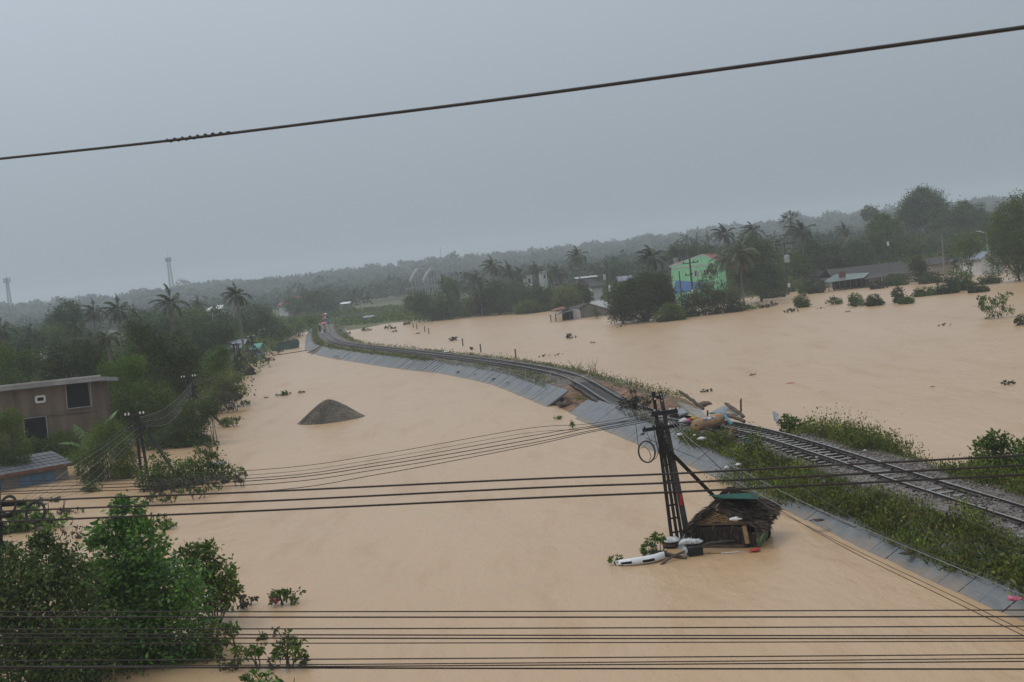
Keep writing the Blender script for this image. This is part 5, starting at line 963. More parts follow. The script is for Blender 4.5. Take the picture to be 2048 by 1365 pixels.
# stall and tarpaulins on the far shore
p = G(738, 644, .3); st_ = thing('market_stall', 'small stall with a white sheet top on the far grassy shore', 'stall', (p.x, p.y, .1)); b = MB(); wd = 19*p.y/FPX
b.box((p.x, p.y+.8, 1.55), (wd+.3, 2, .4)); b.build('top_sheet', M['white'], st_); b = MB(); b.box((p.x, p.y+.9, .8), (wd, 1.5, 1.3)); b.build('side_sheet', M['roof_bluegrey'], st_)
p = G(790, 623, .4); tp = thing('tarpaulin_heap', 'heap of crumpled light blue and white tarpaulins on the far shore', 'tarpaulins', (p.x, p.y, .1))
for i, (dx, m_) in enumerate(((-3, 'tarp_blue'), (-1.2, 'tarp_blue'), (.6, 'white'), (2.2, 'tarp_blue'), (1.2, 'tarp_blue'))):
    b = MB(); k = [Vector((p.x+dx+random.uniform(-1.3, 1.3), p.y+random.uniform(-1, 1), random.uniform(.1, 1.4))) for _ in range(9)]; b.add(k, [(0, 1, 2), (2, 3, 4), (4, 5, 6), (6, 7, 8), (0, 3, 5), (1, 6, 8), (2, 5, 8), (0, 4, 7)]); b.build('sheet', M[m_], tp)
# ================================================================ bridge and masts
br = thing('arch_bridge', 'distant steel truss bridge with two arches in the haze', 'bridge', tuple(A(850, 580, 500)))
for ox, mt_ in ((820, 'roof_tin'), (846, 'roof_tin')):
    lo, hi = [], []
    for k in range(13):
        t_ = k/12; x = ox+t_*36; y = 566-t_*4-math.sin(math.pi*min(1, t_*.93+.05))*26; lo.append(A(x, y+4, 500+t_*10)); hi.append(A(x, y, 500+t_*10))
    b = MB(); b.tube(hi, .42, 5); b.tube(lo, .3, 5)
    for k in range(12): b.beam(lo[k], hi[k+1], .22); b.beam(hi[k], lo[k], .22)
    for k in range(1, 12, 2): q = lo[k]; b.beam(q, (q.x, q.y, 2), .2)
    b.build('arch', M[mt_], br)
b = MB(); b.beam(A(812, 578, 500), A(884, 570, 512), .9); b.build('deck', M['mast'], br)
def mast(label, top, base, D, w0=1.6, hd=True):
    t_, bs = A(top[0], top[1], D), A(base[0], base[1], D); root = thing('lattice_mast', label, 'mast', (t_.x, D, 0)); x = t_.x; h = t_.z; b = MB(); n = 22
    for k in range(n):
        z0, z1 = h*k/n, h*(k+1)/n; a0_, a1_ = w0*(1-.65*k/n), w0*(1-.65*(k+1)/n); c0_ = [(x+sx_*a0_, D+sy_*a0_, z0) for sx_, sy_ in ((-1, -1), (1, -1), (1, 1), (-1, 1))]; c1_ = [(x+sx_*a1_, D+sy_*a1_, z1) for sx_, sy_ in ((-1, -1), (1, -1), (1, 1), (-1, 1))]
        for i in range(4): b.beam(c0_[i], c1_[i], .16); b.beam(c0_[i], c1_[(i+1) % 4], .1); b.beam(c1_[i], c1_[(i+1) % 4], .1)
    b.build('lattice', M['mast'], root)
    if hd:
        for k in range(6): a_ = k*1.05; b = MB(); b.box((x+1.7*math.cos(a_), D+1.7*math.sin(a_), h-1.0), (.35, .35, 2.2), a_); b.build('antenna', M['roof_tin'], root)
        b = MB(); b.tube([(x+1.6*math.cos(k*.7), D+1.6*math.sin(k*.7), h-2.2) for k in range(9)], .12, 4); b.beam((x, D, h-.5), (x, D, h+3.5), .09); b.build('platform', M['mast'], root)
mast('tall hazy telecom mast at the far left edge', (13, 557), (18, 615), 640, 1.3)
mast('tallest hazy telecom mast left of the centre', (336, 516), (344, 585), 720, 1.7)
mast('very faint thin mast on the middle ridge', (880, 494), (881, 516), 1250, .8, False)
# ================================================================ leaning ladder poles
def insul(b, p, r=.05, h=.14): b.tube([Vector(p), Vector(p)+Vector((0, 0, h*.5)), Vector(p)+Vector((0, 0, h))], [r*.6, r, r*.5], 6)
def ladder_pole(label, top, foot, D, halfw=.2, arms=2, stay=None, sw=(-.62, .5), ins=True, one=False):
    t_ = A(top[0], top[1], D); f_ = A(foot[0], foot[1], D); f_.z = min(f_.z, -.5); root = thing('telegraph_pole', label, 'telegraph pole', (f_.x, D, 0), 'leaning ladder telegraph poles of the left bank'); dd = (f_-t_)
    for s in (-1, 1):
        b = MB(); b.beam(t_+Vector((s*halfw*.45, 0, 0)), f_+Vector((s*halfw, 0, 0)), .12, .16, upv=(0, 1, 0)); b.build('leg', M['steel_dark'], root)
    b = MB()
    for k in range(7): q = t_.lerp(f_, .2+k*.12); w = halfw*(.45+.55*(.2+k*.12)); b.beam(q+Vector((-w, 0, 0)), q+Vector((w, 0, 0)), .05)
    b.build('rung', M['steel_dark'], root)
    for k in range(arms):
        q = t_.lerp(f_, .02+k*.17)+Vector((0, -.1, 0)); b = MB(); b.beam(q+Vector((sw[0], 0, 0)), q+Vector((sw[1], 0, .0)), .1, .09); a_ = b.build('crossarm', M['steel_dark'], root)
        if ins:
            for x in (sw[0]+.05, sw[0]+.24, sw[1]-.24, sw[1]-.05): b = MB(); insul(b, q+Vector((x, 0, .05)), .055 if k == 0 else .04, .15); b.build('insulator', M['porcelain'] if k == 0 else M['steel_dark'], a_)
    if stay: b = MB(); s_ = A(stay[0][0], stay[0][1], D); e_ = G(stay[1][0], stay[1][1], 0); e_.z = -.3; b.beam(s_, e_, .13, .13); b.build('stay', M['steel_dark'], root)
    return root, t_, f_
P1 = ladder_pole('nearest leaning ladder pole in front of the round vine bush, white insulators on top', (272, 828), (293, 975), 67, stay=((297, 868), (371, 968)))
P2 = ladder_pole('second leaning ladder pole, dark against the green trees with its long stay in the water', (379, 753), (388, 850), 90, stay=((385, 785), (448, 848)))
P3 = ladder_pole('third ladder pole group rising from the dark rounded brush', (474, 687), (484, 745), 141, stay=((480, 708), (513, 746)), sw=(-.6, .4))
P3b = ladder_pole('slim single post just left of the third ladder pole', (467, 688), (472, 735), 143, halfw=.06, arms=1, sw=(-.2, .6), ins=False)
P4 = ladder_pole('fourth ladder pole standing on a small stump of drift', (503, 673), (510, 726), 166, stay=((506, 690), (536, 719)))
P5 = ladder_pole('fifth ladder pole with feet clear of the brush in pale water', (525, 660), (531, 707), 196)
P6 = ladder_pole('sixth ladder pole seen against the dark hedge', (539, 653), (546, 690), 222, stay=((544, 668), (560, 686)), ins=False)
P7 = ladder_pole('farthest ladder pole above the floating green shed', (551, 647), (556, 682), 245, stay=((560, 664), (572, 680)), ins=False)
for x, y, D, lb in ((537, 720, 166, 'cone of dark drift round the foot of the fourth pole stay'), (508, 726, 166, 'arched stump of drift under the fourth ladder pole'), (555, 702, 200, 'strip of drift at the foot of the floating green shed')):
    bush(lb, [(x, y-2, 7, 4), (x+5, y, 7, 2.4)], D, 'drift', name='drift_heap', cat='drift', leaf=.22)
b = MB(); e0, e1 = G(545, 712), G(640, 698); b.tube([e0.lerp(e1, k/10)+Vector((0, random.uniform(-.6, .6), .02)) for k in range(11)], .12, 4); tag(b.build('drift_line', M['drift']), 'thin dark line of drift stretching from the green shed to the slope', 'drift')
# --- utility poles on the right bank
def upole(label, top, foot, D, arm=None, w=.3, stuff=(), lamp=False, m_='post'):
    t_, f_ = A(*top, D), A(*foot, D); f_.z = min(0, f_.z)-.3; root = thing('utility_pole', label, 'utility pole', (f_.x, D, 0)); b = MB(); b.tube([f_, t_], [w*.6, w*.4], 7); b.build('pole', M[m_], root)
    for (y, l0, l1) in (arm or ()):
        q = A(top[0]+(y-top[1])*.11, y, D); b = MB(); b.beam(q+Vector((l0, -.15, 0)), q+Vector((l1, -.15, (l1-l0)*.03)), .13); a_ = b.build('crossarm', M['steel_dark'], root); 
        for x in (l0+.1, l1-.1, (l0+l1)/2+.5): b = MB(); insul(b, q+Vector((x, -.15, .06)), .12, .3); b.build('insulator', M['steel_dark'], a_)
    for (x, y, sx_, sz_, mt_, nm) in stuff: q = A(x, y, D-.4); b = MB(); b.tube([q-Vector((0, 0, sz_/2)), q-Vector((0, 0, sz_*.4)), q+Vector((0, 0, sz_*.4)), q+Vector((0, 0, sz_/2))], [sx_*.4, sx_*.5, sx_*.5, sx_*.35], 10); b.build(nm, M[mt_], root)
    if lamp: b = MB(); b.beam(t_, t_+Vector((-1.2, 0, .35)), .08); b.box(t_+Vector((-1.3, 0, .4)), (.7, .25, .12)); b.build('lamp', M['white'], root)
    return root
upole('tall dark utility pole between the shelter and the big flooded tree', (1212, 520), (1217, 605), 212, w=.42, stuff=[(1209, 555, .5, 1.0, 'roof_tin', 'meter_box'), (1219, 577, .35, 1.2, 'white', 'meter_box')])
upole('utility pole with a crossarm in front of the green house', (1378, 510), (1386, 592), 200, arm=((527, -1.2, 1.4), (550, -1.0, .2)), w=.36, stuff=[(1386, 584, .6, .7, 'white', 'lamp_head')])
upole('shorter dark post left of the crossarm pole by the green house', (1358, 543), (1363, 596), 198, w=.26, m_='bark')
upole('pale concrete utility pole among the palms right of the green house', (1548, 480), (1553, 582), 214, w=.34, arm=((485, -1.1, 1.1),), m_='concrete_old')
upole('utility pole carrying a white transformer', (1568, 485), (1577, 590), 206, w=.36, arm=((489, -1.6, 1.8), (512, -1, 1)), stuff=[(1574, 518, .9, 1.3, 'roof_tin', 'transformer'), (1578, 571, .4, .7, 'white', 'meter_box')])
upole('thin pole in front of the tall rounded tree on the right', (1774, 452), (1779, 545), 224, w=.24, arm=((470, -.5, .5),), stuff=[(1776, 488, .4, .8, 'white', 'meter_box')])
upole('pale bare post between the far trees on the right', (1883, 467), (1888, 540), 215, w=.22, m_='concrete_old')
upole('street lamp post with a white head left of the tree at the right edge', (1972, 466), (1980, 545), 205, w=.2, lamp=True, m_='roof_tin')
upole('far utility pole with an insulated crossarm near the right edge', (1990, 424), (1995, 500), 235, w=.24, arm=((438, -2.0, .9),))
for x, y, lb in ((827, 657, 'leftmost of four far fence posts'), (834, 659, 'second of four far fence posts from the left'), (850, 664, 'third of four far fence posts from the left'), (858, 668, 'rightmost of four far fence posts'), (926, 692, 'lone short post right of the reedy drift clump'), (1032, 717, 'taller post just behind the rails near the bent track'), (962, 705, 'low stub post behind the middle of the long curve')):
    p = G(x, y); b = MB(); b.box((p.x, p.y, .25), (.16, .16, 1.5)); tag(b.build('fence_post', M['wood']), lb, 'post', 'fence posts in the right-hand flood')
# ================================================================ flotsam, slabs, logs
def blob(name, c, r, mt, parent=None, n=10, rough=.25, seed=1, rz=0, sub=None):
    V = []; F = []
    for i in range(n+1):
        th = math.pi*i/n
        for j in range(2*n):
            ph = math.pi*j/n; d = np.array([math.sin(th)*math.cos(ph), math.sin(th)*math.sin(ph), math.cos(th)])
            k = 1+rough*(float(fbm(d[0]*3.1+seed*7.1, d[1]*3.1+d[2]*2.7+seed, seed, 4))-.45)*4; k *= (.55 if d[2] < 0 else 1); x, y, z = d*k*np.array(r); V.append((c[0]+x*math.cos(rz)-y*math.sin(rz), c[1]+x*math.sin(rz)+y*math.cos(rz), c[2]+z))
    for i in range(n):
        for j in range(2*n): a = i*2*n+j; b_ = i*2*n+(j+1) % (2*n); F.append((a, a+2*n, b_+2*n, b_))
    m_ = MB(); m_.v = V; m_.f = F; return m_.build(name, M[mt], parent, smooth=True)
def item(name, label, cat, build, mt, loc=None, **kw):
    b = MB(); build(b); o = b.build(name, M[mt], **kw); tag(o, label, cat); return o
def rough_log(b, p, q, w, h=None, n=9):
    p, q = Vector(p), Vector(q); h = h or w; d = (q-p).normalized(); x = d.cross(Vector((0, 0, 1))).normalized(); y = x.cross(d); V = []; 
    for i in range(n+1):
        t_ = i/n; c = p.lerp(q, t_)+x*random.uniform(-.15, .15)*w+y*random.uniform(-.15, .15)*w; k = .55 if i == 0 else (1 if i < n else .8)
        for j in range(6): a_ = j*math.pi/3; r_ = random.uniform(.85, 1.15)*k; V.append(c+x*math.cos(a_)*w*.5*r_+y*math.sin(a_)*h*.5*r_)
    F = [(i*6+j, i*6+(j+1) % 6, (i+1)*6+(j+1) % 6, (i+1)*6+j) for i in range(n) for j in range(6)]+[tuple(range(5, -1, -1)), tuple(n*6+j for j in range(6))]; b.add(V, F)
item('broken_beam', 'long brown broken beam pointing up out of the water beyond the track', 'beam', lambda b: rough_log(b, A(1359, 783, 68), A(1408, 818, 66), .17, .2), 'mud')
blob('mud_lump', tuple(A(1407, 811, 67)), (.45, .3, .2), 'mud').update_tag(); tag(COL.objects[-1], 'brown mud lump at the foot of the long broken beam', 'mud lump')
item('broken_beam', 'thick weathered beam leaning left of the upright post', 'beam', lambda b: rough_log(b, A(1450, 806, 63), A(1487, 833, 61), .2, .2), 'wood')
item('broken_post', 'upright broken post standing in the water right of the thick leaning beam', 'post', lambda b: rough_log(b, A(1482, 797, 64), A(1482, 826, 64), .11), 'wood')
item('broken_beam', 'dark beam lying against the far rail right of the brown cylinder', 'beam', lambda b: rough_log(b, A(1450, 828, 61), A(1489, 844, 58.5), .2, .2), 'wood')
def slabp(label, pts, D, mt='concrete_old', th=.12, name='broken_slab'):
    D = D if hasattr(D, '__len__') else [D]*len(pts); P = [A(x, y, d) for (x, y), d in zip(pts, D)]; n = (P[1]-P[0]).cross(P[2]-P[0]).normalized(); b = MB(); b.prism([p-n*th/2 for p in P], n*th); o = b.build(name, M[mt]); return tag(o, label, 'concrete slab')
slabp('long grey-brown broken slab tilted up like a fin beside the rails', [(1355, 805), (1384, 815), (1412, 836), (1395, 838), (1374, 822)], [64, 63.5, 61, 61, 62.5])
slabp('pale flat slab lying between the fin slab and the brown cylinder', [(1378, 817), (1400, 820), (1413, 835), (1396, 834)], [66, 66, 63, 63], 'concrete')
slabp('small whitish slab left of the fin slab', [(1352, 822), (1368, 817), (1378, 827), (1360, 833)], [66, 67, 64, 63], 'concrete')
slabp('pale slab behind the blue pipe frame', [(1421, 827), (1445, 814), (1456, 817), (1449, 828)], [62, 66, 66, 61.5], 'concrete')
slabp('triangular slab propped under the thick leaning beam', [(1455, 813), (1477, 831), (1453, 829)], [63.5, 61.5, 62])
slabp('dark flat slab lying left of the pale slabs near the water', [(1338, 820), (1358, 817), (1356, 824), (1340, 827)], [67, 68, 65, 65])
slabp('pale pointed slab corner sticking up behind the right shoulder shrubs', [(1546, 824), (1558, 832), (1556, 843), (1549, 840)], [60, 59.5, 58, 59], 'concrete')
slabp('dark wedge shaped slope slab dipping into the water beyond the bent track', [(1240, 757), (1284, 782), (1252, 787), (1243, 772)], [90, 85.5, 84, 88])
slabp('broken slab leaning in the gap of the concrete slope', [(1095, 806), (1111, 789), (1113, 797), (1103, 808)], [84, 86, 85, 83])
slabp('flat pale slab scrap on the bank above the gap in the slope', [(1091, 777), (1105, 777), (1105, 781), (1094, 782)], [93, 93, 91.5, 91.5], 'concrete')
p = G(1128, 812, .1); blob('boulder', (p.x, p.y, .12), (.5, .35, .3), 'mud', rough=.4, seed=4); tag(COL.objects[-1], 'dark rounded lump of earth in the gap of the slope', 'boulder')
# brown cylinder
ca, cb = A(1392, 851, 56.3), A(1441, 838, 59.6); ax = (cb-ca).normalized(); cyl = thing('brown_tank', 'tan plastic cylinder tank with worn blue and white print lying across the rails', 'tank', tuple(ca.lerp(cb, .5)))
def cylpt(t_, a_, r=.30): x = ax.cross(up).normalized(); y = x.cross(ax); return ca.lerp(cb, t_)+x*math.cos(a_)*r+y*math.sin(a_)*r
b = MB(); ts = [0, .004, .03, .12, .3, .31, .33, .5, .7, .71, .73, .88, .97, .996, 1]; rs = [.05, .26, .28, .295, .30, .29, .30, .285, .295, .28, .30, .30, .29, .27, .05]; V = []; n = 22
for t_, r_ in zip(ts, rs):
    for k in range(n): V.append(cylpt(t_, 2*math.pi*k/n, r_*(1+.05*math.sin(k*1.9+t_*9)+.05*math.sin(k*.6+t_*5))))
b.add(V, [(i*n+k, i*n+(k+1) % n, (i+1)*n+(k+1) % n, (i+1)*n+k) for i in range(len(ts)-1) for k in range(n)]); b.build('shell', M['tan'], cyl, smooth=True)
for (t0, t1, a0_, a1_, mt_) in ((.12, .26, .62, .80, 'tarp_blue'), (.28, .36, .58, .9, 'white'), (.38, .42, .62, .9, 'white'), (.44, .5, .66, .85, 'tarp_blue'), (.16, .26, .86, .96, 'white'), (.52, .55, .6, .9, 'white')):
    for a_s in (0,):
        b = MB(); q = [cylpt(t0, a0_, .325), cylpt(t1, a0_, .325), cylpt(t1, a1_, .325), cylpt(t0, a1_, .325)]; nn = (q[1]-q[0]).cross(q[3]-q[0]).normalized()*.02; b.hexa([v-nn for v in q]+[v+nn for v in q]); b.build('printed_patch', M[mt_], cyl)
pf = thing('pipe_frame', 'bent blue pipe frame lying over the tan cylinder', 'pipe frame', tuple(A(1443, 826, 60.3))); 
for pts in ([(1415, 827, 61), (1442, 826, 60.3)], [(1443, 826, 60.3), (1462, 849, 57.2)], [(1446, 825, 60.2), (1465, 848, 57)], [(1440, 828, 60), (1418, 843, 58), (1398, 850, 56.4)]):
    b = MB(); b.tube([A(*p) for p in pts], .035, 6); b.build('pipe', M['pipe_blue'], pf)
item('iron_picket', 'short black picket standing at the left end of the blue pipe frame', 'picket', lambda b: b.tube([A(1415, 821, 61), A(1415, 836, 61)], .045, 5), 'black')
item('timber_post', 'reddish timber post standing beside the near rail by the tan cylinder', 'post', lambda b: (b.beam(A(1462, 856, 55.5), A(1459, 879, 54), .15, .13), b.beam(A(1462, 859, 55.5), A(1474, 861, 55), .09)), 'wood_red')
def at(x, y, z): q = G(x, y, z); return (q.x, q.y, z)
blob('yellow_bag', at(1387, 838, 1.1), (.19, .15, .12), 'yellow', seed=3); tag(COL.objects[-1], 'small yellow bag on the rails left of the tan cylinder', 'bag')
blob('bag', at(1369, 843, .95), (.28, .2, .16), 'bag', seed=5); tag(COL.objects[-1], 'grey-white bag with a reddish end, left of the yellow bag', 'bag')
blob('bag', at(1376, 843, .95), (.13, .14, .14), 'pink', seed=6); tag(COL.objects[-1], 'reddish cloth bundle touching the grey-white bag', 'cloth')
blob('blue_bag', at(1497, 884, 1.0), (.2, .14, .1), 'blue', seed=7); tag(COL.objects[-1], 'crumpled blue bag on the weeds beside the sleepers', 'bag')
for i, (x, y, w, lb) in enumerate([(1360, 870, .14, 'white rag at the top of the slabs, leftmost on the weedy bank'), (1404, 878, .16, 'largest white rag on the weeds near the tan cylinder'), (1418, 873, .08, 'small white rag right of the largest white rag'), (1389, 871, .08, 'small white scrap left of the largest white rag'),
                                (1509, 900, .12, 'white scraps on the green thicket below the blue bag'), (1476, 930, .1, 'white scrap on the thicket above the slabs'), (1453, 936, .09, 'pale scrap at the left edge of the thicket')]):
    blob('rag', at(x, y, 1.0), (w, w*.7, w*.6), 'white', n=6, rough=.6, seed=20+i); tag(COL.objects[-1], lb, 'rag')
blob('pink_bag', at(2027, 1199, .55), (.15, .1, .07), 'pink', seed=31, rough=.4); tag(COL.objects[-1], 'pink plastic bag on the slope at the right edge', 'bag')
blob('pink_bag', at(551, 1203, .12), (.16, .1, .16), 'pink', seed=32, rough=.4); tag(COL.objects[-1], 'pink bag snagged on the little bush near the corner trees', 'bag')
blob('white_bag', at(385, 957, .3), (.42, .3, .22), 'white', seed=33); tag(COL.objects[-1], 'round white bag at the foot of the nearest left pole stay', 'bag')
blob('white_bag', at(352, 966, .1), (.4, .2, .1), 'white', seed=34); tag(COL.objects[-1], 'flat white bag left of the round one at the pole stay', 'bag')
blob('white_sheet', tuple(A(437, 930, 66)), (.5, .25, .2), 'bag', seed=35, rough=.5); tag(COL.objects[-1], 'white sheet draped over the twiggy shrub by the left pole', 'sheet')
blob('blue_cloth', tuple(A(421, 932, 66)), (.22, .15, .2), 'tarp_blue', seed=36); tag(COL.objects[-1], 'scrap of blue cloth left of the white draped sheet', 'cloth')
blob('white_bag', at(418, 1196, .2), (.16, .12, .12), 'white', seed=37); tag(COL.objects[-1], 'pale bag half hidden under the side tree at bottom left', 'bag')
blob('red_scrap', at(1580, 766, .03), (.3, .12, .03), 'pink', seed=38, n=6); tag(COL.objects[-1], 'small pink scrap floating in the right-hand flood', 'scrap')
blob('white_scrap', at(893, 704, 1.1), (.35, .3, .1), 'white', seed=39, n=6); tag(COL.objects[-1], 'white scrap on the rails in the middle of the long curve', 'scrap')
blob('white_scrap', at(733, 697, .9), (.4, .4, .25), 'white', seed=40, n=6); tag(COL.objects[-1], 'white bag on the gravel just past the far bend', 'bag')
for i, (x, y) in enumerate([(1860, 912+78), (1730, 902), (1790, 966), (1633, 916), (1880, 992)]): blob('ballast_litter', at(x, y, 1.05), (.07, .06, .05), ['white', 'bag', 'wood_red', 'bag', 'white'][i], n=5, seed=50+i); tag(COL.objects[-1], ['white scrap between the rails near the right edge', 'pale scrap beside the near rail, middle of the right track', 'red-brown scrap on the gravel below the near rail', 'tiny pale scrap between the rails past the sleepers', 'white lump on the pale gravel near the right edge'][i], 'scrap')
# slope stains: clods of earth on the panels
for i, (x, y, lb) in enumerate([(918, 744, 'first dark clod on the far slope, below the middle of the long curve'), (955, 749, 'dark clod high on the slope, middle of the long curve'), (990, 758, 'largest dark clod on the slope left of the gap'), (1020, 766, 'dark clod on the slope, second left of the gap'), (1040, 768, 'dark clod on the slope nearest the gap'),
                                (672, 714, 'dark clod on the slope right beside the culvert'), (1290, 868, 'tuft-like clod on the slope left of the ladder pole'), (1633, 1042, 'dark clod at the weeds edge right of the hut'), (1811, 1108, 'dark earth slump under the weeds on the near right slope')]):
    q = G(x, y, .35); blob('earth_clod', (q.x, q.y, .36), (.14+q.y*.0015, .1+q.y*.0015, .05), 'clod', n=6, seed=60+i, rough=.5); tag(COL.objects[-1], lb, 'clod', 'clods of earth on the concrete slope')
# ================================================================ the hut
HL, HR = G(1388, 1097), G(1522, 1093); ah = math.radians(-26); U = Vector((math.cos(ah), math.sin(ah), 0)); Vb = Vector((-math.sin(ah), math.cos(ah), 0)); Wd = 2.12; Dp = 1.5; H0 = G(1389, 1094)
hut = thing('thatched_hut', 'small brown palm thatched hut sunk in the flood beside the leaning concrete pole', 'hut', (H0.x, H0.y, 0))
hp = lambda u, v, z: H0+U*u+Vb*v+Vector((0, 0, z))
ua = .95; ZF, ZB = 1.32, 1.44; eL, eR = (-.1, .56), (Wd+.14, .60)
def thatch_plane(name, a, b_, c, d, n, seed, sz=.36, flare=.16, lift=.03):
    """a,b top edge, d,c bottom edge; strands run down from top to bottom in overlapping courses"""
    base = MB(); slab4(base, [a-(c-b_)*.0, b_, c, d], .05); o = base.build(name, M['thatch'], hut); u_ = RNG.uniform(0, 1, n); k = RNG.integers(0, 9, n); v_ = (k+RNG.uniform(0, .7, n))/9.0
    a, b_, c, d = [np.array(x) for x in (a, b_, c, d)]; P = (a*(1-u_[:, None])+b_*u_[:, None])*(1-v_[:, None])+(d*(1-u_[:, None])+c*u_[:, None])*v_[:, None]
    dn = unit((d-a)*(1-u_[:, None])+(c-b_)*u_[:, None]); nr = unit(np.cross(b_-a, d-a)); nr = nr if nr[2] > 0 else -nr
    P = P+nr*RNG.uniform(.02, .07, (n, 1)); D_ = dn+RNG.normal(size=(n, 3))*flare+nr*RNG.uniform(-.05, .12, (n, 1)); V, F = leaf_quads(P, D_, RNG.uniform(.5, 1.2, n)*sz, .14, .1); V = V-np.array(org(hut)); link('thatch', npmesh('thatch', V, F), M['thatch'], o, 'stuff'); return o
thatch_plane('roof', hp(ua, -.16, ZF), hp(ua, Dp+.5, ZB), hp(eL[0], Dp+.3, .72), hp(eL[0], -.14, eL[1]), 3200, 1)
thatch_plane('roof', hp(ua, -.16, ZF), hp(ua, Dp+.5, ZB), hp(eR[0], Dp+.55, .85), hp(eR[0], -.16, eR[1]), 5200, 2)
thatch_plane('roof_cap', hp(ua-.1, Dp+.1, ZB+.2), hp(ua+.15, Dp+.1, ZB+.2), hp(ua+.45, Dp-.1, ZB-.08), hp(ua-.4, Dp-.1, ZB-.08), 500, 3, sz=.3)
def thatch_wall(name, p0, p1, z0, z1, n, gap=0):
    p0, p1 = Vector(p0), Vector(p1); nrm = (p1-p0).normalized(); nrm = Vector((nrm.y, -nrm.x, 0)); b = MB(); b.hexa([p0-nrm*-.0+up*z0, p1+up*z0, p1-nrm*.05+up*z0, p0-nrm*.05+up*z0, p0+up*z1, p1+up*z1, p1-nrm*.05+up*z1, p0-nrm*.05+up*z1]); o = b.build(name, M['thatch'], hut)
    u_ = RNG.uniform(0, 1, n); z = RNG.uniform(z0+.18, z1, n); P = np.array(p0)*(1-u_[:, None])+np.array(p1)*u_[:, None]; P[:, 2] = z; P = P+np.array(nrm)*RNG.uniform(.01, .06, (n, 1))
    V, F = leaf_quads(P, RNG.normal(size=(n, 3))*.12+np.array([0, 0, -1.]), RNG.uniform(.18, .42, n), .16, .1); link('thatch', npmesh('thatch', V-np.array(org(hut)), F), M['thatch'], o, 'stuff')
thatch_wall('wall', hp(0, 0, 0), hp(Wd-.35, 0, 0), .16, .66, 1500); thatch_wall('wall', hp(Wd, .75, 0), hp(Wd, Dp, 0), .06, .8, 350); thatch_wall('wall', hp(0, Dp, 0), hp(0, 0, 0), .1, .78, 500); thatch_wall('wall', hp(Wd, Dp, 0), hp(0, Dp, 0), .1, .85, 500)
thatch_wall('wall', hp(Wd-.5, -.03, 0), hp(Wd, .1, 0), .05, .42, 300)
b = MB(); gl_, gr2 = hp(.02, .02, .76), hp(Wd-.02, .02, .8); b.prism([gl_, gr2, hp(ua, .02, ZF-.07)], Vb*.05); go = b.build('gable', M['wood'], hut)
for k in range(16): u = .1+k*.14; ht = .78+(ZF-.85)*max(0, 1-abs(u-ua)/(ua if u < ua else Wd-ua)); b = MB(); b.beam(hp(u, -.0, .76), hp(u+.02, -.0, ht), .035, .02); b.build('slat', M['wood_red'] if k % 3 == 0 else M['wood'], go)
for (u0, z0, u1, z1) in ((.28, .80, .98, 1.33), (.42, .80, 1.22, 1.28), (.55, .82, 1.05, 1.05), (1.0, .84, 1.32, 1.12), (.5, 1.28, 1.62, .84), (.36, 1.2, 1.42, .84), (.55, 1.4, 1.75, .86), (.28, 1.1, 1.2, .86), (.74, 1.44, 1.5, .98)):
    b = MB(); b.beam(hp(u0, -.06, .78+(z0-.8)*.62), hp(u1, -.06, .78+(z1-.8)*.62), .032, .02); b.build('bamboo_strip', M['bamboo'], go)
for (u, v) in ((0, 0), (.7, 0), (1.35, 0), (Wd-.35, 0), (Wd, 0), (0, Dp), (Wd, Dp)): b = MB(); b.beam(hp(u, v, -.6), hp(u, v, .82), .075); b.build('post', M['wood'], hut)
for p0, p1, w, mt_ in ((hp(-.1, -.05, .76), hp(Wd+.1, -.05, .79), .06, 'wood'), (hp(-.1, -.08, .05), hp(Wd-.4, -.08, .07), .08, 'wood'), (hp(Wd-.3, -.12, .15), hp(Wd-.36, -.1, .72), .13, 'bamboo'), (hp(Wd+.05, -.1, .22), hp(Wd+.28, .95, .78), .1, 'bamboo'), (hp(ua, -.38, ZF+.05), hp(ua, Dp+.7, ZB+.1), .05, 'wood')):
    b = MB(); b.beam(p0, p1, w); b.build('pole', M[mt_], hut)
b = MB(); b.hexa([hp(Wd+.10, -.15, .08), hp(Wd+.14, .8, .12), hp(Wd+.10, .8, .12), hp(Wd+.06, -.15, .08), hp(Wd+.10, -.15, .40), hp(Wd+.20, .9, .80), hp(Wd+.16, .9, .80), hp(Wd+.06, -.15, .40)]); b.build('green_board', M['green_board'], hut)
b = MB(); b.beam(hp(Wd+.0, .0, .45), hp(Wd+.05, .5, .68), .06); b.build('brown_board', M['wood_red'], hut)
gsr = thing('green_roof_sheet', 'loose dark green metal sheet lying over the ridge of the thatched hut', 'metal sheet', tuple(A(1465, 994, 39.2))); g0, g1, g2, g3 = A(1417, 991, 39.3), A(1510, 986, 39.7), A(1519, 999, 38.6), A(1450, 998, 38.4)
b = MB(); nc = 24; tp_ = [g0.lerp(g1, i/nc) for i in range(nc+1)]; bt_ = [g3.lerp(g2, i/nc) for i in range(nc+1)]; V = []
for i in range(nc+1):
    o_ = up*(.018 if i % 2 else 0); V += [tp_[i]+o_, bt_[i]+o_, tp_[i]+o_-up*.012, bt_[i]+o_-up*.012]
b.add(V, [f for i in range(nc) for f in ((i*4, i*4+4, i*4+5, i*4+1), (i*4+2, i*4+3, i*4+7, i*4+6))]); b.build('sheet', M['green_sheet'], gsr)
blob('white_bag', tuple(hp(Wd-.55, -.35, .98)), (.16, .1, .08), 'white', seed=70, rough=.4); tag(COL.objects[-1], 'crumpled white bag on the right eave of the thatched hut', 'bag')
blob('red_cloth', at(1510, 1101, .05), (.19, .1, .06), 'red', seed=71); tag(COL.objects[-1], 'red cloth in the water at the right front corner of the hut', 'cloth')
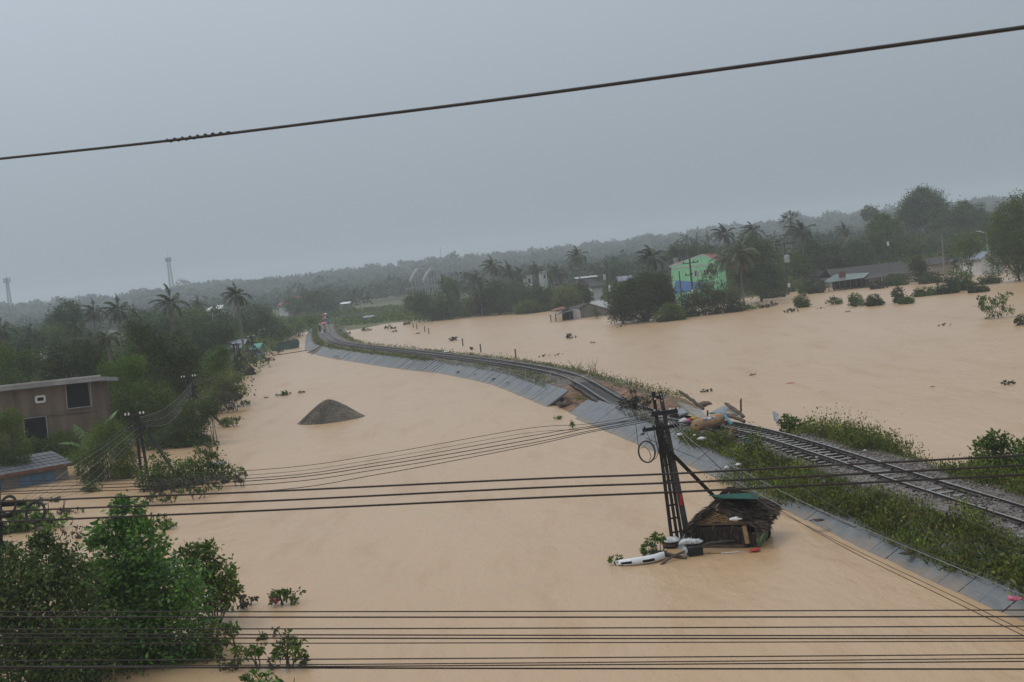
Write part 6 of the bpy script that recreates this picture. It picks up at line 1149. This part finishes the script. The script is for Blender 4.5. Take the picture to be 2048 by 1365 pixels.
item('plank', 'pale yellow plank floating along the front of the hut', 'plank', lambda b: b.beam(at(1414, 1106, .03), at(1463, 1105, .03), .07, .03), 'bamboo')
item('plank', 'white strip floating right of the yellow plank by the hut', 'plank', lambda b: b.beam(at(1442, 1107, .03), at(1478, 1104, .03), .05, .02), 'white')
# --- debris left of the hut
cr = thing('dark_crate', 'dark blue-grey crate floating at the foot of the leaning concrete pole', 'crate', at(1392, 1112, 0)); b = MB(); c0 = Vector(at(1392, 1113, 0)); b.box(c0+Vector((0, .22, .08)), (.46, .42, .42), .1); b.build('body', M['steel_dark'], cr); b = MB(); b.box(c0+Vector((0, .22, .30)), (.5, .46, .035), .1); b.build('rim', M['post'], cr)
blob('white_sack', tuple(c0+Vector((-.05, .25, .40))), (.36, .22, .11), 'bag', seed=72, rough=.5, rz=.35); tag(COL.objects[-1], 'dirty white sack lying on top of the dark crate', 'sack')
blob('white_rag', tuple(c0+Vector((-.32, .05, .14))), (.09, .07, .2), 'bag', seed=73); tag(COL.objects[-1], 'white rag hanging at the left side of the dark crate', 'rag')
tb = Vector(at(1345, 1098, 0)); tub = thing('covered_tub', 'round tub under a crumpled grey sheet left of the leaning pole', 'tub', tuple(tb)); b = MB(); b.tube([tb+Vector((0, .25, -.15)), tb+Vector((0, .25, .08))], [.24, .27], 14); b.build('tub', M['steel_dark'], tub)
b = MB(); b.tube([tb+Vector((0, .25, .08)), tb+Vector((0, .25, .14))], [.272, .275], 14); b.build('band', M['mud'], tub); blob('sheet', tuple(tb+Vector((.02, .25, .21))), (.34, .28, .13), 'bag', tub, seed=74, rough=.3)
mb_ = thing('pale_board', 'pale grey-green board leaning against the concrete pole', 'board', tuple(G(1360, 1098))); b = MB(); slab4(b, [A(1354, 1098, 39), A(1370, 1060, 39.5), A(1377, 1078, 39.4), A(1368, 1100, 38.9)], .03); b.build('board', M['roof_green'], mb_)
item('branch', 'long dark branch reaching from the white bumper up to the hut front', 'branch', lambda b: b.tube([at(1322, 1130, .0), A(1345, 1113, 37.6), A(1376, 1101, 37.9), A(1420, 1086, 38.2), A(1470, 1081, 38.3)], [.035, .04, .045, .04, .02], 6), 'bark')
item('branch', 'thick half sunken log lying behind the white bumper', 'log', lambda b: b.tube([at(1288, 1103, .08), at(1320, 1106, .1), at(1372, 1117, .03)], [.05, .07, .05], 7), 'bark')
bush('bright green leafy branches piled left of the covered tub', [(1305, 1083, 14, 18), (1318, 1075, 12, 14), (1295, 1098, 12, 8), (1310, 1108, 22, 7)], 38.6, 'leaf_bright', leaf=.13, name='branch_pile', dens=.9)
bush('small green sprig at the left tip of the white bumper', [(1232, 1120, 12, 8), (1243, 1124, 10, 5)], 37.6, 'leaf_bright', leaf=.11, name='sprig')
bp_ = thing('car_bumper', 'white car bumper with dark openings floating left of the hut', 'car bumper', at(1283, 1128, 0)); B0 = Vector(at(1283, 1130, 0)); n = 30; L_ = .79
def bpt(s, k): # s -1..1 along, k 0..1 up
    x = s*L_; y = .32*abs(s)**3.2+.10*(1-k)*0; z = .03+.2*k*(1-.35*max(0, -s)**3)+.035*s-.12*max(0, abs(s)-.8); out = .07*math.sin(math.pi*min(1, k*.9+.1)); return B0+Vector((x, y-out, z))
b = MB(); V = []; ks = [0, .12, .3, .5, .7, .88, 1]
for i in range(n+1):
    s = -1+2*i/n
    for k in ks: V.append(bpt(s, k))
    V.append(bpt(s, 1)+Vector((0, .14, .0))); V.append(bpt(s, 0)+Vector((0, .1, -.06)))
m_ = len(ks)+2; b.add(V, [(i*m_+j, (i+1)*m_+j, (i+1)*m_+(j+1) % m_, i*m_+(j+1) % m_) for i in range(n) for j in range(m_)]); b.build('shell', M['white'], bp_, smooth=True)
for s0, s1, k0, k1 in ((-.82, -.38, .38, .72), (.05, .55, .2, .62), (-.9, -.72, .02, .2)):
    b = MB(); V = []; 
    for i in range(9): s = s0+(s1-s0)*i/8; tpz = k0 if i else (k0+k1)/2; V += [bpt(s, k0+(.12 if i == 0 else 0))+Vector((0, -.012, 0)), bpt(s, k1)+Vector((0, -.012, 0)), bpt(s, k0)+Vector((0, .02, 0)), bpt(s, k1)+Vector((0, .02, 0))]
    b.add(V, [f for i in range(8) for f in ((i*4, i*4+4, i*4+5, i*4+1), (i*4+2, i*4+3, i*4+7, i*4+6), (i*4, i*4+2, i*4+6, i*4+4), (i*4+1, i*4+5, i*4+7, i*4+3))]); b.build('opening', M['dark'], bp_)
# ================================================================ main pole
DM = 39.6; mp = thing('ladder_pole', 'tall black steel ladder pole group carrying crossarms beside the thatched hut', 'telegraph pole', (A(1350, 1072, DM).x, DM, 0))
def strut(nm, p0, p1, w, h=None, D0=DM, D1=DM, m_='steel_dark', par=mp):
    a_, c_ = A(p0[0], p0[1], D0), A(p1[0], p1[1], D1); c_ = c_+(c_-a_).normalized()*.75; b = MB(); b.beam(a_, c_, w, h or w, upv=(0, 1, 0)); return b.build(nm, M[m_], par)
strut('leg', (1306.6, 784), (1343, 1074), .11, .1); strut('leg', (1326, 888), (1354, 1072), .10, .1); strut('leg', (1333, 888), (1363, 1071), .10, .1)
for y in (930, 962, 985, 1010, 1036, 1064): 
    t_ = (y-888)/184; b = MB(); b.beam(A(1306.6+36.4*(y-784)/290, y+2, DM), A(1333+30*t_, y-1, DM), .045, .05); b.build('rung', M['steel_dark'], mp)
cp = thing('concrete_pole', 'thick leaning square concrete pole behind the black ladder pole', 'utility pole', (A(1376, 1083, DM).x, DM+.3, 0))
a_, c_ = A(1320, 783, DM+.25), A(1377, 1085, DM+.25); c_ = c_+(c_-a_).normalized()*.8; b = MB(); d_ = (c_-a_).normalized(); x_ = Vector((1, 0, 0)); x_ = (x_-d_*x_.dot(d_)).normalized(); y_ = d_.cross(x_)
V = [p_+x_*i*w+y_*j*w for p_, w in ((c_, .105), (a_, .06)) for i, j in ((-1, -1), (1, -1), (1, 1), (-1, 1))]; b.hexa(V); b.build('shaft', M['post'], cp)
b = MB(); 
for y in (789, 795, 802): q = A(1320.5+(y-783)*.19, y, DM+.1); b.box((q.x, q.y, q.z), (.035, .06, .035))
b.build('hole', M['bag'], cp); b = MB(); b.box(tuple(A(1362, 1000, DM+.08)), (.09, .05, .36)); b.build('red_tag', M['red'], cp)
for (x0, y0, x1, y1, w) in ((1303, 829, 1355, 822, .13), (1285, 861, 1358, 851, .11), (1308, 796, 1322, 794, .1)):
    b = MB(); b.beam(A(x0, y0, DM-.12), A(x1, y1, DM-.12), w, w); ar = b.build('crossarm', M['steel_dark'], mp)
    if x1-x0 > 20:
        for k in range(4): b = MB(); q = A(x0, y0, DM-.14).lerp(A(x1, y1, DM-.14), (.06, .3, .72, .94)[k]); insul(b, q+Vector((0, 0, .05)), .03, .075); b.build('insulator', M['porcelain'] if k == 2 else M['steel_dark'], ar)
b = MB(); b.box(tuple(A(1309, 821, DM-.15)), (.07, .05, .05)); b.box(tuple(A(1310, 798, DM-.15)), (.06, .05, .06)); b.build('clamp', M['alu'], mp)
st2 = strut('stay', (1342, 906), (1437, 1002), .13, D1=41.5)
# bundle of wires and creeper tied round the pole
n = 1000; t_ = RNG.uniform(0, 1, n); P = np.array([tuple(A(1320+10*a_, 845+60*a_, DM-.15)) for a_ in t_])+RNG.normal(size=(n, 3))*np.array([.075, .06, .06]); V, F = leaf_quads(P, RNG.normal(size=(n, 3))*.4+np.array([0, 0, -1.]), .14, .12)
wb = thing('wire_bundle', 'tangled black bundle of wires and rags tied round the neck of the ladder pole', 'wire bundle', tuple(A(1325, 870, DM))); link('strands', npmesh('strands', V-np.array(org(wb)), F), M['black'], wb, 'stuff')
b = MB(); 
for k in range(9):
    x = 1311+k*2.4; b.tube([A(x, 838+k, DM-.2), A(x+random.uniform(-4, 4), 862, DM-.26), A(x+random.uniform(0, 8), 888+k, DM-.2), A(x+8+random.uniform(-3, 3), 908, DM-.2)], .014, 4)
b.build('wire', M['black'], wb)
def ring(c, rx, rz_, D, r, turns=1, mt_='cable', parent=None, name='coil', tiltx=0):
    b = MB()
    for k in range(turns):
        q = A(c[0]+random.uniform(-1, 1)*(k > 0), c[1]+random.uniform(-1, 1)*(k > 0), D+.03*k); R1, R2 = rx*D/FPX, rz_*D/FPX
        b.tube([(q.x+R1*math.cos(a_), q.y+.12*math.sin(a_*1.0), q.z+R2*math.sin(a_)) for a_ in np.linspace(0, 2*math.pi, 37)[:-1]], r, 6, closed=True)
    o = b.build(name, M[mt_], parent); return o
cm = thing('cable_coil', 'round dark cable coil hanging left of the ladder pole', 'cable coil', tuple(A(1294, 904, DM-.4))); ring((1293.5, 904), 16.5, 20.5, DM-.4, .022, 4, 'cable', cm)
b = MB(); q = [A(1281, 897, DM-.4), A(1290, 894, DM-.4), A(1299, 903, DM-.4), A(1302, 914, DM-.4), A(1299, 922, DM-.4)]; b.tube(q, .012, 5); b.build('loose_end', M['cable'], cm)
b = MB(); b.tube([A(1271.5, 848, DM-.4), A(1277, 896, DM-.4)], .011, 4); b.tube([A(1292, 861, DM-.4), A(1301, 884, DM-.4)], .011, 4); b.tube([A(1300, 881, DM-.4), A(1312, 884, DM-.4), A(1317, 900, DM-.4), A(1313, 916, DM-.4), A(1305, 921, DM-.4)], .011, 4); b.build('tie', M['cable'], cm)
# --- near-left pole with two coils
DP = 33.5; p0_ = thing('ladder_pole', 'black ladder pole at the left edge holding two cable coils', 'telegraph pole', (A(8, 1280, DP).x, DP, 0))
strut('leg', (-4, 985), (12, 1300), .1, D0=DP, D1=DP, par=p0_); strut('leg', (-16, 985), (-4, 1300), .1, D0=DP, D1=DP, par=p0_); strut('stay', (4, 1085), (60, 1160), .1, D0=DP, D1=DP+.5, par=p0_)
for y in (1060, 1095, 1130, 1165, 1200, 1240): b = MB(); b.beam(A(-12, y, DP), A(6, y-2, DP), .045); b.build('rung', M['steel_dark'], p0_)
for (x0, y0, x1, y1, w) in ((-50, 1013, 50, 1006, .13), (-40, 1037, 26, 1031, .1)): b = MB(); b.beam(A(x0, y0, DP-.12), A(x1, y1, DP-.12), w); b.build('crossarm', M['steel_dark'], p0_)
for x, y, rx, ry, lb in ((17, 1011, 15.5, 16.5, 'left of two wire coils on the pole at the left edge'), (70, 1025, 19, 19, 'right and larger of two wire coils at the left edge')):
    o = ring((x, y), rx, ry, DP-.3, .034, 4, 'black', name='cable_coil'); tag(o, lb, 'cable coil')
# ================================================================ wires
def wire(pts, r, label, mt_='cable', n=28, group=None, name='cable'):
    """pts: (photo x, photo y, distance); smooth curve through them"""
    P = [A(*p) for p in pts]; Q = []
    if len(P) == 2: Q = [P[0].lerp(P[1], k/n) for k in range(n+1)]
    else:
        E = [P[0]*2-P[1]]+P+[P[-1]*2-P[-2]]
        for i in range(1, len(E)-2):
            for k in range(n//(len(P)-1)+1):
                t_ = k/(n//(len(P)-1)+1); a_, b_, c_, d_ = E[i-1], E[i], E[i+1], E[i+2]; Q.append(.5*((2*b_)+(c_-a_)*t_+(2*a_-5*b_+4*c_-d_)*t_*t_+(3*b_-a_-3*c_+d_)*t_**3))
        Q.append(P[-1])
    b = MB(); b.tube(Q, r, 6); o = b.build(name, M[mt_], smooth=True); tag(o, label, 'cable', group); return o
cv = wire([(-120, 331, 12.6), (0, 318, 12), (335, 282, 10.9), (700, 237, 9.8), (1024, 196, 8.9), (1500, 131, 7.8), (2048, 55, 6.8), (2170, 37, 6.6)], .0125, 'thick cable sweeping across the whole sky with a twisted splice on the left', n=60)
b = MB(); Qs = []
for k in range(90):
    t_ = k/89; x = 330+130*t_; y = 282.6-17.5*t_; D = 10.92-.42*t_; p = A(x, y, D); a_ = t_*2*math.pi*8.5; r_ = .014*min(1, (1-t_)*3+.3)*(1 if t_ > .03 else .5); Qs.append(p+Vector((0, math.cos(a_)*r_, math.sin(a_)*r_)))
b.tube(Qs, .008, 5); b.build('splice', M['cable'], cv)
for (pts, w, lb) in [([(-100, 1011), (102, 1000), (520, 984), (1050, 959), (1319, 949), (1570, 936), (2048, 911), (2150, 905)], .0100, 'highest of three cables passing behind the ladder pole neck across the flood'),
                     ([(-100, 1028), (102, 1019), (520, 1003), (1050, 977), (1319, 967), (1570, 956), (2048, 931), (2150, 926)], .0100, 'middle of three parallel cables crossing in front of the hut roof'),
                     ([(-100, 1048), (128, 1039), (520, 1022), (1050, 997), (1319, 986), (1570, 974), (2048, 950), (2150, 945)], .0105, 'lowest of three parallel cables crossing just above the green sheet')]:
    wire([(x, y, 12.0-.0012*x) for x, y in pts], w, lb, n=40)
LOWW = [(1224, 1220.3, .0075, 11, 'uppermost cable of the bottom set'), (1234, 1233.5, .009, 10.5, 'second cable from the top of the bottom set'), (1259, 1252.6, .0075, 10.5, 'grey third cable from the top of the bottom set'), (1268, 1271.8, .0075, 10, 'upper cable of the close-set bottom trio'),
        (1275.5, 1277, .008, 10, 'middle cable of the close-set bottom trio'), (1287.5, 1282.5, .0065, 11, 'lowest cable of the close-set bottom trio'), (1322, 1309, .0065, 9.5, 'fourth cable from the bottom edge'), (1334, 1317, .006, 9.5, 'thin cable fourth from bottom on the right, merging left'),
        (1337, 1323, .0065, 9, 'second cable from the bottom edge'), (1334, 1338.5, .0085, 9, 'lowest thick black cable near the bottom edge')]
for yl, yr, r, D, lb in LOWW:
    sg = 1.6; wire([(-140, yl+(yl-yr)*.07, D), (700, yl*.66+yr*.34+sg*.6, D), (1400, yl*.32+yr*.68+sg*.6, D), (2190, yr-(yl-yr)*.07, D)], r*.85, lb, 'cable' if 'grey' not in lb else 'cable', n=30)
# pole to pole wires across the flood
for i, (a, m1, m2, l1, l2) in enumerate([((1303, 826), (1180, 848), (1050, 858), (520, 940), (0, 967)), ((1304, 830), (1180, 857), (1050, 867), (520, 949), (0, 972)), ((1305, 833), (1180, 853), (1050, 874), (520, 956), (0, 978)),
                                         ((1305, 836), (1180, 856), (1050, 882), (520, 961), (0, 986)), ((1306, 838), (1180, 862), (1050, 889), (520, 969), (0, 990)), ((1306, 842), (1180, 865), (1050, 894), (520, 983), (0, 1003))]):
    f_ = lambda x: 33.2+(39.5-33.2)*x/1305; wire([(a[0], a[1], 39.5), (m1[0], m1[1], f_(m1[0])), (m2[0], m2[1], f_(m2[0])), (760, (m2[1]*(760-520)+l1[1]*(m2[0]-760))/(m2[0]-520)+6, f_(760)), (l1[0], l1[1], f_(520)), (l2[0]-30, l2[1], 33.2)],
         [.009, .007, .012, .014, .012, .012][i], ['highest', 'second', 'third', 'fourth', 'fifth', 'lowest'][i]+' of six sagging wires running left from the black ladder pole', 'cable' if i in (0, 3, 4, 5) else 'cable_grey', n=40, name='wire')
for i, (pts, mt_, lb) in enumerate([([(1345, 848, 39.5), (1413, 925, 36), (1562, 1012, 31), (1669, 1060, 28.5), (1850, 1141, 25), (2048, 1219, 22), (2110, 1243, 21)], 'cable_pale', 'pale wire running down right over the slope to the pink bag'),
                                    ([(1345, 840, 39.5), (1400, 894, 37), (1589, 996, 31), (1781, 1080, 27), (2048, 1191, 23), (2110, 1216, 22)], 'cable_pale', 'pale wire just above the one near the pink bag'),
                                    ([(1350, 835, 39.5), (1480, 880, 36), (1609, 925, 33), (1723, 972, 30), (1905, 1029, 27), (2048, 1090, 25), (2110, 1118, 24)], 'cable_grey', 'thin wire crossing the weeds between slope and track'),
                                    ([(1349, 846, 39.5), (1460, 955, 35), (1562, 1022, 32), (1703, 1103, 29), (1888, 1194, 25), (2048, 1272, 22), (2110, 1300, 21)], 'cable', 'dark wire running down right along the water edge'),
                                    ([(1352, 852, 39.5), (1500, 988, 35), (1636, 1063, 31), (1737, 1113, 29), (1888, 1184, 26), (2048, 1262, 23.5), (2110, 1290, 22.5)], 'cable', 'second dark wire close above the water edge wire'),
                                    ([(1358, 848, 39.5), (1600, 975, 33), (1774, 1073, 29), (2048, 1177, 25), (2110, 1200, 24)], 'cable_grey', 'thin wire over the hut and the green bank at right'),
                                    ([(1513, 1096, 38.2), (1600, 1163, 36), (1700, 1225, 34), (1850, 1290, 32), (1990, 1318, 31), (2110, 1326, 30)], 'cable_grey', 'hair thin slack wire trailing right from the hut over the water')]):
    wire(pts, [.008, .008, .006, .009, .008, .006, .004][i], lb, mt_, n=36, name='wire')
wire([(1420, 995, 39), (1470, 1050, 38), (1513, 1096, 38)], .006, 'thin wire slanting down across the hut front', 'cable_grey', name='wire')
# left bank spans
for i in range(7):
    o_ = i*3.2; wire([(30+i*12, 1014-i*2, 33.8), (135+i*9-(3-i)*4, 966-(6-i)*5, 44), (205+i*6, 914-(6-i)*4.5, 55), (268+i*2.5, 842+i*5, 66.8)], .0065, ['first', 'second', 'third', 'fourth', 'fifth', 'sixth', 'seventh'][i]+' wire from below in the fan rising to the nearest leaning pole', 'cable_pale' if i % 2 else 'cable_grey', n=24, name='wire')
    wire([(278+i*2, 836+o_*.9, 67), (325+i*2, 838+o_*.45-(6-i)*3, 74), (360+i, 808-(6-i)*2.5+o_*.3, 82), (384, 765+o_, 90)], .011, ['first', 'second', 'third', 'fourth', 'fifth', 'sixth', 'seventh'][i]+' sagging wire between the two nearest leaning poles, counted from above', 'cable_pale' if i % 3 == 0 else 'cable_grey', n=24, name='wire')
for i in range(4):
    wire([(386, 760+i*4, 90), (425, 752+i*4-i*2, 108), (455, 722+i*4, 126), (478, 690+i*3, 141)], .018, ['top', 'second', 'third', 'lowest'][i]+' wire from the second to the third leaning pole', 'cable_grey', n=20, name='wire')
wire([(1990, 438, 235), (2060, 432, 230)], .05, 'thin power line at the far right pole', 'cable_grey', n=6, name='wire')
wire([(1774, 470, 224), (1880, 462, 230), (1990, 440, 235)], .035, 'thin power line between the two far right poles', 'cable_grey', n=10, name='wire')
# ================================================================ people on the track
def body_mesh():
    P = [(0, 0, .93), (0, 0, 1.12), (0, 0, 1.33), (0, 0, 1.47), (0, .0, 1.60), (0, .01, 1.70)]
    E = [(0, 1), (1, 2), (2, 3), (3, 4), (4, 5)]; R_ = [(.15, .11), (.13, .10), (.15, .10), (.055, .055), (.082, .095), (.06, .07)]
    for s in (-1, 1):
        b0 = len(P); P += [(s*.17, 0, 1.40), (s*.23, .02, 1.14), (s*.22, .14, .95), (s*.21, .2, .90)]; R_ += [(.055, .05), (.042, .04), (.032, .03), (.035, .02)]; E += [(2, b0), (b0, b0+1), (b0+1, b0+2), (b0+2, b0+3)]
        b0 = len(P); P += [(s*.09, 0, .86), (s*.10, .01+.05*s, .48), (s*.10, .02*s, .09), (s*.10, .13+.02*s, .04)]; R_ += [(.09, .09), (.06, .065), (.042, .045), (.045, .035)]; E += [(0, b0), (b0, b0+1), (b0+1, b0+2), (b0+2, b0+3)]
    me = bpy.data.meshes.new('body'); me.from_pydata(P, E, []); return me, R_
BM, BRr = body_mesh(); first_body = None
def lathe(b, prof_, c, n=14, sx=1, sy=1):
    V = [(c[0]+r*sx*math.cos(2*math.pi*k/n), c[1]+r*sy*math.sin(2*math.pi*k/n), c[2]+z) for r, z in prof_ for k in range(n)]; b.add(V, [(i*n+k, i*n+(k+1) % n, (i+1)*n+(k+1) % n, (i+1)*n+k) for i in range(len(prof_)-1) for k in range(n)])
def person(label, x, y, coat, hat, legs='black', zt=1.06):
    global first_body
    p = G(x, y, zt); root = thing('person', label, 'person', (p.x, p.y, zt), 'people standing on the far track'); bo = bpy.data.objects.new('body', BM.copy()); COL.objects.link(bo); bo.parent = root
    if not bo.data.materials: bo.data.materials.append(M['skin'])
    md = bo.modifiers.new('skin', 'SKIN'); 
    if not bo.data.skin_vertices: 
        pass
    sv = bo.data.skin_vertices[0].data if bo.data.skin_vertices else None
    if sv:
        for i, r in enumerate(BRr): sv[i].radius = r
        sv[0].use_root = True
    ms_ = bo.modifiers.new('sub', 'SUBSURF'); ms_.levels = 1; ms_.render_levels = 1
    c = (p.x, p.y, zt); b = MB(); lathe(b, [(.12, 1.47), (.2, 1.40), (.22, 1.2), (.2, 1.0), (.25, .7)], c, sy=.8); b.build('jacket', M[coat], root, smooth=True)
    for s in (-1, 1): b = MB(); b.tube([(p.x+s*.17, p.y, zt+1.41), (p.x+s*.235, p.y+.02, zt+1.14), (p.x+s*.225, p.y+.14, zt+.97)], [.085, .07, .06], 8); b.build('sleeve', M[coat], root, smooth=True)
    for s in (-1, 1): b = MB(); b.tube([(p.x+s*.09, p.y, zt+.92), (p.x+s*.10, p.y+.01+.05*s, zt+.48), (p.x+s*.10, p.y+.02*s, zt+.1)], [.11, .085, .07], 8); b.build('trouser_leg', M[legs], root, smooth=True)
    b = MB(); lathe(b, [(.13, 1.66), (.115, 1.70), (.10, 1.76), (.02, 1.80)] if hat != 'brim' else [(.22, 1.66), (.12, 1.69), (.10, 1.78), (.02, 1.80)], c); b.build('hat' if hat in ('white', 'brim', 'bag') else 'hair', M[hat if hat in M else 'black'], root, smooth=True)
    return root, p
def umbrella(label, root_p, mt_, zt=1.06, dx=0, R_=.56):
    c = Vector((root_p.x+dx, root_p.y-.1, zt)); um = thing('umbrella', label, 'umbrella', tuple(c)); b = MB(); b.tube([c+up*.95+Vector((.15, 0, 0)), c+up*2.15], .012, 5); b.build('shaft', M['black'], um)
    b = MB(); n = 8; V = [c+up*2.18]
    for j, (r, z) in enumerate(((.25, 2.12), (.45, 2.0), (1.0*R_/.56*.56, 1.84))):
        for k in range(16): a_ = 2*math.pi*k/16; rr = r*(1 if k % 2 == 0 else .96); V.append(c+Vector((rr*math.cos(a_), rr*math.sin(a_), z-(0.0 if k % 2 == 0 else -.02))))
    b.add(V, [(0, 1+k, 1+(k+1) % 16) for k in range(16)]+[(1+j*16+k, 17+j*16+k, 17+j*16+(k+1) % 16, 1+j*16+(k+1) % 16) for j in range(2) for k in range(16)]); b.build('canopy', M[mt_], um, smooth=True)
_, pa = person('person in a yellow raincoat under a pink umbrella, nearest on the track', 650, 666.5, 'yellow', 'hair'); umbrella('pink umbrella held over the yellow raincoat', pa, 'pink')
person('person in dark clothes with a grey hat standing left of the near rail', 640.5, 666, 'black', 'bag')
person('person with a white hat and dark red shirt walking between the rails', 647.8, 652, 'wood_red', 'white', 'wood')
_, pd_ = person('person in a red top under the red umbrella farther along the track', 648.2, 645, 'red', 'hair'); umbrella('red umbrella beyond the white hatted person', pd_, 'red')
_, pe_ = person('person in pale clothes beside the red umbrella', 651.5, 643.5, 'bag', 'hair'); umbrella('grey-cream umbrella just right of the red one', pe_, 'bag', dx=.1)
person('person in black at the right rail, farther of two', 655.8, 644, 'black', 'hair')
person('person in dark blue at the right rail, nearer of two', 656.8, 650, 'wall_blue', 'hair')
blob('white_bag', at(644, 666, 1.15), (.3, .25, .22), 'white', seed=80, n=6); tag(COL.objects[-1], 'white bag on the ballast between the first two people', 'bag')
# ================================================================ understorey along the banks
def understorey():
    C, Z = [], []
    def strip(xa, xb, Da, Db, n, h, s):
        k = 0
        while k < n:
            x = random.uniform(xa, xb); D = random.uniform(Da, Db); az = pxaz(x); X = math.tan(az)*D; gz_ = float(ground_z(X, D))
            if gz_ < -1.7: 
                k += 1; continue
            m_ = 60; r = random.uniform(.8, 1.8)*s; d = unit(RNG.normal(size=(m_, 3))); d[:, 2] = abs(d[:, 2]); C.append(np.array([X, D, max(gz_, -.3)])+d*np.array([r*1.3, r*1.3, h*random.uniform(.5, 1.3)])*RNG.uniform(.6, 1, (m_, 1))); Z.append(np.full(m_, .2+D*.0011)); k += 1
    strip(560, 900, 285, 420, 420, 1.0, 2.4); strip(-60, 300, 84, 120, 420, 2.6, 1.2); strip(-60, 440, 112, 200, 800, 3.4, 1.8); strip(200, 560, 150, 330, 700, 3.6, 2.2)
    strip(840, 1230, 262, 345, 650, 3.0, 2.2); strip(1230, 1600, 215, 345, 900, 3.2, 2.0); strip(1600, 2140, 238, 345, 900, 3.2, 2.2)
    C = np.concatenate(C); Z = np.concatenate(Z); V, F = leaf_quads(C, RNG.normal(size=C.shape)+np.array([-.1, 0, .3]), Z*RNG.uniform(.7, 1.4, len(Z)), .6); link('undergrowth', npmesh('undergrowth', V, F), M['leaf_mid'], kind='stuff')
understorey()

for o in COL.objects:
    if o.parent is None and 'label' in o and 'kind' not in o: o['kind'] = 'thing'
